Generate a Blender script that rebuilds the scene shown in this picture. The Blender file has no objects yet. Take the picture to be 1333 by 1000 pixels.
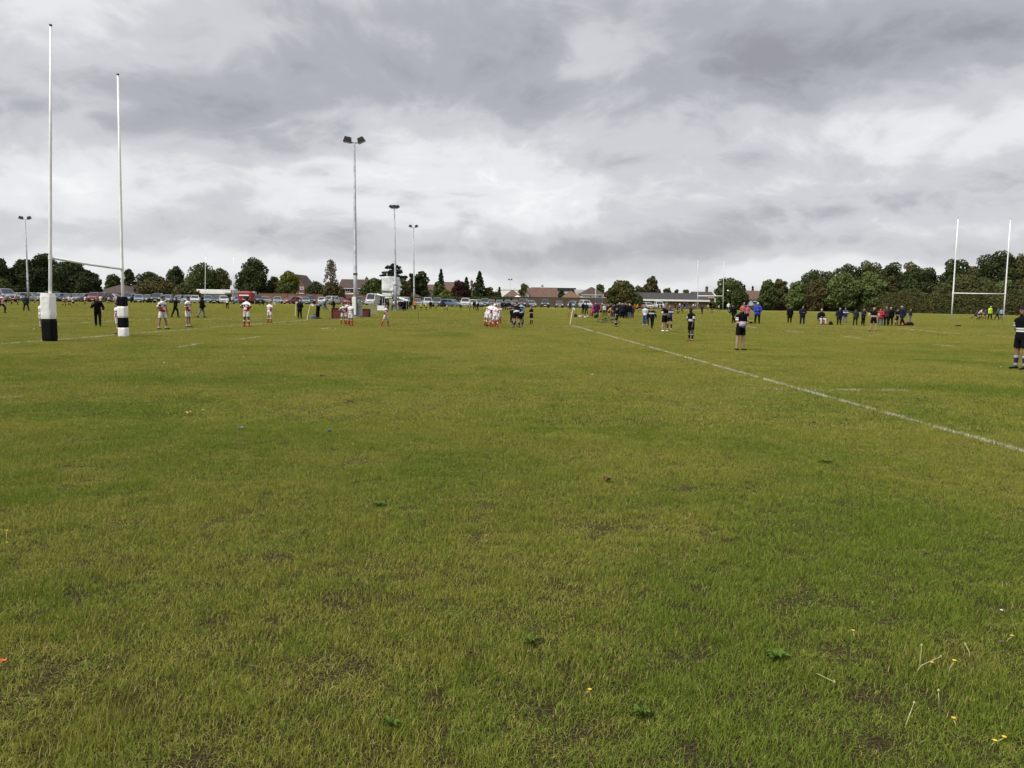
import bpy, bmesh, math, random
import numpy as np
from mathutils import Vector, Matrix, noise

SC = bpy.context.scene
COL = SC.collection
rad = math.radians

# ------------------------------------------------------------------ camera
F_PX, CAM_H, PITCH, ROLL = 1000.0, 1.65, rad(6.26), rad(0.89)
cam_data = bpy.data.cameras.new("camera")
cam = bpy.data.objects.new("camera", cam_data)
COL.objects.link(cam)
cam_data.sensor_width = 36.0
cam_data.lens = 36.0 * F_PX / 1333.0
cam_data.clip_start, cam_data.clip_end = 0.05, 6000.0
CAM_R = Matrix.Rotation(math.pi / 2 - PITCH, 3, 'X') @ Matrix.Rotation(ROLL, 3, 'Z')
CAM_P = Vector((0, 0, CAM_H))
cam.matrix_world = Matrix.Translation(CAM_P) @ CAM_R.to_4x4()
SC.camera = cam


def ray(px, py):
    """world direction of a photograph pixel (1333 x 1000)"""
    return (CAM_R @ Vector(((px - 666.5) / F_PX, (500.0 - py) / F_PX, -1.0))).normalized()


def G(px, py, z=0.0):
    d = ray(px, py)
    t = (z - CAM_H) / d.z
    return CAM_P + d * t


def D(px, py, dist):
    """point on the pixel's ray at ground distance dist along +Y"""
    d = ray(px, py)
    return CAM_P + d * (dist / d.y)


def XY(px, dist):
    p = D(px, 380 + 0.0155 * px, dist)
    return Vector((p.x, p.y, 0))


def hor(px):
    return 380.0 + 0.0155 * px


# ------------------------------------------------------------------ node helpers
class NT:
    def __init__(self, tree):
        self.t = tree
        self.t.nodes.clear()

    def n(self, kind, **kw):
        nd = self.t.nodes.new(kind)
        for k, v in kw.items():
            if k.startswith('i_'):
                key = k[2:]
                key = int(key) if key.isdigit() else key.replace('_', ' ')
                self.put(nd.inputs[key], v)
            else:
                setattr(nd, k, v)
        return nd

    def put(self, sock, v):
        if isinstance(v, bpy.types.NodeSocket):
            self.t.links.new(v, sock)
        elif isinstance(v, bpy.types.Node):
            self.t.links.new(v.outputs[0], sock)
        else:
            if isinstance(v, (tuple, list)) and len(v) == 3 and getattr(sock, 'type', '') == 'RGBA':
                v = (*v, 1.0)
            sock.default_value = v

    def m(self, op, a, b=0.0, c=None, clamp=False):
        nd = self.t.nodes.new('ShaderNodeMath')
        nd.operation = op
        nd.use_clamp = clamp
        self.put(nd.inputs[0], a)
        self.put(nd.inputs[1], b)
        if c is not None:
            self.put(nd.inputs[2], c)
        return nd.outputs[0]

    def vm(self, op, a, b=None, out=0):
        nd = self.t.nodes.new('ShaderNodeVectorMath')
        nd.operation = op
        self.put(nd.inputs[0], a)
        if b is not None:
            self.put(nd.inputs['Scale'] if op == 'SCALE' else nd.inputs[1], b)
        return nd.outputs[out]

    def mix(self, fac, a, b, blend='MIX'):
        nd = self.t.nodes.new('ShaderNodeMix')
        nd.data_type = 'RGBA'
        nd.blend_type = blend
        self.put(nd.inputs[0], fac)
        self.put(nd.inputs[6], a)
        self.put(nd.inputs[7], b)
        return nd.outputs[2]

    def rng(self, v, a, b, c=0.0, d=1.0, smooth=True):
        nd = self.t.nodes.new('ShaderNodeMapRange')
        nd.interpolation_type = 'SMOOTHSTEP' if smooth else 'LINEAR'
        for i, x in enumerate((v, a, b, c, d)):
            self.put(nd.inputs[i], x)
        return nd.outputs[0]

    def noise(self, vec, scale, detail=4.0, rough=0.55, dist=0.0):
        nd = self.t.nodes.new('ShaderNodeTexNoise')
        self.put(nd.inputs['Vector'], vec)
        nd.inputs['Scale'].default_value = scale
        nd.inputs['Detail'].default_value = detail
        nd.inputs['Roughness'].default_value = rough
        nd.inputs['Distortion'].default_value = dist
        return nd.outputs[0]


# ------------------------------------------------------------------ world: overcast sky
SUN_EL, SUN_AZ = rad(48), rad(-125)     # soft bright patch of cloud behind and to the side of the camera
world = bpy.data.worlds.new("World")
SC.world = world
world.use_nodes = True
w = NT(world.node_tree)
tc = w.n('ShaderNodeTexCoord')
sep = w.n('ShaderNodeSeparateXYZ', i_0=tc.outputs['Generated'])
X, Y, Z = sep.outputs
zc = w.m('MAXIMUM', Z, 0.0)
zz = w.m('ADD', zc, 0.50)
proj = w.n('ShaderNodeCombineXYZ', i_0=w.m('DIVIDE', X, zz), i_1=w.m('DIVIDE', Y, zz), i_2=0.0)
az = w.m('ARCTAN2', X, Y)
el = w.m('ARCSINE', zc)
n_warp = w.noise(proj, 1.3, 3.0)
n_warp2 = w.noise(w.vm('ADD', proj, (7.3, 2.1, 4.0)), 1.3, 3.0)
azw = w.m('ADD', az, w.m('MULTIPLY', w.m('SUBTRACT', n_warp, 0.5), 0.34))
elw = w.m('ADD', el, w.m('MULTIPLY', w.m('SUBTRACT', n_warp2, 0.5), 0.13))
ae = w.n('ShaderNodeCombineXYZ', i_0=azw, i_1=elw, i_2=0.0)


def az_el(px, py):
    d = ray(px, py)
    return math.atan2(d.x, d.y), math.asin(d.z)


# cloud masses seen in the photograph: (pixel x, pixel y, sigma x px, sigma y px, amount)
BLOBS = [
    (90, 140, 260, 48, -0.20), (380, 115, 190, 42, -0.15), (520, 60, 150, 40, -0.09), (60, 20, 150, 30, 0.08), (640, 60, 420, 40, -0.06),
    (950, 85, 190, 45, -0.22), (1130, 100, 110, 40, -0.16), (1290, 40, 120, 45, -0.20), (760, 20, 140, 30, -0.10),
    (690, 105, 90, 24, -0.10), (805, 75, 45, 24, 0.30), (540, 195, 120, 40, 0.19), (680, 215, 55, 32, 0.15),
    (300, 245, 200, 26, 0.10), (110, 220, 140, 28, 0.12), (1240, 150, 110, 32, 0.16), (1090, 175, 90, 22, 0.10),
    (800, 195, 70, 26, -0.08), (1220, 225, 130, 22, -0.10), (1060, 270, 200, 18, -0.08), (900, 240, 80, 16, 0.09),
    (760, 312, 190, 14, -0.17), (1130, 318, 190, 16, -0.13), (1190, 290, 100, 9, 0.06), (460, 318, 120, 12, -0.08),
    (180, 300, 200, 18, -0.08), (700, 362, 420, 13, 0.14), (250, 362, 300, 12, 0.09), (1200, 352, 250, 10, 0.08), (620, 265, 90, 16, 0.10), (150, 340, 160, 12, 0.05), (1250, 330, 120, 12, -0.05),
]
acc = None
for bx, by, sx, sy, amp in BLOBS:
    a0, e0 = az_el(bx, by)
    v = w.vm('MULTIPLY', w.vm('SUBTRACT', ae.outputs[0], (a0, e0, 0.0)), (F_PX / sx * 1.05, F_PX / sy * 1.05, 0.0))
    r2 = w.vm('DOT_PRODUCT', v, v, out=1)
    g = w.m('MULTIPLY', w.m('POWER', 2.71828, w.m('MULTIPLY', r2, -0.5)), amp)
    acc = g if acc is None else w.m('ADD', acc, g)
sproj = w.vm('MULTIPLY', proj, (1.0, 1.1, 1.0))
warp = w.n('ShaderNodeTexNoise', i_Vector=sproj, i_Scale=1.6, i_Detail=3.0)
sw = w.vm('ADD', sproj, w.vm('SCALE', w.vm('SUBTRACT', warp.outputs[1], (0.5, 0.5, 0.5)), 0.42))
n_big = w.noise(sw, 1.7, 4.0, 0.55)
n_mid = w.noise(w.vm('ADD', sw, (3.1, 8.8, 1.0)), 4.4, 6.0, 0.58)
n_fine = w.noise(w.vm('ADD', sw, (5.0, 1.7, 2.0)), 12.0, 6.0, 0.62)
billow = w.m('ABSOLUTE', w.m('SUBTRACT', w.noise(w.vm('ADD', sw, (1.0, 4.0, 6.0)), 5.5, 5.0, 0.5), 0.5))
tex = w.m('ADD', w.m('MULTIPLY', w.m('SUBTRACT', n_big, 0.5), 0.42),
          w.m('ADD', w.m('MULTIPLY', w.m('SUBTRACT', n_mid, 0.5), 0.62), w.m('MULTIPLY', w.m('SUBTRACT', n_fine, 0.5), 0.26)))
tex = w.m('ADD', tex, w.m('MULTIPLY', w.m('SUBTRACT', 0.09, billow), 0.85))
fade = w.rng(el, 0.0, 0.14, 0.45, 1.0)
val = w.m('ADD', w.m('ADD', 0.585, acc), w.m('MULTIPLY', tex, fade))
ramp = w.n('ShaderNodeValToRGB', i_0=val)
cr = ramp.color_ramp
cr.interpolation = 'EASE'
cr.elements[0].position, cr.elements[0].color = 0.12, (0.315, 0.315, 0.345, 1)
cr.elements[1].position, cr.elements[1].color = 1.0, (0.97, 0.97, 0.975, 1)
for pos, c in ((0.34, (0.430, 0.435, 0.468)), (0.56, (0.610, 0.615, 0.645)), (0.76, (0.803, 0.806, 0.825))):
    e = cr.elements.new(pos)
    e.color = (*c, 1)
# an overcast sky brightens smoothly towards the zenith (CIE overcast law, softened)
zen = w.rng(zc, 0.42, 1.0, 0.372, 0.80)
sky = w.n('ShaderNodeTexSky', sky_type='NISHITA', sun_disc=False, sun_elevation=SUN_EL, sun_rotation=SUN_AZ)
bg_sky = w.n('ShaderNodeBackground', i_0=sky.outputs[0], i_1=0.08)
bg_cl = w.n('ShaderNodeBackground', i_0=ramp.outputs[0], i_1=zen)
mixs = w.n('ShaderNodeMixShader', i_0=0.97, i_1=bg_sky.outputs[0], i_2=bg_cl.outputs[0])
w.n('ShaderNodeOutputWorld', i_0=mixs.outputs[0])
world.cycles.sampling_method = 'MANUAL'
world.cycles.sample_map_resolution = 512

sun_d = bpy.data.lights.new("sun", 'SUN')
sun_d.energy, sun_d.angle, sun_d.color = 1.5, rad(15), (1.0, 0.97, 0.92)
sun = bpy.data.objects.new("sun", sun_d)
COL.objects.link(sun)
sdir = Vector((math.sin(SUN_AZ) * math.cos(SUN_EL), math.cos(SUN_AZ) * math.cos(SUN_EL), math.sin(SUN_EL)))
sun.rotation_euler = (-sdir).to_track_quat('-Z', 'Y').to_euler()

vs = SC.view_settings
vs.view_transform, vs.look, vs.exposure, vs.gamma, vs.use_curve_mapping = 'Standard', 'None', 1.45, 1.0, False
SC.render.engine = 'CYCLES'
SC.cycles.max_bounces = 6
SC.cycles.transparent_max_bounces = 8

# ------------------------------------------------------------------ materials
MATS = {}


def mat(name, col, rough=0.75, var=0.15, scale=6.0, bump=0.0, metal=0.0, spec=0.4, col2=None, coord='Object', coat=0.0):
    key = name
    if key in MATS:
        return MATS[key]
    m = bpy.data.materials.new(name)
    m.use_nodes = True
    t = NT(m.node_tree)
    tcn = t.n('ShaderNodeTexCoord')
    nz = t.noise(tcn.outputs[coord], scale, 5.0, 0.6)
    c2 = col2 or tuple(max(0.0, c * (1 - 2.2 * var)) for c in col)
    f = t.rng(nz, 0.3, 0.72)
    c = t.mix(f, tuple(min(1.0, x * (1 + var)) for x in col), c2)
    p = t.n('ShaderNodeBsdfPrincipled', i_Base_Color=c, i_Roughness=rough, i_Metallic=metal)
    p.inputs['Specular IOR Level'].default_value = spec
    if coat:
        p.inputs['Coat Weight'].default_value = coat
    if bump:
        b = t.n('ShaderNodeBump', i_Strength=0.6, i_Distance=bump, i_Height=nz)
        t.put(p.inputs['Normal'], b.outputs[0])
    t.n('ShaderNodeOutputMaterial', i_0=p.outputs[0])
    MATS[key] = m
    return m


def cloth(col):
    key = 'cloth_%02x%02x%02x' % tuple(int(255 * c) for c in col)
    return mat(key, col, 0.9, 0.14, 9.0, 0.004, spec=0.15)


def brick_mat(name, c1, c2, mortar, sx=0.22, sy=0.075):
    if name in MATS:
        return MATS[name]
    m = bpy.data.materials.new(name)
    m.use_nodes = True
    t = NT(m.node_tree)
    tcn = t.n('ShaderNodeTexCoord')
    s = t.n('ShaderNodeSeparateXYZ', i_0=tcn.outputs['Object'])
    v = t.n('ShaderNodeCombineXYZ', i_0=t.m('ADD', s.outputs[0], s.outputs[1]), i_1=s.outputs[2], i_2=0.0)
    b = t.n('ShaderNodeTexBrick', i_Vector=v.outputs[0], i_Color1=c1, i_Color2=c2, i_Mortar=mortar)
    b.inputs['Scale'].default_value = 1.0
    b.inputs['Brick Width'].default_value = sx
    b.inputs['Row Height'].default_value = sy
    b.inputs['Mortar Size'].default_value = 0.01
    nz = t.noise(tcn.outputs['Object'], 0.9, 5.0)
    c = t.mix(t.rng(nz, 0.35, 0.75, 0.0, 0.5), b.outputs[0], tuple(x * 0.6 for x in c1))
    bp = t.n('ShaderNodeBump', i_Strength=0.5, i_Distance=0.01, i_Height=b.outputs[1])
    p = t.n('ShaderNodeBsdfPrincipled', i_Base_Color=c, i_Roughness=0.9, i_Normal=bp.outputs[0])
    t.n('ShaderNodeOutputMaterial', i_0=p.outputs[0])
    MATS[name] = m
    return m


def roof_mat(name, c1, c2):
    return brick_mat(name, c1, c2, tuple(x * 0.45 for x in c1), 0.33, 0.28)


def leaf_mat(name, dark, light, dry=None, dryness=0.0):
    if name in MATS:
        return MATS[name]
    m = bpy.data.materials.new(name)
    m.use_nodes = True
    t = NT(m.node_tree)
    at = t.n('ShaderNodeAttribute', attribute_name='tone')
    geo = t.n('ShaderNodeNewGeometry')
    nz = t.noise(geo.outputs['Position'], 0.35, 4.0, 0.6)
    f = t.m('ADD', t.m('MULTIPLY', at.outputs['Fac'], 0.55), t.m('MULTIPLY', t.rng(nz, 0.33, 0.67), 0.45))
    c = t.mix(f, dark, light)
    if dry:
        nz2 = t.noise(geo.outputs['Position'], 0.22, 3.0, 0.6, 0.5)
        c = t.mix(t.m('MULTIPLY', t.rng(nz2, 0.42, 0.68), dryness), c, dry)
    p = t.n('ShaderNodeBsdfPrincipled', i_Base_Color=c, i_Roughness=0.75)
    p.inputs['Specular IOR Level'].default_value = 0.12
    tr = t.n('ShaderNodeBsdfTranslucent', i_Color=c)
    mx = t.n('ShaderNodeMixShader', i_0=0.22, i_1=p.outputs[0], i_2=tr.outputs[0])
    t.n('ShaderNodeOutputMaterial', i_0=mx.outputs[0])
    MATS[name] = m
    return m


WHITE_PAINT = mat('white_paint', (0.78, 0.78, 0.76), 0.45, 0.05, 3.0)
GREY_STEEL = mat('galvanised_steel', (0.33, 0.34, 0.35), 0.55, 0.14, 3.0, metal=0.3)
BLACK = mat('black_rubber', (0.02, 0.02, 0.022), 0.7, 0.1)
DARK_STEEL = mat('dark_steel', (0.06, 0.06, 0.065), 0.5, 0.15)
GLASS = mat('car_glass', (0.012, 0.015, 0.018), 0.12, 0.1, 2.0, spec=0.45)
PANE = mat('window_glass', (0.05, 0.06, 0.07), 0.1, 0.3, 1.0, spec=0.7)
BARK = mat('bark', (0.09, 0.07, 0.05), 0.95, 0.3, 2.0, 0.03)


# ------------------------------------------------------------------ object helpers
def tag(o, label=None, cat=None, group=None, kind=None):
    if label:
        o['label'] = label
    if cat:
        o['category'] = cat
    if group:
        o['group'] = group
    if kind:
        o['kind'] = kind
    return o


def link(name, me, m=None, parent=None, loc=None, rz=None, scale=None):
    o = bpy.data.objects.new(name, me)
    COL.objects.link(o)
    if me is not None:
        if not me.materials:
            me.materials.append(m)
        elif m is not None and me.materials[0] is not m:
            o.material_slots[0].link = 'OBJECT'
            o.material_slots[0].material = m
    if parent is not None:
        o.parent = parent
    if loc is not None:
        o.location = loc
    if rz is not None:
        o.rotation_euler = (0, 0, rz)
    if scale is not None:
        o.scale = (scale,) * 3
    return o


def empty(name, loc=(0, 0, 0), rz=0.0):
    o = bpy.data.objects.new(name, None)
    COL.objects.link(o)
    o.location = loc
    o.rotation_euler = (0, 0, rz)
    o.empty_display_size = 0.3
    return o


class MB:
    """collects shapes and builds one mesh"""

    def __init__(self):
        self.v, self.f = [], []

    def add(self, vs, fs):
        b = len(self.v)
        self.v += [tuple(x) for x in vs]
        self.f += [tuple(i + b for i in f) for f in fs]
        return self

    def box(self, c, s, rz=0.0, taper=1.0):
        cx, cy, cz = c
        hx, hy, hz = s[0] / 2, s[1] / 2, s[2] / 2
        pts = []
        ca, sa = math.cos(rz), math.sin(rz)
        for dz in (-1, 1):
            k = taper if dz > 0 else 1.0
            for dx, dy in ((-1, -1), (1, -1), (1, 1), (-1, 1)):
                x, y = dx * hx * k, dy * hy * k
                pts.append((cx + x * ca - y * sa, cy + x * sa + y * ca, cz + dz * hz))
        return self.add(pts, [(3, 2, 1, 0), (4, 5, 6, 7), (0, 1, 5, 4), (1, 2, 6, 5), (2, 3, 7, 6), (3, 0, 4, 7)])

    def tube(self, p0, p1, r0, r1=None, n=10, caps=True):
        r1 = r0 if r1 is None else r1
        p0, p1 = Vector(p0), Vector(p1)
        ax = (p1 - p0).normalized()
        a = ax.orthogonal().normalized()
        b = ax.cross(a)
        vs = []
        for p, r in ((p0, r0), (p1, r1)):
            for i in range(n):
                t = 2 * math.pi * i / n
                vs.append(p + (a * math.cos(t) + b * math.sin(t)) * r)
        fs = [(i, (i + 1) % n, n + (i + 1) % n, n + i) for i in range(n)]
        if caps:
            fs += [tuple(range(n - 1, -1, -1)), tuple(range(n, 2 * n))]
        return self.add(vs, fs)

    def path(self, pts, radii, n=8):
        """bent tapered tube through pts"""
        pts = [Vector(p) for p in pts]
        vs, fs = [], []
        for k, p in enumerate(pts):
            d = (pts[min(k + 1, len(pts) - 1)] - pts[max(k - 1, 0)]).normalized()
            a = d.cross(Vector((0.13, 0.97, 0.2))).normalized()
            b = d.cross(a)
            for i in range(n):
                t = 2 * math.pi * i / n
                vs.append(p + (a * math.cos(t) + b * math.sin(t)) * radii[k])
        for k in range(len(pts) - 1):
            for i in range(n):
                fs.append((k * n + i, k * n + (i + 1) % n, (k + 1) * n + (i + 1) % n, (k + 1) * n + i))
        fs += [tuple(range(n - 1, -1, -1)), tuple(range((len(pts) - 1) * n, len(pts) * n))]
        return self.add(vs, fs)

    def ellipsoid(self, c, r, nu=10, nv=6):
        vs, fs = [], []
        for j in range(nv + 1):
            ph = math.pi * j / nv
            for i in range(nu):
                th = 2 * math.pi * i / nu
                vs.append((c[0] + r[0] * math.sin(ph) * math.cos(th), c[1] + r[1] * math.sin(ph) * math.sin(th), c[2] + r[2] * math.cos(ph)))
        for j in range(nv):
            for i in range(nu):
                fs.append((j * nu + i, (j + 1) * nu + i, (j + 1) * nu + (i + 1) % nu, j * nu + (i + 1) % nu))
        return self.add(vs, fs)

    def torus(self, c, R, r, axis='Z', n=24, k=6):
        vs, fs = [], []
        for i in range(n):
            t = 2 * math.pi * i / n
            for j in range(k):
                u = 2 * math.pi * j / k
                x, y, z = (R + r * math.cos(u)) * math.cos(t), (R + r * math.cos(u)) * math.sin(t), r * math.sin(u)
                q = (x, y, z) if axis == 'Z' else ((z, x, y) if axis == 'X' else (x, z, y))
                vs.append((c[0] + q[0], c[1] + q[1], c[2] + q[2]))
        for i in range(n):
            for j in range(k):
                fs.append((i * k + j, ((i + 1) % n) * k + j, ((i + 1) % n) * k + (j + 1) % k, i * k + (j + 1) % k))
        return self.add(vs, fs)

    def mesh(self, name, smooth=False, bevel=0.0, fix=True):
        me = bpy.data.meshes.new(name)
        me.from_pydata(self.v, [], self.f)
        if fix or bevel:
            bm = bmesh.new()
            bm.from_mesh(me)
            bmesh.ops.remove_doubles(bm, verts=bm.verts, dist=1e-5)
            if bevel:
                bmesh.ops.bevel(bm, geom=list(bm.edges), offset=bevel, segments=2, affect='EDGES', profile=0.6, clamp_overlap=True)
            bmesh.ops.recalc_face_normals(bm, faces=bm.faces)
            bm.to_mesh(me)
            bm.free()
        if smooth:
            me.polygons.foreach_set('use_smooth', [True] * len(me.polygons))
            me.update()
        return me

    def obj(self, name, m, parent=None, loc=None, rz=None, smooth=False, bevel=0.0):
        return link(name, self.mesh(name, smooth, bevel), m, parent, loc, rz)


def fast_mesh(name, co, faces, tone=None):
    """co (N,3), faces (M,k) numpy arrays"""
    me = bpy.data.meshes.new(name)
    k = faces.shape[1]
    me.vertices.add(len(co))
    me.vertices.foreach_set('co', np.ascontiguousarray(co, dtype=np.float32).ravel())
    me.loops.add(faces.size)
    me.loops.foreach_set('vertex_index', np.ascontiguousarray(faces, dtype=np.int32).ravel())
    me.polygons.add(len(faces))
    me.polygons.foreach_set('loop_start', np.arange(0, faces.size, k, dtype=np.int32))
    me.update(calc_edges=True)
    if tone is not None:
        a = me.attributes.new('tone', 'FLOAT', 'POINT')
        a.data.foreach_set('value', np.ascontiguousarray(tone, dtype=np.float32))
    return me


# ------------------------------------------------------------------ turf
# greener stretches of the pitch: (pixel x, pixel y, half extent across and along in metres, strength)
PATCHES = [(320, 496, 3.6, 2.0, 1.0), (110, 535, 2.6, 1.1, 1.0), (560, 505, 2.2, 1.5, .7), (470, 466, 2.8, 2.4, .8), (1230, 505, 3.2, 1.4, .9), (760, 560, 1.6, .8, .7),
           (1250, 462, 4.0, 3.0, .7), (240, 452, 3.4, 2.6, .8), (30, 470, 3.0, 2.6, .8), (900, 640, 1.2, .6, .6), (60, 640, 1.0, .5, .8), (1010, 585, 1.4, .7, .5), (620, 780, .6, .3, .6)]


def turf_nodes(t, pos):
    """world-space dryness / greenness of the field, shared by the soil sheet and the blades"""
    flat = t.vm('MULTIPLY', pos, (1.0, 1.0, 0.0))
    n1 = t.noise(flat, 0.055, 4.0, 0.6, 0.4)
    n2 = t.noise(t.vm('ADD', flat, (31.0, 12.0, 0.0)), 0.32, 5.0, 0.62, 0.3)
    n3 = t.noise(t.vm('ADD', flat, (3.0, 52.0, 0.0)), 1.9, 5.0, 0.65)
    n4 = t.noise(t.vm('ADD', flat, (9.0, 2.0, 0.0)), 9.0, 3.0, 0.6)
    s = t.n('ShaderNodeSeparateXYZ', i_0=flat)
    far = t.rng(s.outputs[1], 4.0, 34.0)          # the middle of the ground is worn and drier than its edge
    d = t.m('ADD', t.m('MULTIPLY', t.m('SUBTRACT', n1, 0.5), 0.9), t.m('MULTIPLY', t.m('SUBTRACT', n2, 0.5), 1.15))
    d = t.m('ADD', d, t.m('MULTIPLY', t.m('SUBTRACT', n3, 0.5), 1.1))
    d = t.m('ADD', d, t.m('MULTIPLY', t.m('SUBTRACT', n4, 0.5), 0.9))
    n5 = t.noise(t.vm('ADD', flat, (19.0, 42.0, 0.0)), 27.0, 2.0, 0.6)
    d = t.m('ADD', d, t.m('MULTIPLY', t.m('SUBTRACT', n5, 0.5), 0.8))
    d = t.m('ADD', d, t.m('MULTIPLY', far, 0.24))
    dry = t.m('ADD', 0.34, d, clamp=True)
    worn = t.rng(t.m('ADD', t.m('MULTIPLY', n2, 0.5), t.m('MULTIPLY', n3, 0.5)), 0.565, 0.66)
    lush = t.rng(t.noise(t.vm('ADD', flat, (77.0, 5.0, 0.0)), 0.16, 5.0, 0.62, 0.6), 0.56, 0.70)
    wob = t.vm('SCALE', t.vm('SUBTRACT', t.n('ShaderNodeTexNoise', i_Vector=flat, i_Scale=0.7, i_Detail=4.0).outputs[1], (0.5, 0.5, 0.5)), 2.2)
    fw_ = t.vm('ADD', flat, wob)
    for qx, qy, sx, sy, amp in PATCHES:
        c_ = G(qx, qy)
        v_ = t.vm('MULTIPLY', t.vm('SUBTRACT', fw_, (c_.x, c_.y, 0.0)), (1 / sx, 1 / sy, 0.0))
        lush = t.m('MAXIMUM', lush, t.m('MULTIPLY', t.rng(t.vm('LENGTH', v_, out=1), 1.0, 0.35), amp))
    lush = t.m('MULTIPLY', lush, 1.0)
    return dry, worn, lush


def make_blade_mat():
    m = bpy.data.materials.new('grass_blades')
    m.use_nodes = True
    t = NT(m.node_tree)
    geo = t.n('ShaderNodeNewGeometry')
    at = t.n('ShaderNodeAttribute', attribute_name='tone')
    tone = at.outputs['Fac']
    dry, worn, lush = turf_nodes(t, geo.outputs['Position'])
    tuft = t.n('ShaderNodeObjectInfo').outputs['Random']
    dry = t.m('ADD', dry, t.m('MULTIPLY', t.m('SUBTRACT', tuft, 0.5), 0.26))
    dry = t.m('SUBTRACT', dry, t.m('MULTIPLY', lush, 0.30), clamp=True)
    green = t.mix(t.rng(tone, 0.0, 1.0, smooth=False), (0.084, 0.128, 0.015), (0.190, 0.240, 0.034))
    olive = t.mix(t.rng(tone, 0.0, 1.0, smooth=False), (0.215, 0.203, 0.031), (0.415, 0.365, 0.078))
    c = t.mix(dry, green, olive)
    straw = t.rng(t.m('ADD', tone, t.m('MULTIPLY', dry, 0.22)), 0.925, 0.965)
    c = t.mix(straw, c, (0.37, 0.30, 0.115))
    c = t.mix(t.m('MULTIPLY', worn, 0.42), c, (0.10, 0.085, 0.03))
    p = t.n('ShaderNodeBsdfPrincipled', i_Base_Color=c, i_Roughness=0.6)
    p.inputs['Specular IOR Level'].default_value = 0.03
    tr = t.n('ShaderNodeBsdfTranslucent', i_Color=c)
    mx = t.n('ShaderNodeMixShader', i_0=0.30, i_1=p.outputs[0], i_2=tr.outputs[0])
    t.n('ShaderNodeOutputMaterial', i_0=mx.outputs[0])
    return m


def make_soil_mat():
    m = bpy.data.materials.new('turf_soil')
    m.use_nodes = True
    t = NT(m.node_tree)
    geo = t.n('ShaderNodeNewGeometry')
    pos = geo.outputs['Position']
    dry, worn, lush = turf_nodes(t, pos)
    s = t.n('ShaderNodeSeparateXYZ', i_0=pos)
    nf = t.rng(t.noise(pos, 70.0, 5.0, 0.75), 0.36, 0.66)
    near = t.mix(nf, (0.018, 0.013, 0.006), (0.11, 0.083, 0.036))
    far = t.mix(dry, (0.094, 0.106, 0.019), (0.168, 0.150, 0.036))
    c = t.mix(t.rng(s.outputs[1], 60.0, 130.0), near, far)
    b = t.n('ShaderNodeBump', i_Strength=0.7, i_Distance=0.03, i_Height=nf)
    p = t.n('ShaderNodeBsdfPrincipled', i_Base_Color=c, i_Roughness=0.95, i_Normal=b.outputs[0])
    p.inputs['Specular IOR Level'].default_value = 0.1
    t.n('ShaderNodeOutputMaterial', i_0=p.outputs[0])
    return m


ground_me = bpy.data.meshes.new('ground')
gx = [-3000, -400, -150, -60, -20, 0, 20, 60, 150, 400, 3000]
gy = [-300, -40, -8, 0, 6, 14, 30, 60, 120, 240, 600, 4000]
gv = [(x, y, 0.0) for y in gy for x in gx]
nx = len(gx)
gf = [(j * nx + i, j * nx + i + 1, (j + 1) * nx + i + 1, (j + 1) * nx + i) for j in range(len(gy) - 1) for i in range(nx - 1)]
ground_me.from_pydata(gv, [], gf)
tag(link('ground', ground_me, make_soil_mat()), kind='structure')
BLADE_MAT = make_blade_mat()


def blades(rng, base, length, width, lean, tone, segs=2):
    """curved tapered blades -> (verts, tris, tone)"""
    n = len(base)
    az_ = rng.uniform(0, 2 * np.pi, n)
    dirv = np.stack([np.cos(az_), np.sin(az_), np.zeros(n)], 1)
    roll = az_ + np.pi / 2 + rng.uniform(-0.7, 0.7, n)
    side = np.stack([np.cos(roll), np.sin(roll), np.zeros(n)], 1)
    up = np.array([0, 0, 1.0])
    mid = base + dirv * (length * np.sin(lean * 0.45) * 0.5)[:, None] + up * (length * np.cos(lean * 0.45) * 0.5)[:, None]
    tip = mid + dirv * (length * np.sin(lean) * 0.5)[:, None] + up * (length * np.maximum(np.cos(lean), -0.2) * 0.5)[:, None]
    w2 = (width / 2)[:, None]
    co = np.stack([base - side * w2, base + side * w2, mid - side * w2 * 0.8, mid + side * w2 * 0.8, tip], 1).reshape(-1, 3)
    b = (np.arange(n) * 5)[:, None]
    tri = np.concatenate([b + np.array([[0, 1, 3]]), b + np.array([[0, 3, 2]]), b + np.array([[2, 3, 4]])], 0)
    return co, tri, np.repeat(tone, 5)


def patch_objs(tagname, count, size, nbl, hmin, hmax, wmin, wmax, seed, disc=False, lean0=0.25, lean1=1.25):
    out = []
    for k in range(count):
        rng = np.random.default_rng(seed + k)
        if disc:
            r = size * np.sqrt(rng.uniform(0, 1, nbl)) ** 1.2
            a = rng.uniform(0, 2 * np.pi, nbl)
            base = np.stack([r * np.cos(a), r * np.sin(a), np.full(nbl, -0.003)], 1)
        else:
            base = np.stack([rng.uniform(-size / 2, size / 2, nbl), rng.uniform(-size / 2, size / 2, nbl), np.full(nbl, -0.003)], 1)
        L = rng.uniform(hmin, hmax, nbl) * np.where(rng.uniform(0, 1, nbl) < 0.06, 1.5, 1.0)
        W = rng.uniform(wmin, wmax, nbl)
        lean = rng.uniform(lean0, lean1, nbl)
        tone = rng.uniform(0, 1, nbl)
        dead = tone > 0.93
        lean[dead] = rng.uniform(1.1, 1.7, dead.sum())
        co, tri, tn = blades(rng, base, L, W, lean, tone)
        me = fast_mesh(tagname, co, tri, tn)
        me.materials.append(BLADE_MAT)
        out.append(bpy.data.objects.new(tagname, me))     # never linked to the scene: only a source
    return out


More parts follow.
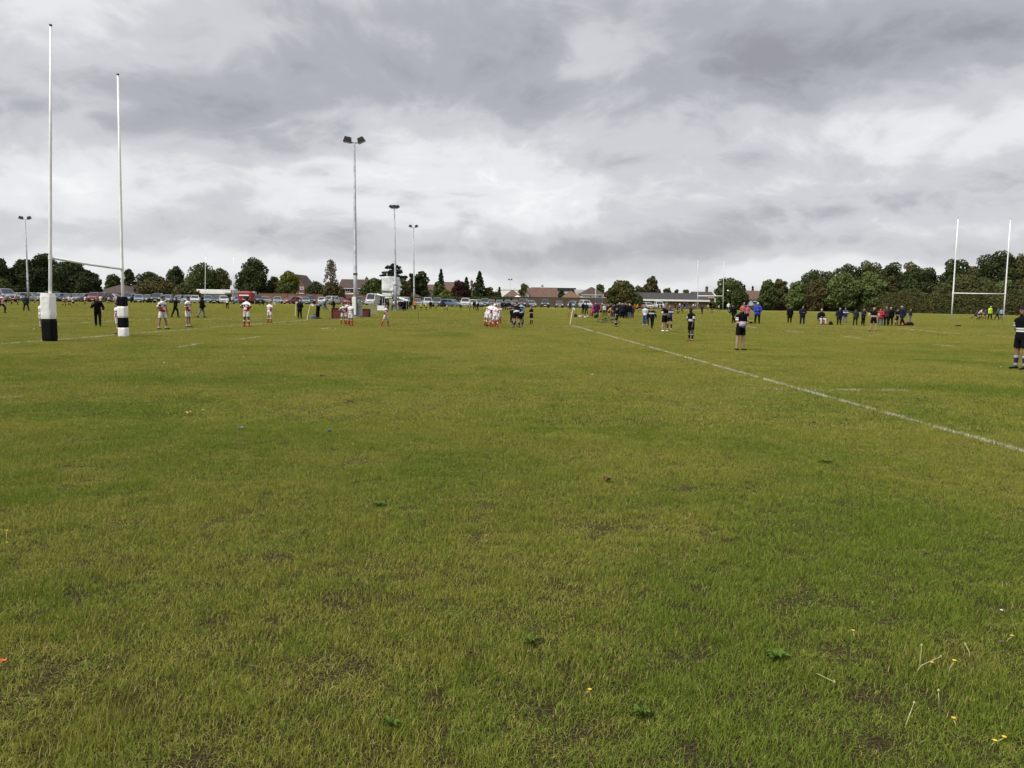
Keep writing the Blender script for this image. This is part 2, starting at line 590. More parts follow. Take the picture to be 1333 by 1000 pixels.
def scatter(name, sources, pts, rots, scls, idx):
    me = bpy.data.meshes.new(name)
    me.from_pydata([tuple(p) for p in pts], [], [])
    for nm, tp, vals in (('rot', 'FLOAT_VECTOR', np.asarray(rots, np.float32)), ('scl', 'FLOAT_VECTOR', np.asarray(scls, np.float32)), ('idx', 'INT', np.asarray(idx, np.int32))):
        a = me.attributes.new(nm, tp, 'POINT')
        a.data.foreach_set('vector' if tp == 'FLOAT_VECTOR' else 'value', vals.ravel())
    o = bpy.data.objects.new(name, me)
    COL.objects.link(o)
    me.materials.append(BLADE_MAT)
    ng = bpy.data.node_groups.new(name + '_scatter', 'GeometryNodeTree')
    ng.interface.new_socket('Geometry', in_out='INPUT', socket_type='NodeSocketGeometry')
    ng.interface.new_socket('Geometry', in_out='OUTPUT', socket_type='NodeSocketGeometry')
    N, L = ng.nodes, ng.links
    gi, go = N.new('NodeGroupInput'), N.new('NodeGroupOutput')
    join = N.new('GeometryNodeGeometryToInstance')
    for s in reversed(sources):
        oi = N.new('GeometryNodeObjectInfo')
        oi.inputs['Object'].default_value = s
        L.new(oi.outputs['Geometry'], join.inputs[0])
    iop = N.new('GeometryNodeInstanceOnPoints')
    iop.inputs['Pick Instance'].default_value = True
    L.new(gi.outputs[0], iop.inputs['Points'])
    L.new(join.outputs[0], iop.inputs['Instance'])
    for nm, tp, sock in (('idx', 'INT', 'Instance Index'), ('rot', 'FLOAT_VECTOR', 'Rotation'), ('scl', 'FLOAT_VECTOR', 'Scale')):
        na = N.new('GeometryNodeInputNamedAttribute')
        na.data_type = tp
        na.inputs['Name'].default_value = nm
        src = na.outputs['Attribute']
        if nm == 'rot':
            er = N.new('FunctionNodeEulerToRotation')
            L.new(src, er.inputs[0])
            src = er.outputs[0]
        L.new(src, iop.inputs[sock])
    L.new(iop.outputs[0], go.inputs[0])
    md = o.modifiers.new('scatter', 'NODES')
    md.node_group = ng
    return o


# bare earth spots (world xy, radius)
BARE = [(G(470, 772), 0.20), (G(430, 778), 0.12), (G(500, 785), 0.10), (G(110, 770), 0.12), (G(1300, 800), 0.14), (G(700, 930), 0.10),
        (G(180, 910), 0.10), (G(560, 910), 0.09), (G(1180, 770), 0.10), (G(980, 930), 0.09), (G(350, 830), 0.08), (G(20, 890), 0.12),
        (G(880, 860), 0.08), (G(1120, 900), 0.09), (G(640, 660), 0.14), (G(760, 880), 0.1), (G(300, 960), 0.08)]


def in_view(x, y, margin):
    return abs(x) < 0.70 * y + margin


rs = random.Random(5)
nr = np.random.default_rng(11)
tufts = patch_objs('grass_tuft', 12, 0.060, 32, 0.015, 0.044, 0.0013, 0.0032, 100, disc=True, lean0=0.35, lean1=1.5)
pts, rots, scls, idx = [], [], [], []
NEAR_END = 10.0
for _ in range(98000):
    y = rs.uniform(1.7, NEAR_END)
    hw_ = 0.70 * y + 1.5
    if rs.random() > hw_ / (0.70 * NEAR_END + 1.5):
        continue
    x = rs.uniform(-hw_, hw_)
    n_ = noise.noise(Vector((x * 2.3, y * 2.3, 0.0))) + 0.5 * noise.noise(Vector((x * 7.0, y * 7.0, 3.0)))
    skip = False
    for b, r in BARE:
        q = ((x - b.x) ** 2 + ((y - b.y) * 0.8) ** 2) ** 0.5
        if q < r * (0.8 + 0.8 * n_) and rs.random() < 0.55:
            skip = True
    if skip or (n_ < -0.5 and rs.random() < 0.4):
        continue
    s = max(0.38, 0.97 + 0.80 * n_) * rs.uniform(0.75, 1.25)
    pts.append((x, y, 0))
    rots.append((rs.gauss(0, 0.06), rs.gauss(0, 0.06), rs.uniform(0, 6.283)))
    scls.append((1.15, 1.15, s))
    idx.append(rs.randrange(12))
# bigger lush clumps
for _ in range(420):
    y = math.sqrt(rs.uniform(2.2 ** 2, NEAR_END ** 2))
    x = rs.uniform(-0.70 * y - 0.4, 0.70 * y + 0.4)
    for k in range(rs.randrange(4, 10)):
        pts.append((x + rs.gauss(0, 0.06), y + rs.gauss(0, 0.06), 0))
        rots.append((rs.gauss(0, 0.1), rs.gauss(0, 0.1), rs.uniform(0, 6.283)))
        q = rs.uniform(1.2, 1.75)
        scls.append((1.2, 1.2, q))
        idx.append(rs.randrange(12))
tag(scatter('grass', tufts, pts, rots, scls, idx), 'short mown turf close by with dry tufts and bare spots', 'grass', kind='stuff')

mids = patch_objs('grass_patch', 8, 0.9, 4200, 0.018, 0.052, 0.003, 0.006, 300, lean0=0.6, lean1=1.55)
pts, rots, scls, idx = [], [], [], []
yy = NEAR_END - 0.4
while yy < 42:
    xx = -0.72 * yy - 3.0
    while xx < 0.72 * yy + 3.0:
        x, y = xx + rs.uniform(-0.15, 0.15), yy + rs.uniform(-0.15, 0.15)
        pts.append((x, y, 0))
        rots.append((0, 0, rs.uniform(0, 6.283)))
        s = 1.0 + 0.5 * noise.noise(Vector((x * 0.6, y * 0.6, 1.0))) + 0.3 * noise.noise(Vector((x * 0.15, y * 0.15, 6.0)))
        scls.append((1, 1, max(0.5, s)))
        idx.append(rs.randrange(8))
        xx += 0.68
    yy += 0.68
tag(scatter('grass', mids, pts, rots, scls, idx), 'worn olive turf across the middle of the pitch', 'grass', kind='stuff')

fars = patch_objs('grass_field', 6, 3.2, 4200, 0.022, 0.050, 0.012, 0.022, 500, lean0=0.7, lean1=1.55)
pts, rots, scls, idx = [], [], [], []
yy = 41.0
while yy < 150:
    xx = -0.75 * yy - 8
    while xx < 0.75 * yy + 8:
        x, y = xx + rs.uniform(-0.5, 0.5), yy + rs.uniform(-0.5, 0.5)
        pts.append((x, y, 0))
        rots.append((0, 0, rs.uniform(0, 6.283)))
        s = 1.0 + 0.35 * noise.noise(Vector((x * 0.13, y * 0.13, 6.0)))
        scls.append((1, 1, s))
        idx.append(rs.randrange(6))
        xx += 2.5
    yy += 2.5
tag(scatter('grass', fars, pts, rots, scls, idx), 'distant turf running out towards the parked cars', 'grass', kind='stuff')


# ------------------------------------------------------------------ painted pitch lines
def chalk_mat():
    m = bpy.data.materials.new('chalk_line')
    m.use_nodes = True
    t = NT(m.node_tree)
    geo = t.n('ShaderNodeNewGeometry')
    at = t.n('ShaderNodeAttribute', attribute_name='tone')
    nz = t.noise(geo.outputs['Position'], 2.2, 6.0, 0.75)
    f = t.rng(t.m('ADD', t.m('MULTIPLY', nz, 0.6), t.m('MULTIPLY', at.outputs['Fac'], 0.4)), 0.36, 0.56)
    c = t.mix(f, (0.20, 0.19, 0.055), (0.55, 0.54, 0.45))
    p = t.n('ShaderNodeBsdfPrincipled', i_Base_Color=c, i_Roughness=0.9)
    t.n('ShaderNodeOutputMaterial', i_0=p.outputs[0])
    return m


CHALK = chalk_mat()


def pitch_line(name, pa, pb, width=0.10, strength=1.0, seed=0):
    """whitened grass: painted blades standing in the turf, thick enough to read as a line"""
    rng = np.random.default_rng(seed + 900)
    a, b = G(*pa), G(*pb)
    L = (b - a).length
    u = (b - a) / L
    nrm = Vector((-u.y, u.x, 0))
    ts, dens = [], []
    s = 0.0
    while s < L:
        p = a + u * s
        d = max(p.y, 4.0)
        ts.append(s)
        dens.append(d)
        s += max(0.002, 0.00022 * d / strength) * (1.0 if d < 25 else 0.9)
    ts = np.array(ts)
    dd = np.array(dens)
    n = len(ts)
    off = np.clip(rng.normal(0, width * 0.30, n), -width * 0.75, width * 0.75)
    base = np.array(a)[None, :] + np.array(u)[None, :] * ts[:, None] + np.array(nrm)[None, :] * off[:, None]
    keep = np.array([noise.noise(Vector((p[0] * 1.1, p[1] * 1.1, 9.0 + seed))) + 0.5 * noise.noise(Vector((p[0] * 4, p[1] * 4, 2.0))) for p in base]) > -0.26 - 0.10 * (strength >= .85)
    base, dd = base[keep], dd[keep]
    n = len(base)
    Lb = rng.uniform(0.045, 0.068, n)
    W = np.clip(0.00030 * dd, 0.003, 0.03) * rng.uniform(0.8, 1.3, n)
    co, tri, tn = blades(rng, base, Lb, W, rng.uniform(0.4, 1.25, n), rng.uniform(0, 1, n))
    o = link(name, fast_mesh(name, co, tri, tn), CHALK)
    return tag(o, kind='structure')


LINES = [
    ('touch_line', (746, 424.5), (1345, 593.6), 0.085, 1.05),
    ('goal_line', (-30, 451.2), (400, 417.2), 0.10, 1.0),
    ('dead_ball_line', (-20, 427.6), (165, 417.4), 0.10, 0.8),
    ('dead_ball_line', (165, 417.2), (345, 415.6), 0.10, 0.5),
    ('dashed_line', (232, 453), (264, 447.6), 0.10, 1.0),
    ('dashed_line', (308, 442.6), (338, 439.2), 0.10, 1.0),
    ('dashed_line', (-5, 519.6), (28, 518.6), 0.10, 0.9),
    ('dashed_line', (418, 428.6), (434, 427.2), 0.10, 0.8),
    ('twenty_two_line', (950, 506.5), (1085, 510), 0.09, 0.32),
    ('twenty_two_line', (1085, 509.0), (1185, 509.6), 0.09, 0.6),
    ('dashed_line', (1094, 438.2), (1122, 441), 0.10, 0.8),
    ('dashed_line', (1215, 449.2), (1247, 452.2), 0.10, 0.9),
    ('far_touch_line', (1166, 427.4), (1255, 436), 0.10, 0.7),
    ('far_touch_line', (1283, 437.2), (1333, 440.5), 0.10, 0.6),
    ('dashed_line', (1022, 430.8), (1046, 433.6), 0.10, 0.7),
    ('dashed_line', (968, 424.6), (984, 427.2), 0.10, 0.9),
    ('try_line', (735, 425.4), (765, 425.8), 0.10, 0.5),
    ('try_line', (838, 423.5), (905, 424.5), 0.09, 0.4),
    ('try_line', (700, 408.8), (735, 409.6), 0.10, 0.5),
]
for i, (nm, a, b, wd, st) in enumerate(LINES):
    pitch_line(nm, a, b, wd, st, i)


# ------------------------------------------------------------------ trees
def crown_points(rng, lobes, n):
    """lobes: (cx,cy,cz,rx,ry,rz); points mostly in the outer shell of every lobe"""
    lob = np.array(lobes)
    area = (lob[:, 3] * lob[:, 5]) ** 1.0
    pick = rng.choice(len(lob), n, p=area / area.sum())
    d = rng.normal(size=(n, 3))
    d /= np.linalg.norm(d, axis=1)[:, None]
    k = np.where(rng.uniform(0, 1, n) < 0.72, rng.uniform(0.78, 1.06, n), rng.uniform(0.3, 0.85, n))
    L = lob[pick]
    c = L[:, :3] + d * L[:, 3:] * k[:, None]
    return c, d


def leaf_quads(rng, c, d, size, jitter=0.9, squash=0.7):
    n = len(c)
    nrm = d + rng.normal(size=(n, 3)) * jitter
    nrm /= np.linalg.norm(nrm, axis=1)[:, None]
    r = rng.normal(size=(n, 3))
    a = np.cross(nrm, r)
    a /= np.linalg.norm(a, axis=1)[:, None]
    b = np.cross(nrm, a)
    s = (size * rng.uniform(0.55, 1.35, n))[:, None]
    bow = nrm * s * 0.22
    v = np.stack([c - a * s, c - b * s * squash + bow * rng.uniform(-1, 1, (n, 1)), c + a * s * rng.uniform(0.7, 1.2, (n, 1)), c + b * s * squash + bow], 1).reshape(-1, 3)
    f = (np.arange(n) * 4)[:, None] + np.array([[0, 1, 2, 3]])
    tone = np.repeat(np.clip(rng.normal(0.5, 0.25, n), 0, 1), 4)
    return v, f, tone


TREE_SEED = [0]


def add_limbs(root, h, r, base_h, lobes, rng, bark):
    mb = MB()
    top = h * 0.72
    mb.path([(0, 0, -0.1), (r * 0.3, 0, base_h * 0.6), (rng.uniform(-.2, .2), rng.uniform(-.2, .2), base_h * 1.15), (rng.uniform(-.3, .3), 0, top)], [r * 1.35, r, r * 0.75, r * 0.2], 8)
    mb.obj('trunk', bark, root, smooth=True)
    lm = MB()
    for lb in lobes[:7]:
        s0 = Vector((0, 0, base_h * rng.uniform(0.8, 1.3)))
        e = Vector(lb[:3])
        mid = s0.lerp(e, 0.5) + Vector((0, 0, -0.05 * h))
        lm.path([s0, mid, e], [r * 0.5, r * 0.3, r * 0.08], 6)
    lm.obj('limb', bark, root, smooth=True)


def tree(label, px, top_py, hw_px, dist, leaf, kind='round', base_frac=0.16, n=4200, size=0.27, group=None, name='tree', cat='tree', gap=1.0, depth=None):
    TREE_SEED[0] += 1
    n = int(n * 1.35)
    rng = np.random.default_rng(4000 + TREE_SEED[0])
    loc = XY(px, dist)
    h = D(px, top_py, dist).z
    R = hw_px * dist / F_PX
    root = empty(name, loc, rng.uniform(0, 6.28))
    tag(root, label, cat, group)
    Ry = R if depth is None else depth
    lobes = []
    if kind == 'round':
        zb = h * base_frac
        nl = 15
        for i in range(nl):
            u = (i + 0.5) / nl
            z = zb + (h - zb) * (0.10 + 0.80 * u)
            prof = math.sin(math.pi * min(1.0, 0.22 + 0.74 * u)) ** 0.7
            a = i * 2.4 + rng.uniform(-0.5, 0.5)
            rr = R * prof * rng.uniform(0.42, 0.66)
            lr = R * rng.uniform(0.32, 0.50) * (0.65 + 0.35 * prof)
            lobes.append((math.cos(a) * rr, math.sin(a) * rr, z, lr, lr, lr * rng.uniform(0.6, 0.85) * min(1.2, (h - zb) / (2 * R) + 0.25)))
        tz = max(l[2] + l[5] for l in lobes)
        kz = (h - zb) / (tz - zb)
        lobes = [(a, b, zb + (c - zb) * kz, d, e, f * kz) for a, b, c, d, e, f in lobes]
        ext = sum(math.hypot(l[0], l[1]) + l[3] for l in sorted(lobes, key=lambda q: -(math.hypot(q[0], q[1]) + q[3]))[:4]) / 4
        kr = R * 1.04 / ext
        lobes = [(a * kr, b * kr, c, d * kr, e * kr, f) for a, b, c, d, e, f in lobes]
        lobes.append((0, 0, zb + (h - zb) * 0.42, R * 0.74, R * 0.74, (h - zb) * 0.42))
        c, d = crown_points(rng, lobes, int(n * gap))
    elif kind == 'sparse':
        zb = h * base_frac
        for i in range(22):
            u = (i + 0.5) / 22
            z = zb + (h - zb) * (0.06 + 0.90 * u)
            prof = (1 - u) ** 0.6 * (0.5 + min(u * 3, 0.5))
            a = i * 2.4
            rr = R * prof * rng.uniform(0.5, 0.95)
            lr = R * rng.uniform(0.18, 0.30)
            lobes.append((math.cos(a) * rr, math.sin(a) * rr, z, lr, lr, lr * 1.15))
        c, d = crown_points(rng, lobes, int(n * gap * 0.6))
    elif kind == 'conifer':
        zb = h * 0.05
        m = int(n * gap)
        u = rng.uniform(0, 1, m) ** 1.35
        layer = np.floor(u * 13) / 13
        frac = (u - layer) * 13
        z = zb + (h - zb) * (layer + frac * 0.035)
        a = rng.uniform(0, 2 * np.pi, m)
        rmax = 1.25 * R * (1.02 - u) ** 0.85 * (0.78 + 0.26 * np.sin(a * 5 + layer * 40))
        rr = rmax * np.sqrt(rng.uniform(0.05, 1, m))
        z = z - rr / max(R, 0.1) * 0.07 * h * (1 - u) + rng.normal(0, 0.010 * h, m)
        c = np.stack([np.cos(a) * rr, np.sin(a) * rr, np.clip(z, 0.1, h)], 1)
        d = np.stack([np.cos(a) * 0.6, np.sin(a) * 0.6, np.full(m, 0.7)], 1)
        lobes = [(math.cos(i) * R * 0.4, math.sin(i) * R * 0.4, h * (0.15 + 0.1 * i), 1, 1, 1) for i in range(5)]
        c = np.concatenate([c, np.stack([rng.normal(0, 0.05, 40), rng.normal(0, 0.05, 40), rng.uniform(h * 0.9, h, 40)], 1)])
        d = np.concatenate([d, np.tile([[0.3, 0, 1.0]], (40, 1))])
    elif kind == 'cedar':
        zb = h * 0.2
        for tier in range(7):
            u = tier / 6
            z = zb + (h - zb) * (0.10 + 0.80 * u)
            rt_ = R * (1.0 if u < 0.55 else 1.0 - 0.55 * (u - 0.55) / 0.45) * rng.uniform(0.85, 1.0)
            for q in range(5):
                a = q * 1.2566 + tier * 0.7 + rng.uniform(-0.3, 0.3)
                lr = rt_ * 0.40
                lobes.append((math.cos(a) * (rt_ - lr) * rng.uniform(.8, 1.05), math.sin(a) * (rt_ - lr), z + rng.uniform(-0.35, 0.35), lr, lr, h * 0.030))
            lobes.append((0, 0, z, rt_ * 0.4, rt_ * 0.4, h * 0.05))
        lobes.append((0, 0, h * 0.94, R * 0.14, R * 0.14, h * 0.07))
        c, d = crown_points(rng, lobes, int(n * gap))
    elif kind == 'mound':
        for i in range(14):
            a = i * 2.4
            rr = R * rng.uniform(0.1, 0.72)
            lr = R * rng.uniform(0.28, 0.42)
            hz = h * (1 - 0.62 * (rr / R) ** 1.6)
            lobes.append((math.cos(a) * rr, math.sin(a) * rr, hz * 0.55, lr, lr, hz * 0.46))
        tz = max(l[2] + l[5] for l in lobes)
        lobes = [(a, b, c_ * h / tz, d_, e, f * h / tz) for a, b, c_, d_, e, f in lobes]
        c, d = crown_points(rng, lobes, int(n * gap))
    c[:, 2] = np.maximum(c[:, 2], 0.15)
    v, f, tone = leaf_quads(rng, c, d, size)
    v[:, 2] = np.maximum(v[:, 2], 0.02)
    link('crown', fast_mesh('crown', v, f, tone), leaf, root)
    lobes = sorted(lobes, key=lambda l: -l[3])
    add_limbs(root, h, max(0.10, h * 0.020), h * max(base_frac, 0.12), lobes, rng, BARK)
    return root


def hedge(label, pxa, da, pxb, db, tops, thick, leaf, n, size=0.26, name='hedge', cat='hedge'):
    """clipped or rough hedge between two ground points; tops = list of (px, py) giving the outline"""
    TREE_SEED[0] += 1
    rng = np.random.default_rng(6000 + TREE_SEED[0])
    a, b = XY(pxa, da), XY(pxb, db)
    u = rng.uniform(0, 1, n)
    fx = np.array([t[0] for t in tops], float)
    base = np.outer(1 - u, np.array(a)) + np.outer(u, np.array(b))
    dist = da + (db - da) * u
    pxs = 666.5 + F_PX * base[:, 0] / base[:, 1]
    fy = np.array([D(t[0], t[1], da + (db - da) * (t[0] - pxa) / (pxb - pxa)).z for t in tops])
    H = np.interp(pxs, fx, fy)
    wob = np.array([noise.noise(Vector((x * 0.22, 3.0, 0))) * 0.30 + noise.noise(Vector((x * 0.9, 7.0, 0))) * 0.14 for x in base[:, 0]])
    H = H * (1 + wob * (0.25 if H.max() < 3.0 else 1.5))
    ang = rng.uniform(0, np.pi, n)
    k = np.where(rng.uniform(0, 1, n) < 0.75, rng.uniform(0.86, 1.04, n), rng.uniform(0.3, 0.86, n))
    ex = 0.55 if H.max() < 3.0 else 0.95
    dy = -np.sign(np.cos(ang)) * np.abs(np.cos(ang)) ** ex * thick * k
    dz = np.abs(np.sin(ang)) ** ex * H * k
    c = base + np.stack([rng.normal(0, 0.1, n), dy, dz], 1)
    d = np.stack([np.zeros(n), dy / thick, dz / np.maximum(H, 0.1)], 1)
    v, f, tone = leaf_quads(rng, c, d, size)
    v[:, 2] = np.maximum(v[:, 2], 0.02)
    o = link(name, fast_mesh(name, v, f, tone), leaf)
    return tag(o, label, cat)


LF = {
    'dark': leaf_mat('leaf_dark_green', (0.026, 0.036, 0.013), (0.068, 0.086, 0.029)),
    'cypress': leaf_mat('leaf_cypress', (0.015, 0.027, 0.011), (0.048, 0.065, 0.022), (0.062, 0.056, 0.025), 0.4),
    'green': leaf_mat('leaf_green', (0.037, 0.055, 0.016), (0.098, 0.125, 0.037)),
    'bright': leaf_mat('leaf_bright_green', (0.057, 0.081, 0.024), (0.155, 0.196, 0.065)),
    'yellow': leaf_mat('leaf_yellow_green', (0.061, 0.083, 0.013), (0.165, 0.187, 0.033), (0.187, 0.143, 0.033), 0.5),
    'olive': leaf_mat('leaf_olive', (0.044, 0.053, 0.018), (0.106, 0.112, 0.037), (0.125, 0.094, 0.037), 0.5),
    'brown': leaf_mat('leaf_autumn_brown', (0.046, 0.046, 0.018), (0.103, 0.092, 0.034), (0.109, 0.076, 0.031), 0.5),
    'autumn': leaf_mat('leaf_thin_autumn', (0.085, 0.070, 0.048), (0.20, 0.165, 0.115)),
    'maroon': leaf_mat('leaf_copper_beech', (0.024, 0.011, 0.010), (0.060, 0.026, 0.022)),
    'spruce': leaf_mat('leaf_spruce', (0.014, 0.028, 0.018), (0.041, 0.064, 0.041)),
    'hedge': leaf_mat('leaf_hedge', (0.030, 0.046, 0.012), (0.066, 0.090, 0.022)),
    'bramble': leaf_mat('leaf_bramble', (0.040, 0.034, 0.017), (0.080, 0.062, 0.032), (0.075, 0.038, 0.024), 0.6),
    'reed': leaf_mat('leaf_dry_reed', (0.14, 0.105, 0.055), (0.28, 0.215, 0.12)),
}

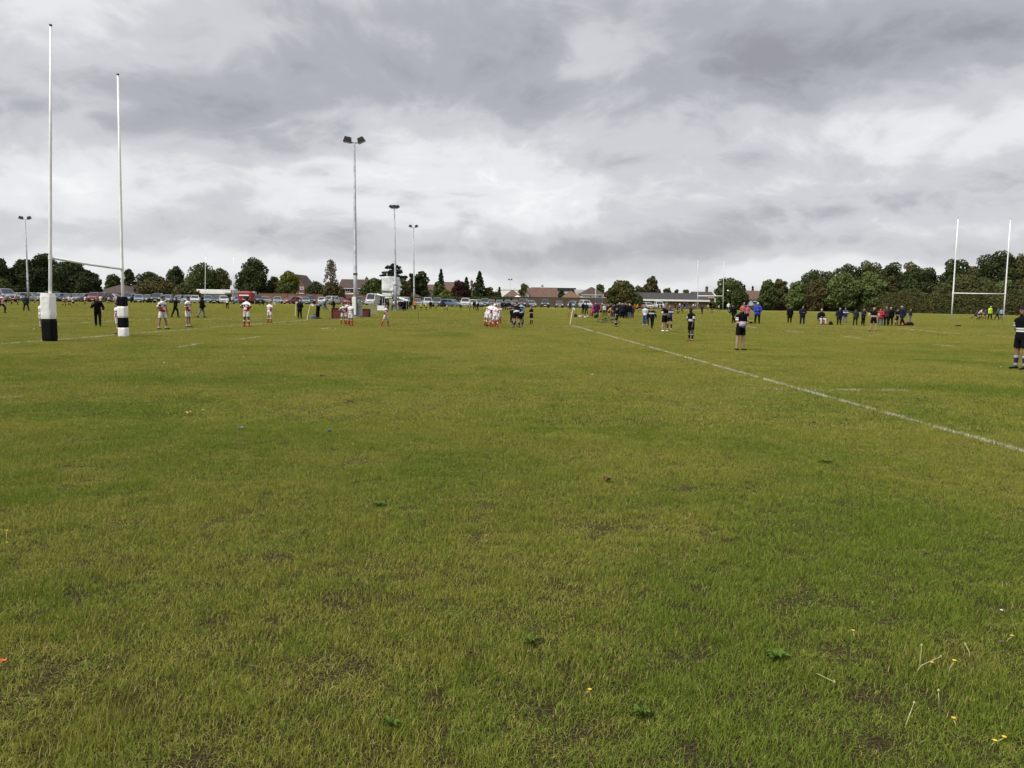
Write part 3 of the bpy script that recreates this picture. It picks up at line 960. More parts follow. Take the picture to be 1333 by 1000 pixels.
# label, px, top, half width, distance, leaf, kind, extra
TREES = [
    # the dark evergreens behind the near goal, and the trees beside them
    ('tall dark cypress at the very edge of the picture, beyond the parked cars', -6, 331, 24, 172, 'cypress', 'round', dict(base_frac=.04, n=6000)),
    ('low green shrub in front of the edge cypress, by the floodlight post', 4, 363, 16, 160, 'green', 'mound', dict(n=2500)),
    ('dark cypress behind the thin lone floodlight, left of the white goal post', 33, 338, 22, 175, 'cypress', 'round', dict(base_frac=.04, n=6000)),
    ('broad dark cypress rising highest behind the padded white and black post', 58, 330, 26, 176, 'cypress', 'round', dict(base_frac=.03, n=7500)),
    ('dark spreading cypress seen under the goal crossbar', 92, 339, 28, 172, 'cypress', 'round', dict(base_frac=.03, n=7500)),
    ('drooping end of the cypress row, sloping down to the brown roof', 116, 352, 16, 168, 'cypress', 'round', dict(base_frac=.03, n=4500)),
    ('small mid green tree behind the striped goal post', 148, 357, 12, 205, 'green', 'round', dict(n=2600)),
    ('thin topped dark tree just beside the striped goal post', 169, 351, 12, 205, 'dark', 'sparse', dict(base_frac=.1, n=3600)),
    ('dark bushy tree above the brown shrubs', 196, 354, 19, 214, 'dark', 'round', dict(n=3600)),
    ('wide brownish olive shrub over the dark parked cars', 205, 360, 30, 186, 'brown', 'mound', dict(n=5200)),
    ('low olive shrub next to the brown one, in front of the trees', 240, 369, 18, 184, 'olive', 'mound', dict(n=3000)),
    ('dark upright tree beside the distant thin white post', 229, 346, 14, 216, 'dark', 'round', dict(base_frac=.06, n=3600)),
    ('large green tree behind the distant thin white goal posts', 264, 342, 24, 214, 'green', 'round', dict(base_frac=.06, n=5200)),
    ('green tree filling the gap between the two thin posts', 288, 349, 15, 216, 'olive', 'round', dict(base_frac=.06, n=3200)),
    ('tall dark dense tree behind the red food stall', 330, 335, 23, 196, 'dark', 'round', dict(base_frac=.03, n=7000)),
    ('small dull green tree between the dark tree and the yellow green one', 357, 360, 11, 200, 'olive', 'round', dict(n=2400)),
    ('yellow green round headed tree in front of the brick gable house', 377, 353, 14, 195, 'yellow', 'round', dict(base_frac=.3, n=2800)),
    ('bushy green lower tree standing over the brick garages', 372, 369, 17, 193, 'olive', 'mound', dict(n=2800)),
    ('dense dark green bush right of the brick gable house', 412, 366, 17, 193, 'dark', 'mound', dict(n=3600)),
    ('thin grey brown autumn tree with sky showing through its crown', 431, 340, 14, 192, 'autumn', 'sparse', dict(base_frac=.2, n=1900, size=.2)),
    ('brownish bush at the foot of the thin autumn tree', 433, 366, 17, 190, 'brown', 'mound', dict(n=3200)),
    ('round green tree between the tall floodlight and the white tower', 487, 362, 18, 192, 'green', 'round', dict(base_frac=.03, n=4200)),
    ('flat topped layered cedar rising behind the white tower', 512, 344, 25, 200, 'spruce', 'cedar', dict(n=7000)),
    ('autumn tinted olive tree below the cedar, beside the white tower', 524, 364, 14, 190, 'brown', 'round', dict(base_frac=.05, n=2800)),
    ('dark broad pine between two grey floodlight poles', 546, 353, 14, 206, 'dark', 'round', dict(base_frac=.05, n=4200)),
    ('dark narrow pine touching the third floodlight pole', 537, 356, 7, 204, 'dark', 'round', dict(base_frac=.05, n=2000)),
    ('spiky small spruce with open branches over the terracotta roofs', 574, 350, 8, 196, 'spruce', 'conifer', dict(n=2000)),
    ('green bush at the foot of the spiky spruce', 571, 367, 10, 194, 'green', 'round', dict(base_frac=.03, n=2200)),
    ('pale green garden shrub behind the long hedge', 581, 377, 12, 190, 'yellow', 'mound', dict(n=1800)),
    ('dark maroon copper beech over the hedge', 598, 365, 13, 193, 'maroon', 'round', dict(base_frac=.03, n=3600)),
    ('short cone shaped conifer touching the copper beech', 607, 361, 9, 195, 'dark', 'conifer', dict(n=2200)),
    ('tallest cone shaped conifer over the hedge', 624, 353, 12, 193, 'dark', 'conifer', dict(n=3400)),
    ('small olive tree beside the tallest conifer', 636, 374, 9, 194, 'olive', 'round', dict(base_frac=.05, n=1800)),
    ('brownish little tree at the end of the hedge', 647, 380, 7, 196, 'brown', 'round', dict(base_frac=.05, n=1300)),
    ('tiny dark fir near the white warehouse', 650, 374, 4, 196, 'dark', 'conifer', dict(n=900)),
    ('olive garden tree behind the wide terracotta bungalow', 683, 369, 9, 225, 'olive', 'round', dict(base_frac=.05, n=2000)),
    ('low dark shrub between the bungalow and the hipped roof', 731, 378, 8, 214, 'dark', 'mound', dict(n=1600)),
    ('low dark bush beside the orange hipped roof', 745, 377, 7, 228, 'dark', 'mound', dict(n=1400)),
    ('small green tree behind the white rendered house', 780, 370, 8, 226, 'green', 'round', dict(n=1600)),
    ('broad dark olive tree between the white house and the long shed', 808, 365, 22, 184, 'olive', 'round', dict(base_frac=.04, n=7000)),
    ('low green shrub at the foot of the broad olive tree', 829, 382, 10, 182, 'green', 'mound', dict(n=1700)),
    ('autumn brown tree with several stems behind the shed roof', 848, 361, 15, 226, 'brown', 'sparse', dict(base_frac=.05, n=5200)),
    ('brown shrubby tree left of the several stemmed autumn tree', 832, 372, 10, 224, 'brown', 'round', dict(base_frac=.05, n=2000)),
    ('small green tree above the shed ridge', 868, 375, 8, 226, 'olive', 'round', dict(n=1400)),
    ('small dark tree above the shed ridge, middle one of three', 880, 377, 6, 228, 'dark', 'round', dict(n=1200)),
    ('small round tree above the shed ridge, nearest the chimney', 893, 377, 7, 228, 'green', 'round', dict(n=1200)),
    ('rounded green tree right behind the middle goal', 948, 362, 22, 190, 'green', 'round', dict(base_frac=.04, n=5600)),
    ('dark shrub filling the foot of the rounded tree by the middle goal', 964, 378, 14, 186, 'dark', 'mound', dict(n=2600)),
    ('dark small tree over the red roof beyond the blue jacket man', 968, 371, 6, 228, 'dark', 'conifer', dict(n=1100)),
    ('tiny dark treetop peeping over the red roof', 979, 373, 4, 232, 'dark', 'conifer', dict(n=700)),
    ('green tree right of the red roofed house, nearer one of a close pair', 999, 364, 14, 190, 'green', 'round', dict(base_frac=.04, n=3800)),
    ('duller tree of the close pair beyond the red roofed house', 1015, 363, 13, 196, 'olive', 'round', dict(base_frac=.04, n=3600)),
    # the wood on the far side
    ('back row tree of the wood where the ridge starts to climb', 1058, 351, 18, 205, 'dark', 'round', dict(base_frac=.04, n=4600)),
    ('dull back row tree between the wood\'s first two humps', 1078, 353, 15, 206, 'olive', 'round', dict(base_frac=.04, n=3600)),
    ('back row tree making the first high hump of the wood', 1101, 343, 19, 206, 'dark', 'round', dict(base_frac=.04, n=5200)),
    ('back row tree behind the bright green pair', 1130, 339, 18, 205, 'olive', 'round', dict(base_frac=.04, n=5200)),
    ('back row tree over the black coated spectators', 1157, 341, 17, 205, 'dark', 'round', dict(base_frac=.04, n=4600)),
    ('back row tree above the navy jacket man', 1184, 341, 16, 204, 'olive', 'round', dict(base_frac=.04, n=4600)),
    ('lower back row tree at the dip beside the far goal', 1205, 348, 15, 202, 'dark', 'round', dict(base_frac=.04, n=4000)),
    ('dark tall tree showing through the nearer upright of the far goal', 1239, 337, 21, 198, 'dark', 'round', dict(base_frac=.04, n=6000)),
    ('back row tree in the dip inside the far goal', 1264, 346, 15, 198, 'olive', 'round', dict(base_frac=.04, n=4000)),
    ('highest dark tree of the wood, inside the far goal uprights', 1293, 327, 27, 194, 'dark', 'round', dict(base_frac=.04, n=8000)),
    ('dark tree at the picture edge beyond the far goal', 1328, 329, 23, 192, 'olive', 'round', dict(base_frac=.04, n=6600)),
    ('last tree of the wood cut by the picture edge', 1352, 338, 20, 188, 'dark', 'round', dict(base_frac=.04, n=4600)),
    ('pale green tree at the start of the wood, beside the dull pair', 1036, 366, 15, 192, 'bright', 'round', dict(base_frac=.04, n=3800)),
    ('brown tinged autumn tree near the start of the wood', 1063, 362, 20, 190, 'brown', 'round', dict(base_frac=.04, n=5200)),
    ('bright green chestnut above the first standing spectators', 1094, 355, 21, 188, 'bright', 'round', dict(base_frac=.04, n=5600)),
    ('bright green chestnut over the pink capped player', 1132, 354, 20, 188, 'bright', 'round', dict(base_frac=.04, n=5600)),
    ('brownish tree squeezed between chestnut and dark oak', 1158, 358, 13, 188, 'brown', 'round', dict(base_frac=.04, n=3000)),
    ('dark green oak standing forward of the wood by the far goal', 1189, 350, 23, 187, 'dark', 'round', dict(base_frac=.04, n=6600)),
    ('olive bush behind the nearer upright of the far goal', 1224, 368, 17, 184, 'olive', 'round', dict(base_frac=.04, n=4200)),
    ('wide olive green tree right behind the far crossbar', 1264, 357, 27, 184, 'olive', 'round', dict(base_frac=.04, n=7000)),
    ('bright green bush behind the farther upright of the far goal', 1305, 365, 17, 182, 'bright', 'round', dict(base_frac=.04, n=4200)),
    ('dark brown tree over the scrum capped player\'s head', 1333, 359, 21, 180, 'brown', 'round', dict(base_frac=.04, n=5600)),
]
for lab, px, top, hw, dist, lf, kind, kw in TREES:
    if px > 1050:
        hw, kw = hw * (1.28 if 'back row' in lab else 1.12), dict(kw, n=int(kw['n'] * 1.25))
    tree(lab, px, top, hw, dist, LF[lf], kind, group='trees beyond the playing field', **kw)

hedge('long clipped green hedge behind the parked cars', 531, 184, 668, 188, [(531, 387), (600, 387), (668, 387.5)], 1.0, LF['hedge'], 9000, 0.20)
hedge('tall rough hedge bordering the field below the wood', 1092, 192, 1350, 166, [(1092, 397), (1104, 388), (1118, 381), (1150, 381), (1180, 380), (1200, 382), (1260, 381), (1300, 379), (1350, 377)], 2.6, LF['olive'], 55000, 0.19)
hedge('reddish brown bramble bank at the field edge', 992, 196, 1104, 188, [(992, 398), (1010, 392), (1032, 387), (1060, 388), (1085, 389), (1104, 394)], 1.8, LF['bramble'], 9000, 0.24, 'bramble', 'bramble bank')
hedge('strip of dry tan reeds along the field edge', 962, 189, 1006, 192, [(962, 399), (984, 397.5), (1006, 399)], 0.5, LF['reed'], 3000, 0.16, 'reeds', 'reeds')
hedge('dark low hedge row behind the cars under the cypresses', -40, 178, 132, 176, [(-40, 380), (40, 380), (132, 382)], 1.0, LF['cypress'], 8000, 0.22)
hedge('low green hedge between the shed and the rounded tree', 925, 200, 966, 196, [(925, 394), (945, 393), (966, 395)], 1.0, LF['dark'], 3500, 0.22)

# ------------------------------------------------------------------ buildings
BRICK_RED = brick_mat('brick_red', (0.155, 0.062, 0.034), (0.20, 0.082, 0.046), (0.17, 0.13, 0.10))
BRICK_BROWN = brick_mat('brick_brown', (0.115, 0.068, 0.040), (0.15, 0.088, 0.052), (0.14, 0.11, 0.08))
BRICK_OLIVE = brick_mat('boundary_boards', (0.075, 0.056, 0.030), (0.098, 0.074, 0.042), (0.04, 0.033, 0.02), 1.8, 0.16)
RENDER = mat('white_render', (0.68, 0.67, 0.63), 0.85, 0.06, 0.6)
CREAM = mat('cream_render', (0.50, 0.46, 0.37), 0.85, 0.1, 0.6)
CLAD = mat('white_cladding', (0.74, 0.75, 0.76), 0.6, 0.05, 0.3)
ROOF_BROWN = roof_mat('roof_brown', (0.050, 0.031, 0.022), (0.066, 0.041, 0.030))
ROOF_RED = roof_mat('roof_red', (0.100, 0.052, 0.036), (0.125, 0.066, 0.045))
ROOF_TAN = roof_mat('roof_tan', (0.125, 0.066, 0.040), (0.15, 0.082, 0.05))
ROOF_GREY = mat('roof_grey_felt', (0.036, 0.031, 0.031), 0.85, 0.12, 0.8)
ROOF_DARK = mat('roof_black', (0.02, 0.02, 0.022), 0.7, 0.1)
FRAME_W = mat('white_upvc', (0.72, 0.72, 0.70), 0.5, 0.05)


def fbox(root, name, m, pxl, pxr, pyt, pyb, dist, dep, off=0.0, bevel=0.0, parent=None):
    """box whose front spans the given pixels at a distance, in the frame of root"""
    a, b = D(pxl, pyt, dist), D(pxr, pyb, dist)
    zt = D((pxl + pxr) / 2, pyt, dist).z
    zb = 0.0 if pyb is None else D((pxl + pxr) / 2, pyb, dist).z
    c = Vector(((a.x + b.x) / 2, dist + dep / 2 - off, (zt + zb) / 2)) - root.location
    mb = MB().box(c, (b.x - a.x, dep, zt - zb))
    return mb.obj(name, m, parent or root, bevel=bevel)


def window(root, pxl, pxr, pyt, pyb, dist, frame=FRAME_W, name='window'):
    a, b = D(pxl, pyt, dist), D(pxr, pyb, dist)
    zt, zb = a.z, b.z
    x0, x1 = a.x - root.location.x, b.x - root.location.x
    y = dist - root.location.y - 0.04
    mb = MB()
    t = min(0.09, 0.14 * (x1 - x0))
    for bx in ((x0, x0 + t), (x1 - t, x1), ((x0 + x1) / 2 - t / 2, (x0 + x1) / 2 + t / 2)):
        mb.box(((bx[0] + bx[1]) / 2, y, (zt + zb) / 2), (bx[1] - bx[0], 0.08, zt - zb))
    mb.box(((x0 + x1) / 2, y, zt - t / 2), (x1 - x0 - 0.004, 0.076, t))
    mb.box(((x0 + x1) / 2, y - 0.03, zb), (x1 - x0 + 0.16, 0.14, 0.07))
    f = mb.obj(name, frame, root)
    MB().box(((x0 + x1) / 2, y + 0.012, (zt + zb) / 2), (x1 - x0 - t, 0.02, zt - zb - t)).obj('pane', PANE, f)
    return f


def house(label, pxl, pxr, dist, eave, ridge, kind, wall, roof, depth=8.0, wins=(), chim=(), over=0.35, cat='house', name='house', ridge_px=None, bargeboard=None, fascia=0.0):
    xl, xr = XY(pxl, dist).x, XY(pxr, dist).x
    cx = (xl + xr) / 2
    root = empty(name, (cx, dist + depth / 2, 0))
    tag(root, label, cat)
    pc = (pxl + pxr) / 2
    ze = D(pc, eave, dist).z
    zr = D(pc, ridge, dist + (depth / 2 if kind != 'gable' else 0)).z
    hx, hy = (xr - xl) / 2, depth / 2
    mb = MB()
    if kind == 'gable':       # gable end towards the field
        mb.add([(-hx, -hy, 0), (hx, -hy, 0), (hx, -hy, ze), (0, -hy, zr - 0.1), (-hx, -hy, ze), (-hx, hy, 0), (hx, hy, 0), (hx, hy, ze), (0, hy, zr - 0.1), (-hx, hy, ze)],
               [(0, 1, 2, 3, 4), (9, 8, 7, 6, 5), (1, 6, 7, 2), (5, 0, 4, 9), (2, 7, 8, 3), (4, 3, 8, 9)])
        rb = MB()
        for s in (-1, 1):
            sl = (zr - ze) / hx
            ex = hx + over
            zq = ze - over * sl
            rb.add([(0, -hy - over, zr + .06), (s * ex, -hy - over, zq + .06), (s * ex, hy + over, zq + .06), (0, hy + over, zr + .06),
                    (0, -hy - over, zr - .08), (s * ex, -hy - over, zq - .08), (s * ex, hy + over, zq - .08), (0, hy + over, zr - .08)],
                   [(0, 1, 2, 3), (7, 6, 5, 4), (0, 4, 5, 1), (1, 5, 6, 2), (2, 6, 7, 3), (3, 7, 4, 0)])
    elif kind == 'side':
        mb.add([(-hx, -hy, 0), (hx, -hy, 0), (hx, hy, 0), (-hx, hy, 0), (-hx, -hy, ze), (hx, -hy, ze), (hx, hy, ze), (-hx, hy, ze), (-hx, 0, zr - .1), (hx, 0, zr - .1)],
               [(0, 1, 5, 4), (1, 2, 6, 9, 5), (2, 3, 7, 6), (3, 0, 4, 8, 7), (4, 5, 9, 8), (7, 8, 9, 6)])
        rb = MB()
        for s in (-1, 1):
            sl = (zr - ze) / hy
            ey = hy + over
            zq = ze - over * sl
            ex = hx + over * 0.6
            rb.add([(-ex, 0, zr + .06), (ex, 0, zr + .06), (ex, s * ey, zq + .06), (-ex, s * ey, zq + .06), (-ex, 0, zr - .08), (ex, 0, zr - .08), (ex, s * ey, zq - .08), (-ex, s * ey, zq - .08)],
                   [(0, 1, 2, 3), (7, 6, 5, 4), (0, 4, 5, 1), (1, 5, 6, 2), (2, 6, 7, 3), (3, 7, 4, 0)])
    else:                      # hipped
        mb.box((0, 0, ze / 2), (2 * hx, 2 * hy, ze))
        rl = max(0.15, hx - hy)
        ex, ey = hx + over, hy + over
        rb = MB().add([(-ex, -ey, ze), (ex, -ey, ze), (ex, ey, ze), (-ex, ey, ze), (-rl, 0, zr), (rl, 0, zr), (-ex, -ey, ze - .12), (ex, -ey, ze - .12), (ex, ey, ze - .12), (-ex, ey, ze - .12)],
                      [(0, 1, 5, 4), (1, 2, 5), (2, 3, 4, 5), (3, 0, 4), (6, 7, 1, 0), (7, 8, 2, 1), (8, 9, 3, 2), (9, 6, 0, 3), (9, 8, 7, 6)])
    mb.obj('wall', wall, root)
    rf = rb.obj('roof', roof, root)
    gut = MB().box((0, -hy - over - 0.06, ze - 0.15 - fascia / 2), (2 * hx + 0.2, 0.12, 0.12 + fascia)) if kind != 'gable' else None
    if gut:
        gut.obj('gutter', FRAME_W if bargeboard is None else bargeboard, root)
    for cp, ctop in chim:
        dd = dist + depth / 2
        c = D(cp, ctop, dd)
        cm = MB().box((c.x - cx, 0.3, (c.z + zr - 1.2) / 2), (0.75, 0.6, c.z - zr + 1.2))
        cm.box((c.x - cx, 0.3, c.z - 0.09), (0.87, 0.72, 0.14))
        ch = cm.obj('chimney', wall if wall is not RENDER else BRICK_BROWN, rf)
        MB().tube((c.x - cx, 0.3, c.z - 0.02), (c.x - cx, 0.3, c.z + 0.35), 0.13, 0.10).obj('chimney_pot', ROOF_RED, rf)
    for wl, wr, wt, wb in wins:
        window(root, wl, wr, wt, wb, dist)
    return root


house('low brown roofed house half hidden behind the cars, by the striped goal post', 124, 168, 186, 381, 370, 'hip', CREAM, ROOF_BROWN, 10, [(128, 134, 382.5, 387), (140, 147, 382.5, 387)])
house('small white gabled house end beside the striped goal post', 166, 178, 200, 378, 371, 'gable', RENDER, ROOF_BROWN, 8, [(169.5, 174, 379, 382.5)])
house('tiny white gable fronted house left of the striped post', 150, 159, 197, 377.5, 372, 'gable', RENDER, ROOF_BROWN, 8, [(153, 156.5, 378.5, 381.5)])
house('brick house with its gable end and window facing the field', 371, 401.5, 210, 376, 357.5, 'gable', BRICK_RED, ROOF_BROWN, 10, [(387.5, 391.2, 373.4, 377.6), (391.9, 395.6, 373.4, 377.6)])
house('two storey brick house with brown roof behind the tall floodlight', 441, 479, 208, 375, 364, 'side', BRICK_RED, ROOF_BROWN, 9, [(449.5, 455.5, 375.8, 380), (464, 470.5, 375.8, 380), (474, 477.5, 375.8, 380)], [(477, 361.5)])
house('terracotta roofed bungalow between the second and third floodlight poles', 524, 566, 212, 384, 370.5, 'side', CREAM, ROOF_RED, 10, [(548, 553, 384.6, 389)])
house('small tan gabled porch house with white bargeboards under the bungalow roof', 553, 567, 207, 384, 377, 'gable', RENDER, ROOF_TAN, 5, [(558, 562, 381, 386)])
house('pale low garage with a shallow tan roof near the white tower', 524, 545, 199, 386.5, 380.5, 'hip', CREAM, ROOF_TAN, 6, cat='garage', name='garage')
house('brick house with red roof hidden behind the spiky spruce', 571, 605, 220, 379, 367.5, 'side', BRICK_RED, ROOF_RED, 9, [(585, 590, 380, 384)])
house('narrow brick gable just beside the tallest conifer', 611, 624, 222, 378, 367.5, 'gable', BRICK_BROWN, ROOF_BROWN, 8, [(615, 618.5, 374, 378)], [(614, 365.5)])
house('brick red hipped roof house in front of the white warehouse', 655, 679, 212, 387, 377.5, 'hip', BRICK_RED, ROOF_RED, 9)
house('wide bungalow with a big terracotta roof and a central chimney', 687, 725.5, 205, 387.4, 375.2, 'side', CREAM, ROOF_RED, 10, [(712, 716.5, 388.6, 392)], [(706, 371.8)])
house('white gable end with steep bargeboard joined beside the wide bungalow', 683, 688.5, 203.5, 385.5, 378.5, 'gable', RENDER, ROOF_RED, 6, [(684.8, 686.8, 384, 387.5)])
house('orange tiled hipped roof house over the boundary wall', 731, 758, 208, 389, 378.6, 'hip', BRICK_RED, ROOF_TAN, 9)
house('white rendered house with a brown hipped roof', 757, 787, 212, 383.2, 373.8, 'hip', RENDER, ROOF_BROWN, 10, [(767.6, 770.2, 384.8, 387.8), (779, 783, 384.4, 387.4)])
house('brick house end with tall chimney behind the middle goal', 905, 930, 226, 387, 380.2, 'side', BRICK_BROWN, ROOF_BROWN, 9, chim=[(920.5, 373.5)])
house('red roofed house between the trees beyond the man in blue', 968, 992, 214, 391, 378.8, 'side', CREAM, ROOF_RED, 9, [(982, 987, 391.6, 395)])
house('small pale blue grey shed at the field edge behind the man in blue', 980, 990, 198, 392, 389.5, 'side', mat('pale_blue_boards', (0.33, 0.40, 0.46), 0.8, 0.1), ROOF_GREY, 3.5, cat='garden shed', name='garden_shed')
house('long low brick shed with a grey roof and white fascia', 812, 923, 197, 389.4, 381.6, 'side', BRICK_BROWN, ROOF_GREY, 12, cat='shed', name='sports_shed', bargeboard=FRAME_W, fascia=0.32, wins=[(866, 869, 392.4, 396), (905, 909, 392.4, 396)])


def flat_block(label, pxl, pxr, dist, top, depth, wall, roof, cat, name, fascia=0.25, wins=(), door=None):
    xl, xr = XY(pxl, dist).x, XY(pxr, dist).x
    zt = D((pxl + pxr) / 2, top, dist).z
    root = empty(name, ((xl + xr) / 2, dist + depth / 2, 0))
    tag(root, label, cat)
    W = xr - xl
    MB().box((0, 0, (zt - fascia) / 2), (W, depth, zt - fascia)).obj('wall', wall, root)
    MB().box((0, 0, zt - fascia / 2), (W + 0.3, depth + 0.3, fascia)).obj('roof', roof, root, bevel=0.02)
    for q in wins:
        window(root, *q, dist)
    if door:
        a, b = XY(door[0], dist).x, XY(door[1], dist).x
        MB().box(((a + b) / 2 - root.location.x, -depth / 2 - 0.03, 1.0), (b - a, 0.08, 2.0)).obj('door', DARK_STEEL, root)
    return root


flat_block('long flat roofed changing block with a pale roof edge behind the thin posts', 251, 300, 198, 376.8, 10, CREAM, RENDER, 'clubhouse', 'clubhouse', 0.9, [(256, 262, 381, 385), (270, 276, 381, 385)])
flat_block('lower flat roofed annex in front of the pale changing block', 240, 292, 192, 380.6, 5, BRICK_BROWN, RENDER, 'clubhouse annex', 'clubhouse_annex', 0.4)
flat_block('flat roofed brick garage row with white roof edge under the yellow green tree', 349, 399, 200, 381.2, 7, BRICK_RED, RENDER, 'garage row', 'garage_row', 0.35, door=(384, 390))
flat_block('brick lean-to with a white canopy below the two storey house', 437, 462, 200, 381.4, 5, BRICK_RED, RENDER, 'lean-to', 'lean_to', 0.35)
flat_block('white warehouse beyond the hedge end, with a flat pale roof', 646, 680, 300, 375.4, 20, CLAD, CLAD, 'warehouse', 'warehouse', 0.6)
flat_block('long dark roofed stadium stand behind the terracotta bungalow', 692, 749, 310, 374.6, 14, mat('stand_wall', (0.40, 0.42, 0.43), 0.8, 0.2, 0.3), ROOF_DARK, 'grandstand', 'grandstand', 1.3)
flat_block('white flat roofed works building behind the orange hipped roof', 748, 772, 300, 377.2, 14, CLAD, mat('pale_grey_roof', (0.45, 0.46, 0.47), 0.7, 0.1), 'works building', 'works_building', 1.3)


def boundary(label, pts_px, top_off, m, cap, name, cat, thick=0.25):
    """wall along (px, dist) points; top_off = height in metres"""
    root = empty(name, XY(*pts_px[0]))
    tag(root, label, cat)
    for (pa, da), (pb, db) in zip(pts_px, pts_px[1:]):
        a, b = XY(pa, da), XY(pb, db)
        L = (b - a).length
        ang = math.atan2(b.y - a.y, b.x - a.x)
        c = (a + b) / 2 - root.location
        MB().box((c.x, c.y, top_off / 2), (L, thick, top_off), ang).obj('wall_panel', m, root)
        MB().box((c.x, c.y, top_off + 0.035), (L, thick + 0.08, 0.07), ang).obj('coping', cap, root)
        k = max(2, int(L / 6))
        for i in range(k):
            p = a.lerp(b, i / k) - root.location
            MB().box((p.x, p.y - 0.02, (top_off + 0.1) / 2), (0.36, thick + 0.12, top_off + 0.1), ang).obj('pier', m, root)
    return root


boundary('red brick boundary wall behind the cars, from the food stall to the tall floodlight', [(338, 190), (480, 189)], 2.25, BRICK_RED, BRICK_BROWN, 'boundary_wall', 'wall')
boundary('dull brown boarded boundary fence behind the cars in front of the bungalows', [(656, 192), (800, 194)], 2.35, BRICK_OLIVE, BRICK_OLIVE, 'boundary_fence', 'fence')
boundary('grey brown low wall behind the cars below the brown shrubs', [(126, 180), (250, 184)], 1.7, BRICK_BROWN, BRICK_BROWN, 'boundary_wall', 'wall')


# ------------------------------------------------------------------ cars
def car_paint(name, col, metal=0.25):
    return mat('paint_' + name, col, 0.32, 0.04, 1.0, metal=metal, spec=0.5, coat=0.5)


PAINT = {
    'silver': car_paint('silver', (0.17, 0.18, 0.195), 0.4), 'white': car_paint('white', (0.40, 0.40, 0.41), 0.0), 'grey': car_paint('grey', (0.10, 0.105, 0.115), 0.4),
    'slate': car_paint('slate', (0.15, 0.19, 0.24), 0.3), 'black': car_paint('black', (0.018, 0.019, 0.022), 0.1), 'navy': car_paint('navy', (0.025, 0.035, 0.07), 0.2),
    'red': car_paint('red', (0.17, 0.022, 0.03), 0.1), 'maroon': car_paint('maroon', (0.060, 0.018, 0.022), 0.2), 'blue': car_paint('blue', (0.04, 0.11, 0.27), 0.2),
    'paleblue': car_paint('paleblue', (0.12, 0.15, 0.20), 0.3), 'teal': car_paint('teal', (0.06, 0.16, 0.24), 0.3), 'champagne': car_paint('champagne', (0.40, 0.37, 0.33), 0.4),
}
HEAD = mat('headlamp_glass', (0.62, 0.64, 0.66), 0.15, 0.1, 4.0, spec=0.8)
TAIL = mat('tail_lamp', (0.35, 0.02, 0.02), 0.25, 0.1)
PLATE_W, PLATE_Y = mat('plate_white', (0.75, 0.75, 0.7), 0.5, 0.02), mat('plate_yellow', (0.7, 0.5, 0.04), 0.5, 0.02)
TYRE = mat('tyre', (0.018, 0.018, 0.018), 0.9, 0.1)
RIM = mat('alloy', (0.35, 0.36, 0.37), 0.4, 0.1, metal=0.6)
CAR_SPECS = {
    # stations of the body: y, z bottom, z shoulder, half width ; greenhouse: base front y, base rear y, roof front y, roof rear y, roof z, roof half width
    'hatch': dict(st=[(-2.02, .34, .60, .66), (-1.93, .22, .70, .79), (-1.35, .20, .88, .85), (-.35, .19, .95, .87), (1.0, .19, .98, .87), (1.78, .22, .98, .82), (1.97, .36, .84, .74)], gh=(-1.12, 1.93, -.30, 1.42, 1.48, .60)),
    'estate': dict(st=[(-2.25, .34, .60, .68), (-2.15, .22, .70, .82), (-1.5, .20, .88, .88), (-.4, .19, .94, .90), (1.2, .19, .97, .90), (2.05, .22, .98, .85), (2.25, .36, .84, .77)], gh=(-1.2, 2.2, -.35, 1.85, 1.50, .62)),
    'suv': dict(st=[(-2.2, .42, .74, .74), (-2.1, .30, .88, .87), (-1.4, .26, 1.06, .92), (-.4, .25, 1.10, .94), (1.2, .25, 1.12, .94), (2.05, .28, 1.12, .89), (2.22, .44, .95, .82)], gh=(-1.12, 2.18, -.45, 1.8, 1.74, .67)),
    'saloon': dict(st=[(-2.3, .34, .58, .68), (-2.2, .22, .68, .82), (-1.5, .20, .86, .87), (-.4, .19, .92, .88), (1.2, .19, .95, .88), (2.15, .22, .95, .84), (2.32, .38, .82, .75)], gh=(-1.1, 1.75, -.25, .95, 1.43, .60)),
    'van': dict(st=[(-2.55, .40, .80, .84), (-2.45, .30, 1.0, .95), (-1.9, .26, 1.18, .98), (-.9, .25, 1.30, .99), (1.4, .25, 1.35, .99), (2.4, .28, 1.35, .98), (2.55, .36, 1.33, .95)], gh=(-1.95, 2.53, -1.15, 2.42, 2.35, .86)),
}
CAR_MESH = {}


def lerp3(a, b, t):
    return Vector(a).lerp(Vector(b), t)


def quad_panel(a, b, c, d, u0, u1, v0, v1, off=0.008, thick=0.012):
    """panel set proud of the quad a b c d (a-b bottom, d-c top)"""
    def P(u, v):
        return lerp3(lerp3(a, b, u), lerp3(d, c, u), v)
    q = [P(u0, v0), P(u1, v0), P(u1, v1), P(u0, v1)]
    n = (q[1] - q[0]).cross(q[3] - q[0]).normalized()
    return [p + n * off for p in q], [p - n * thick for p in q]


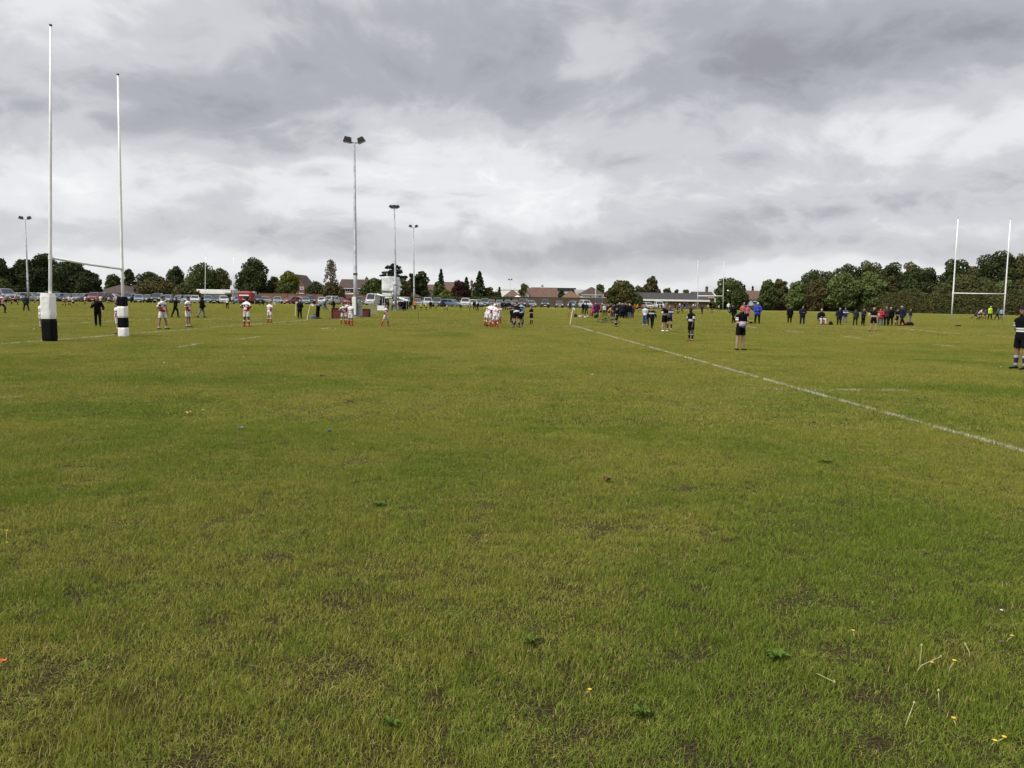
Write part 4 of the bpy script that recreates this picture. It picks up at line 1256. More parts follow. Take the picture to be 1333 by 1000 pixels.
def car_parts(kind):
    if kind in CAR_MESH:
        return CAR_MESH[kind]
    sp = CAR_SPECS[kind]
    mb = MB()
    rings = []
    for y, zb, zs, hw in sp['st']:
        zm = zb + (zs - zb) * 0.52
        rings.append([(-hw * .86, y, zb), (-hw * .97, y, zb + .10), (-hw, y, zm), (-hw * .95, y, zs - .03), (-hw * .88, y, zs), (0, y, zs + .035), (hw * .88, y, zs), (hw * .95, y, zs - .03), (hw, y, zm), (hw * .97, y, zb + .10), (hw * .86, y, zb)])
    k = len(rings[0])
    vs = [p for r in rings for p in r]
    fs = [(i * k + j, i * k + (j + 1) % k, (i + 1) * k + (j + 1) % k, (i + 1) * k + j) for i in range(len(rings) - 1) for j in range(k)]
    fs += [tuple(range(k - 1, -1, -1)), tuple(range((len(rings) - 1) * k, len(rings) * k))]
    mb.add(vs, fs)
    bf, br, rf, rr, rz_, rw = sp['gh']

    def shoulder(y):
        st = sp['st']
        for s0, s1 in zip(st, st[1:]):
            if s0[0] <= y <= s1[0]:
                t = (y - s0[0]) / (s1[0] - s0[0])
                return s0[2] + (s1[2] - s0[2]) * t, (s0[3] + (s1[3] - s0[3]) * t) * 0.90
        return st[-1][2], st[-1][3] * .9
    zf, wf = shoulder(bf)
    zr, wr = shoulder(br)
    zf -= .01
    zr -= .01
    B = [(-wf, bf, zf), (wf, bf, zf), (wr, br, zr), (-wr, br, zr)]
    T = [(-rw, rf, rz_ - .03), (rw, rf, rz_ - .03), (rw * .97, rr, rz_ - .04), (-rw * .97, rr, rz_ - .04)]
    ym = (rf + rr) / 2
    Rm = [(-rw * .8, rf + .12, rz_ + .005), (rw * .8, rf + .12, rz_ + .005), (rw * .78, rr - .1, rz_), (-rw * .78, rr - .1, rz_), (-rw * .82, ym, rz_ + .03), (rw * .82, ym, rz_ + .03)]
    mb.add(B + T + Rm, [(0, 1, 5, 4), (1, 2, 6, 5), (2, 3, 7, 6), (3, 0, 4, 7), (4, 5, 9, 8), (6, 7, 11, 10), (5, 6, 10, 13, 9), (7, 4, 8, 12, 11), (8, 9, 13, 12), (12, 13, 10, 11)])
    parts = {'body': [mb.mesh('car_body')]}

    def panels(name, quads):
        out = []
        for q in quads:
            f, b = quad_panel(*q)
            m_ = MB().add(f + b, [(0, 1, 2, 3), (7, 6, 5, 4), (0, 4, 5, 1), (1, 5, 6, 2), (2, 6, 7, 3), (3, 7, 4, 0)])
            out.append(m_.mesh(name))
        parts[name] = out
    panels('windscreen', [(B[0], B[1], T[1], T[0], .06, .94, .06, .93)])
    panels('rear_window', [(B[2], B[3], T[3], T[2], .08, .92, .14, .9)])
    if kind == 'van':
        sq = [(B[1], B[2], T[2], T[1], .06, .24, .30, .86), (B[3], B[0], T[0], T[3], .76, .94, .30, .86)]
    else:
        sq = [(B[1], B[2], T[2], T[1], .09, .47, .10, .88), (B[1], B[2], T[2], T[1], .50, .90, .10, .88), (B[3], B[0], T[0], T[3], .10, .50, .10, .88), (B[3], B[0], T[0], T[3], .53, .91, .10, .88)]
    panels('side_window', sq)
    f0, f1 = sp['st'][0], sp['st'][1]
    e0 = sp['st'][-1]
    parts['headlight'] = [MB().box((s * f1[3] * .74, f1[0] - .03, f1[2] - .06), (.34, .16, .15), s * -.25).mesh('headlight', bevel=.03) for s in (-1, 1)]
    parts['tail_light'] = [MB().box((s * e0[3] * .93, e0[0] - .06, e0[2] - .02), (.20, .16, .26)).mesh('tail_light', bevel=.03) for s in (-1, 1)]
    parts['grille'] = [MB().box((0, f0[0] - .005, f0[2] - .06), (.72, .05, .12)).mesh('grille', bevel=.01)]
    parts['number_plate'] = [MB().box((0, f0[0] - .02, f0[1] + .08), (.52, .03, .11)).mesh('number_plate'), MB().box((0, e0[0] + .015, e0[1] + .2), (.52, .03, .11)).mesh('number_plate')]
    parts['wing_mirror'] = [MB().box((s * (wf + .10), bf + .32, zf + .10), (.20, .11, .14)).mesh('wing_mirror', bevel=.03) for s in (-1, 1)]
    wr_ = .33 if kind in ('suv', 'van') else .30
    parts['wheel'] = []
    for y in (sp['st'][1][0] + .72, e0[0] - .82):
        for s in (-1, 1):
            hw = .90 if kind in ('suv', 'van') else .84
            tm = MB()
            x0, x1 = s * (hw - .19), s * (hw + .015)
            tm.tube((x0, y, wr_), (x1, y, wr_), wr_, n=20)
            rm = MB().tube((x1 + s * .001, y, wr_), (x1 + s * .012, y, wr_), wr_ * .64, n=16)
            parts['wheel'].append((tm.mesh('wheel'), rm.mesh('rim')))
    CAR_MESH[kind] = parts
    return parts


def car(px, base, kind, paint, rz, label, group='cars parked along the edge of the field', scale=1.0):
    p = car_parts(kind)
    root = link('van' if kind == 'van' else 'parked_car', p['body'][0], PAINT[paint], None, G(px, base), rad(rz))
    root.scale = (scale,) * 3
    tag(root, label, 'van' if kind == 'van' else 'car', group)
    for nm, m in (('windscreen', GLASS), ('rear_window', GLASS), ('side_window', GLASS), ('headlight', HEAD), ('tail_light', TAIL), ('grille', BLACK), ('wing_mirror', PAINT[paint])):
        for me in p[nm]:
            link(nm, me, m, root)
    for me, m in zip(p['number_plate'], (PLATE_W, PLATE_Y)):
        link('number_plate', me, m, root)
    for tm, rm in p['wheel']:
        o = link('wheel', tm, TYRE, root)
        link('rim', rm, RIM, o)
    return root


CARS = [
    (6, 393.3, 'suv', 'paleblue', 60, 'large silver blue people carrier at the picture edge, seen three quarters on', 1.25),
    (19, 391.8, 'hatch', 'grey', 20, 'grey hatchback behind the pink shirted runner near the picture edge'),
    (30, 391.9, 'estate', 'silver', 10, 'silver estate partly behind the thin lone floodlight post'),
    (42, 392.2, 'estate', 'silver', 80, 'long silver estate seen side on beside the thin lone floodlight post'),
    (53, 392.2, 'hatch', 'white', 10, 'white hatchback just beside the padded white and black post'),
    (66, 392.2, 'suv', 'black', 0, 'black off roader hidden behind the white post pad'),
    (77, 392.6, 'hatch', 'slate', -10, 'slate grey hatchback right after the white post pad'),
    (88, 392.7, 'saloon', 'navy', 15, 'dark navy saloon behind the running players with dark shorts'),
    (99, 392.8, 'hatch', 'grey', 0, 'mid grey hatchback under the middle of the crossbar'),
    (111, 393.0, 'estate', 'silver', -25, 'bright silver estate behind a lone white shirted runner'),
    (123, 393.2, 'suv', 'red', 20, 'red off roader behind the man in the black tracksuit'),
    (134, 393.3, 'suv', 'maroon', 0, 'maroon off roader beside the red one, behind a capped player'),
    (148.5, 393.2, 'estate', 'white', 80, 'long white estate seen side on between maroon car and striped post'),
    (168, 393.8, 'suv', 'navy', 10, 'navy off roader just right of the striped goal post'),
    (181, 394.0, 'hatch', 'slate', 25, 'slate blue hatchback with shining bonnet under the brown shrub'),
    (193, 394.1, 'hatch', 'grey', 0, 'pale grey hatchback tucked behind the slate one'),
    (205, 394.3, 'suv', 'black', 15, 'large black off roader behind the first tall white shirted player'),
    (219, 394.5, 'estate', 'silver', 10, 'silver white estate between black off roader and man in black'),
    (234, 394.6, 'hatch', 'silver', -15, 'silver hatchback with dark bonnet behind the flag carrier'),
    (244, 394.7, 'estate', 'slate', 0, 'slate estate behind the head of the second tall player'),
    (254, 394.9, 'hatch', 'white', 20, 'cream white hatchback between second tall player and hooded man'),
    (271, 395.0, 'hatch', 'teal', 20, 'pale topped teal blue car beside the distant thin post'),
    (279, 395.1, 'saloon', 'black', 20, 'black saloon touching the teal blue car'),
    (286, 394.2, 'estate', 'teal', 15, 'dull teal estate roof behind the black saloon'),
    (291, 395.3, 'hatch', 'white', 25, 'small bright white car beside the white shirted walker'),
    (284, 395.0, 'hatch', 'maroon', 15, 'maroon hatchback squeezed between black saloon and white car'),
    (310, 395.5, 'hatch', 'blue', 25, 'bright blue hatchback in front of the red food stall'),
    (327, 395.1, 'van', 'white', 12, 'white and dark van under the tall dark dense tree'),
    (334, 395.5, 'suv', 'black', 40, 'black off roader with its nose past the white van'),
    (345, 395.4, 'estate', 'silver', 30, 'shiny silver estate before the brick wall, behind a small running child'),
    (361.5, 395.6, 'estate', 'slate', 15, 'slate blue car standing alone before the brick wall'),
    (380, 395.9, 'hatch', 'red', -30, 'red hatchback behind the first leaning white flag pole'),
    (388.5, 395.4, 'hatch', 'white', 20, 'white nosed dark roofed car beside the red hatchback'),
    (397.5, 396.1, 'hatch', 'slate', 20, 'slate grey hatchback behind the capped man in dark clothes'),
    (404, 396.0, 'suv', 'navy', 20, 'tall navy car between capped man and bending man'),
    (419, 396.2, 'estate', 'white', 15, 'white estate right behind the bending man'),
    (430.5, 396.6, 'suv', 'white', -20, 'white off roader with dark screen left of the maroon box'),
    (443, 396.3, 'hatch', 'red', 60, 'red hatchback above the maroon slatted box'),
    (460, 396.2, 'hatch', 'red', 30, 'second red hatchback, half hidden by the tall floodlight'),
    (467.5, 396.4, 'suv', 'grey', 10, 'grey off roader just right of the tall floodlight'),
    (475, 396.6, 'saloon', 'black', 10, 'low black saloon between tall floodlight and white minibus'),
    (485.5, 397.6, 'van', 'white', -5, 'white high roofed minibus beside the white tower'),
    (523, 399.6, 'suv', 'white', -15, 'white off roader beside the legs of the white tower'),
    (543.5, 398.7, 'estate', 'silver', 10, 'silver estate behind the third floodlight pole'),
    (556.5, 399.0, 'suv', 'white', 15, 'white off roader behind the yellow bibbed pair'),
    (569, 399.3, 'suv', 'grey', 0, 'dark grey off roader before the hedge'),
    (579.5, 399.2, 'estate', 'grey', 35, 'dark windowed grey estate parked between off roader and pale blue car'),
    (588.5, 399.5, 'estate', 'paleblue', 60, 'pale blue silver car at the end of its row, by the hedge'),
    (606, 400.2, 'suv', 'white', 0, 'white off roader standing alone before the clipped hedge'),
    (615.5, 399.7, 'hatch', 'white', 10, 'white hatchback behind two dark clothed watchers'),
    (623.5, 399.6, 'estate', 'silver', 5, 'silver estate roof seen over the dark clothed watchers'),
    (631, 399.7, 'suv', 'grey', 0, 'dark grey car behind the heads of the white shirted huddle'),
    (640, 399.6, 'estate', 'slate', 5, 'slate estate roof above the white shirted huddle'),
    (650, 399.8, 'hatch', 'silver', 5, 'silver hatchback right of the white shirted huddle'),
    (661, 400.0, 'estate', 'silver', 0, 'silver estate behind the row of navy clothed watchers'),
    (670, 400.0, 'hatch', 'grey', 0, 'grey hatchback behind the dark shirted huddle'),
    (681, 400.5, 'suv', 'maroon', -10, 'maroon off roader behind the pale blue shirt'),
    (691, 400.4, 'estate', 'silver', 10, 'silver estate before the boarded fence, with an orange shape beside it'),
    (709, 400.6, 'suv', 'black', 0, 'black off roader alone before the boarded fence under the chimney'),
    (727.5, 400.8, 'estate', 'maroon', 0, 'maroon estate alone before the boarded fence'),
    (745.5, 400.8, 'estate', 'silver', -15, 'silver estate behind the leaning white flag pole'),
    (762, 401.2, 'suv', 'white', 15, 'white off roader behind the dark clothed pair near the bags'),
    (778, 401.2, 'van', 'maroon', 0, 'maroon brown van behind the magenta jacket'),
    (794.5, 401.3, 'estate', 'silver', 0, 'silver estate with bright bonnet under the broad olive tree'),
    (843, 402.3, 'hatch', 'champagne', 10, 'pale champagne hatchback before the long shed'),
    (857.5, 402.6, 'suv', 'white', 0, 'white car before the long shed, behind small players'),
]
for c in CARS:
    car(c[0], c[1], c[2], c[3], c[4], c[5], scale=(c[6] if len(c) > 6 else 1.06))

# ------------------------------------------------------------------ goals
PAD_W = mat('pad_white_vinyl', (0.74, 0.73, 0.69), 0.55, 0.07, 3.0, 0.012)
PAD_B = mat('pad_black_vinyl', (0.0032, 0.0034, 0.0038), 0.8, 0.1, 3.0, 0.012, spec=0.12)


def height_at(px, py, loc):
    return D(px, py, loc.y).z


def pad_band(root, c, w, z0, z1, m, seed):
    rng = random.Random(seed)
    vs, fs = [], []
    n, rows = 20, 7
    for j in range(rows + 1):
        z = z0 + (z1 - z0) * j / rows
        edge = 0.90 if j in (0, rows) else 1.0
        for i in range(n):
            t = 2 * math.pi * (i + .5) / n
            ct, st = math.cos(t), math.sin(t)
            q = 0.42
            x = math.copysign(abs(ct) ** q, ct) * w / 2 * edge * (1 + rng.uniform(-.022, .022))
            y = math.copysign(abs(st) ** q, st) * w / 2 * edge * (1 + rng.uniform(-.022, .022))
            vs.append((c.x + x, c.y + y, z))
    for j in range(rows):
        for i in range(n):
            fs.append((j * n + i, j * n + (i + 1) % n, (j + 1) * n + (i + 1) % n, (j + 1) * n + i))
    fs += [tuple(range(n - 1, -1, -1)), tuple(range(rows * n, (rows + 1) * n))]
    return MB().add(vs, fs).obj('pad_band', m, root, smooth=False)


def goal(label, A, B, bar_a, bar_b, r, m, pads=(), group='rugby goals', bar_r=None):
    """A, B = (base px, base py, top px, top py); bar pixel heights at both posts"""
    ga, gb = G(A[0], A[1]), G(B[0], B[1])
    root = empty('rugby_goal', ga)
    tag(root, label, 'goal posts', group)
    tops = []
    for q, g in ((A, ga), (B, gb)):
        top = D(q[2], q[3], g.y)
        tops.append((g, top))
        z = top.z
        mb = MB()
        b0, t0 = g - ga, top - ga
        mb.path([b0, b0.lerp(t0, .3), b0.lerp(t0, .65), t0], [r, r, r * .84, r * .70], 12)
        po = mb.obj('post', m, root, smooth=True)
        MB().tube(t0, t0 + Vector((0, 0, .05)), r * .9, n=10).obj('post_cap', BLACK, po)
    ends = []
    for (g, top), py in zip(tops, (bar_a, bar_b)):
        zt = height_at(666.5 + F_PX * g.x / g.y, py, g)
        ends.append(g.lerp(top, zt / top.z) - ga)
    mid = (ends[0] + ends[1]) / 2 - Vector((0, 0, .02))
    MB().path([ends[0], mid, ends[1]], [bar_r or r * .8] * 3, 10).obj('crossbar', m, root, smooth=True)
    for e in ends:
        MB().tube(e - Vector((0, 0, r * 1.2)), e + Vector((0, 0, r * 1.2)), r * 1.25, n=12).obj('bracket', m, root)
    for which, bands, wpx in pads:
        g = (ga, gb)[which]
        pd = empty('post_pad')
        pd.parent = root
        for k, (yt, yb, mm) in enumerate(bands):
            px = (A, B)[which][0]
            z1 = height_at(px, yt, g)
            z0 = max(0.0, height_at(px, yb, g)) + (0.004 if k < len(bands) - 1 else 0.0)
            pad_band(pd, g - ga, wpx * g.y / F_PX, z0, z1, mm, k + which * 7)
    return root


goal('tall white goal posts close by, one pad white over black, the other striped', (65.3, 444.6, 66, 34), (161, 438.6, 153.5, 98), 335.5, 350.5, 0.052, WHITE_PAINT,
     [(0, [(382, 415.2, PAD_W), (415.2, 444.6, PAD_B)], 15.0), (1, [(386.3, 398.8, PAD_B), (398.8, 413.5, PAD_W), (413.5, 426.5, PAD_B), (426.5, 438.6, PAD_W)], 11.0)])
goal('white goal posts on the far side of the field, before the wood', (1238.3, 418.2, 1247.3, 284.5), (1306, 419.0, 1315.5, 285.5), 381.6, 382.6, 0.075, WHITE_PAINT)
goal('thin white goal posts standing in the middle distance by the long shed', (908.2, 403.4, 908.6, 338), (941, 403.9, 942.4, 339), 385.4, 385.4, 0.070, mat('dull_white_paint', (.60, .60, .59), .5, .08), bar_r=.13)
goal('distant pair of thin white posts in front of the green trees', (266.8, 394.6, 267.6, 333), (303, 395.0, 304.2, 334), 377.5, 378, 0.060, WHITE_PAINT)

# ------------------------------------------------------------------ floodlights
LENS = mat('lamp_glass', (0.55, 0.57, 0.58), 0.2, 0.1)


def floodlight(label, px, base, tpx, tpy, r, arm, lamps, group='floodlight masts', pad=False, yaw=0.0):
    g = G(px, base)
    top = D(tpx, tpy, g.y)
    h = top.z
    root = empty('floodlight_mast', g)
    tag(root, label, 'floodlight', group)
    lean = Vector((top.x - g.x, 0, 0))
    mb = MB()
    mb.path([(0, 0, 0), lean * .25 + Vector((0, 0, h * .25)), lean * .26 + Vector((0, 0, h * .252)), lean * .6 + Vector((0, 0, h * .6)), lean * .602 + Vector((0, 0, h * .602)), lean + Vector((0, 0, h))],
            [r * 1.25, r * 1.15, r, r * .85, r * .74, r * .55], 14)
    mb.obj('mast', GREY_STEEL, root, smooth=True)
    MB().tube((0, 0, 0), (0, 0, .12), r * 2.4, n=14).obj('base_plate', GREY_STEEL, root)
    MB().tube(lean * .25 + Vector((0, 0, h * .247)), lean * .25 + Vector((0, 0, h * .257)), r * 1.3, n=14).obj('joint_ring', DARK_STEEL, root)
    if arm:
        ca, sa = math.cos(yaw), math.sin(yaw)
        T = lean + Vector((0, 0, h - .05))
        MB().tube(T + Vector((-arm * ca, -arm * sa, 0)), T + Vector((arm * ca, arm * sa, 0)), r * .42, n=8).obj('crossarm', GREY_STEEL, root)
        for s, tilt, big in lamps:
            c = T + Vector((s * arm * ca, s * arm * sa, .0))
            lm = MB()
            w, hgt, dp = .95 * big, .62 * big, .5 * big
            ct, st = math.cos(tilt), math.sin(tilt)

            def R(x, y, z):
                x2, z2 = x * ct + z * st, -x * st + z * ct
                return (c.x + x2, c.y + y, c.z + z2 + .32 * big)
            vs = [R(x * w / 2, y * dp / 2, z) for z, kx in ((-hgt / 2, 1.0), (hgt / 2, .72)) for x, y in ((-1 * kx, -1), (1 * kx, -1), (1 * kx, 1), (-1 * kx, 1))]
            lm.add(vs, [(3, 2, 1, 0), (4, 5, 6, 7), (0, 1, 5, 4), (1, 2, 6, 5), (2, 3, 7, 6), (3, 0, 4, 7)])
            lo = lm.obj('lamp', BLACK, root, bevel=.04)
            MB().add([R(-w * .42, -dp * .42, -hgt / 2 - .03), R(w * .42, -dp * .42, -hgt / 2 - .03), R(w * .42, dp * .42, -hgt / 2 - .03), R(-w * .42, dp * .42, -hgt / 2 - .03),
                      R(-w * .42, -dp * .42, -hgt / 2 + .01), R(w * .42, -dp * .42, -hgt / 2 + .01), R(w * .42, dp * .42, -hgt / 2 + .01), R(-w * .42, dp * .42, -hgt / 2 + .01)],
                     [(3, 2, 1, 0), (4, 5, 6, 7), (0, 1, 5, 4), (1, 2, 6, 5), (2, 3, 7, 6), (3, 0, 4, 7)]).obj('lamp_glass', LENS, lo)
            MB().tube(c, c + Vector((0, 0, .12)), r * .3, n=6).obj('bracket', GREY_STEEL, root)
    if pad:
        MB().box((-.08, -.20, .93), (.32, .16, 1.5)).obj('mast_pad', PAD_W, root, bevel=.05)
        MB().box((.30, .25, .62), (.38, .30, 1.15)).obj('switch_cabinet', GREY_STEEL, root, bevel=.03)
    return root


floodlight('tall grey floodlight with two black lamps and a white base pad', 463.0, 413.2, 461.2, 185, .145, .54, [(-1, .16, .72), (1, -.42, .68)], pad=True)
floodlight('grey floodlight behind the white tower, its lamps in a flat cluster', 515.2, 404.6, 513.3, 270.5, .14, .45, [(-.9, .5, .58), (0, 0, .62), (.9, -.5, .58)])
floodlight('slim grey floodlight over the long hedge, two lamps set apart', 539.3, 401.0, 538.2, 295.5, .125, .5, [(-1, .25, .6), (1, -.4, .6)])
floodlight('thin lone grey floodlight in front of the cypresses', 37.2, 392.6, 32.6, 285, .15, .72, [(-1, .2, .8), (1, -.4, .75)])
floodlight('very distant thin lighting mast over the white warehouse', 664.2, 396.2, 664.2, 364.5, .09, .9, [(-.5, 0, .7), (.5, 0, .7)])
lp = empty('lamp_post', XY(775, 206))
tag(lp, 'plain pale lamp post before the white rendered house', 'lamp post')
_h = D(775.5, 374, 206).z
MB().path([(0, 0, 0), (0, 0, _h * .5), (.05, 0, _h)], [.13, .10, .07], 10).obj('post', mat('pale_concrete', (.5, .49, .46), .8, .08), lp, smooth=True)
MB().path([(.05, 0, _h - .05), (.3, -.6, _h + .15), (.35, -1.1, _h + .15)], [.06, .05, .05], 8).obj('lamp_head', GREY_STEEL, lp)

# ------------------------------------------------------------------ tower, boxes, barrier, stall
SHEET = mat('white_sheeting', (0.70, 0.71, 0.71), 0.5, 0.12, 1.6, 0.05)
MAROON = mat('maroon_boards', (0.15, 0.036, 0.027), 0.75, 0.12, 3.0)
MAROON_D = mat('maroon_boards_dark', (0.045, 0.012, 0.012), 0.8, 0.12, 3.0)
tg = G(508.5, 404.3)
tw = empty('viewing_tower', tg)
tag(tw, 'white sheeted scaffold viewing tower with torn flapping sheets beside the minibus', 'viewing tower')
th = D(508, 361, tg.y).z
hx, hy = .92, .85
for i, (sx, sy) in enumerate(((-1, -1), (1, -1), (1, 1), (-1, 1))):
    MB().tube((sx * hx, sy * hy, 0), (sx * hx, sy * hy, th), .06, n=8).obj('leg', GREY_STEEL, tw)
zd = D(508, 385.8, tg.y).z
MB().box((0, 0, zd), (2 * hx + .16, 2 * hy + .16, .10)).obj('deck', GREY_STEEL, tw)
for z in (zd * .45, zd * .98):
    b = MB()
    for s in (-1, 1):
        b.tube((-hx, s * hy, z), (hx, s * hy, z), .04, n=6).tube((s * hx, -hy, z), (s * hx, hy, z), .04, n=6)
    b.obj('rail', GREY_STEEL, tw)
b = MB()
b.tube((-hx, -hy - .05, .1), (hx, -hy - .05, zd), .035, n=6).tube((hx + .04, -hy, .1), (hx + .04, hy, zd), .035, n=6)
b.obj('brace', GREY_STEEL, tw)


def sheet(parent, x0, x1, y0, y1, z0, z1, amp, seed, name='sheet', flap=0.0):
    n, k = 16, 14
    vs, fs = [], []
    for j in range(k + 1):
        for i in range(n + 1):
            u, v = i / n, j / k
            bulge = noise.noise(Vector((u * 2.6 + seed, v * 2.2, seed * 1.7))) * amp + noise.noise(Vector((u * 7 + seed, v * 5, 3))) * amp * .45
            ed = flap * max(0, u - .6) * (0.6 + noise.noise(Vector((v * 6, seed, 1))))
            x = x0 + (x1 - x0) * u
            y = y0 + (y1 - y0) * u
            nx_, ny_ = (y1 - y0), -(x1 - x0)
            l = math.hypot(nx_, ny_)
            vs.append((x + nx_ / l * bulge + ed, y + ny_ / l * bulge, z0 + (z1 - z0) * v + noise.noise(Vector((u * 3, seed, v))) * amp * .5))
    for j in range(k):
        for i in range(n):
            fs.append((j * (n + 1) + i, j * (n + 1) + i + 1, (j + 1) * (n + 1) + i + 1, (j + 1) * (n + 1) + i))
    m_ = MB().add(vs, fs).mesh(name, True, fix=False)
    o = link(name, m_, SHEET, parent)
    sm = o.modifiers.new('thick', 'SOLIDIFY')
    sm.thickness = .012
    return o


sheet(tw, -hx - .06, hx * .75, -hy - .10, -hy - .10, zd + .62, th + .05, .09, 1.3)
sheet(tw, -hx - .04, hx * .35, -hy - .09, -hy - .09, zd + .02, zd + .42, .05, 8.3)
sheet(tw, hx * .5, hx + .35, -hy - .16, -hy + .1, zd + .55, th - .30, .22, 4.1, flap=.8)
sheet(tw, hx * .4, hx + .22, -hy - .12, -hy, zd + .02, zd + .9, .2, 5.7, flap=.6)
sheet(tw, hx + .10, hx + .14, -hy, hy, zd + .1, th, .12, 2.2)
sheet(tw, -hx - .10, -hx - .10, hy, -hy, zd + .1, th, .08, 6.1)
sheet(tw, hx, -hx, hy + .08, hy + .08, zd + .1, th, .08, 7.1)
MB().tube((-hx * .5, 0, th - .2), (-hx * .5, 0, th + .55), .09, n=8).obj('camera_mast', GREY_STEEL, tw)
MB().box((0, 0, zd + .52), (1.6, 1.4, .05)).obj('shelf', DARK_STEEL, tw)

# awnings beside the tower
for (pa, pb, ytop_a, ytop_b, yl, lab, mm, wallm) in (
        (490.5, 505.5, 382.5, 387.5, 404.0, 'dark sided gazebo with sloping white edge left of the white tower', SHEET, PAD_B),
        (514.5, 531, 386.0, 391.3, 404.6, 'low white sloping awning right of the white tower', SHEET, PAD_B)):
    g = G((pa + pb) / 2, yl - 1.4)
    aw = empty('gazebo', g)
    tag(aw, lab, 'gazebo')
    xa, xb = D(pa, 390, g.y).x - g.x, D(pb, 390, g.y).x - g.x
    za, zb = D(pa, ytop_a, g.y).z, D(pb, ytop_b, g.y).z
    MB().add([(xa, -.9, za), (xb, -.9, zb), (xb, .9, zb + .05), (xa, .9, za + .05), (xa, -.9, za - .09), (xb, -.9, zb - .09), (xb, .9, zb - .04), (xa, .9, za - .04)],
             [(0, 1, 2, 3), (7, 6, 5, 4), (0, 4, 5, 1), (1, 5, 6, 2), (2, 6, 7, 3), (3, 7, 4, 0)]).obj('canopy', mm, aw)
    for x, z in ((xa + .08, za - .1), (xb - .08, zb - .1)):
        for y in (-.85, .85):
            MB().tube((x, y, 0), (x, y, z), .03, n=6).obj('leg', GREY_STEEL, aw)
    MB().add([(xa + .3, .8, 0), (xb - .1, .8, 0), (xb - .1, .8, zb - .1), (xa + .3, .8, za * .6), (xa + .3, .84, 0), (xb - .1, .84, 0), (xb - .1, .84, zb - .1), (xa + .3, .84, za * .6)],
             [(0, 1, 2, 3), (7, 6, 5, 4), (0, 4, 5, 1), (1, 5, 6, 2), (2, 6, 7, 3), (3, 7, 4, 0)]).obj('back_panel', wallm, aw)
g = G(495.8, 405.6)
bn = empty('banner_board', g, rad(-8))
tag(bn, 'tilted white banner board on the grass left of the white tower', 'banner board')
_w = 9.5 * g.y / F_PX
MB().box((0, 0, .42), (_w, .05, .58)).obj('panel', SHEET, bn, bevel=.01)
for s in (-1, 1):
    MB().tube((s * _w * .42, .04, 0), (s * _w * .42, .04, .70), .025, n=6).obj('leg', DARK_STEEL, bn)


def slat_box(label, pxl, pxr, pyt, pyb):
    g = G((pxl + pxr) / 2, pyb)
    w = (pxr - pxl) * g.y / F_PX
    h = D((pxl + pxr) / 2, pyt, g.y).z
    r_ = empty('slatted_box', g + Vector((0, w * .3, 0)), rad(4))
    tag(r_, label, 'box', 'maroon slatted boxes by the floodlight')
    dp = w * .6
    MB().box((0, 0, h / 2 - .02), (w - .07, dp - .07, h - .04)).obj('core', MAROON_D, r_)
    k = 7
    for i in range(k):
        z = h * (i + .5) / k
        MB().box((0, -dp / 2 + .012, z), (w - .06, .035, h / k - .018)).obj('slat', MAROON, r_)
        MB().box((w / 2 - .012, 0, z), (.035, dp - .08, h / k - .018)).obj('slat', MAROON, r_)
        MB().box((-w / 2 + .012, 0, z), (.035, dp - .08, h / k - .018)).obj('slat', MAROON, r_)
    for sx in (-1, 1):
        for sy in (-1, 1):
            MB().box((sx * (w / 2 - .01), sy * (dp / 2 - .01), h / 2), (.09, .09, h)).obj('corner_post', MAROON_D, r_)
    MB().box((0, 0, h + .02), (w + .08, dp + .08, .06)).obj('lid', MAROON_D, r_, bevel=.01)


slat_box('maroon slatted box nearer the bending man, left of the tall floodlight', 432.0, 444.2, 401.8, 414.8)
slat_box('maroon slatted box between the tall floodlight and the metal barrier', 468.2, 480.6, 403.0, 413.0)
for i, (pa, pb, yb_) in enumerate(((480.5, 491, 410.5), (444.5, 461, 411.5))):
    g = G((pa + pb) / 2, yb_)
    w_ = (pb - pa) * g.y / F_PX
    br_ = empty('crowd_barrier', g)
    tag(br_, ('grey metal crowd barrier joining the maroon box to the banner board', 'low grey metal barrier between the first maroon box and the tall floodlight')[i], 'barrier', 'metal barriers')
    b = MB()
    for z in (.18, 1.02):
        b.tube((-w_ / 2, 0, z), (w_ / 2, 0, z), .022, n=6)
    b.obj('rail', GREY_STEEL, br_)
    for s in (-1, 1):
        MB().tube((s * w_ / 2, 0, 0), (s * w_ / 2, 0, 1.04), .025, n=6).tube((s * w_ / 2, -.3, .01), (s * w_ / 2, .3, .01), .02, n=6).obj('leg', GREY_STEEL, br_)
    for k in range(9):
        x = -w_ / 2 + w_ * (k + 1) / 10
        MB().tube((x, 0, .18), (x, 0, 1.02), .010, n=5).obj('bar', GREY_STEEL, br_)

g = G(307, 396.0)
st = empty('food_stall', g + Vector((0, 6, 0)))
tag(st, 'red food stall van with white stripes under the trees behind the blue car', 'food stall')
RED = mat('stall_red', (0.22, 0.018, 0.022), 0.5, 0.08, 1.0)
w_ = 17 * (g.y + 6) / F_PX
h_ = D(307, 379.0, g.y + 6).z
MB().box((0, 0, h_ * .5 + .15), (w_, 2.2, h_ * .82 - .3)).obj('body', RED, st, bevel=.12)
MB().box((0, 0, h_ - .16), (w_ * .82, 1.9, .34), 0, .8).obj('roof', RED, st, bevel=.1)
MB().box((-.1, -1.13, h_ * .68), (w_ * .72, .05, .22)).obj('stripe', WHITE_PAINT, st)
MB().box((.3, -1.12, h_ * .48), (w_ * .40, .06, .55)).obj('hatch', GLASS, st)
MB().box((.3, -1.4, h_ * .36), (w_ * .46, .5, .06)).obj('counter', WHITE_PAINT, st)
for sx in (-1, 1):
    for sy in (-1, 1):
        MB().tube((sx * w_ * .32, sy * .95, .33), (sx * w_ * .32, sy * 1.12, .33), .33, n=16).obj('wheel', TYRE, st)
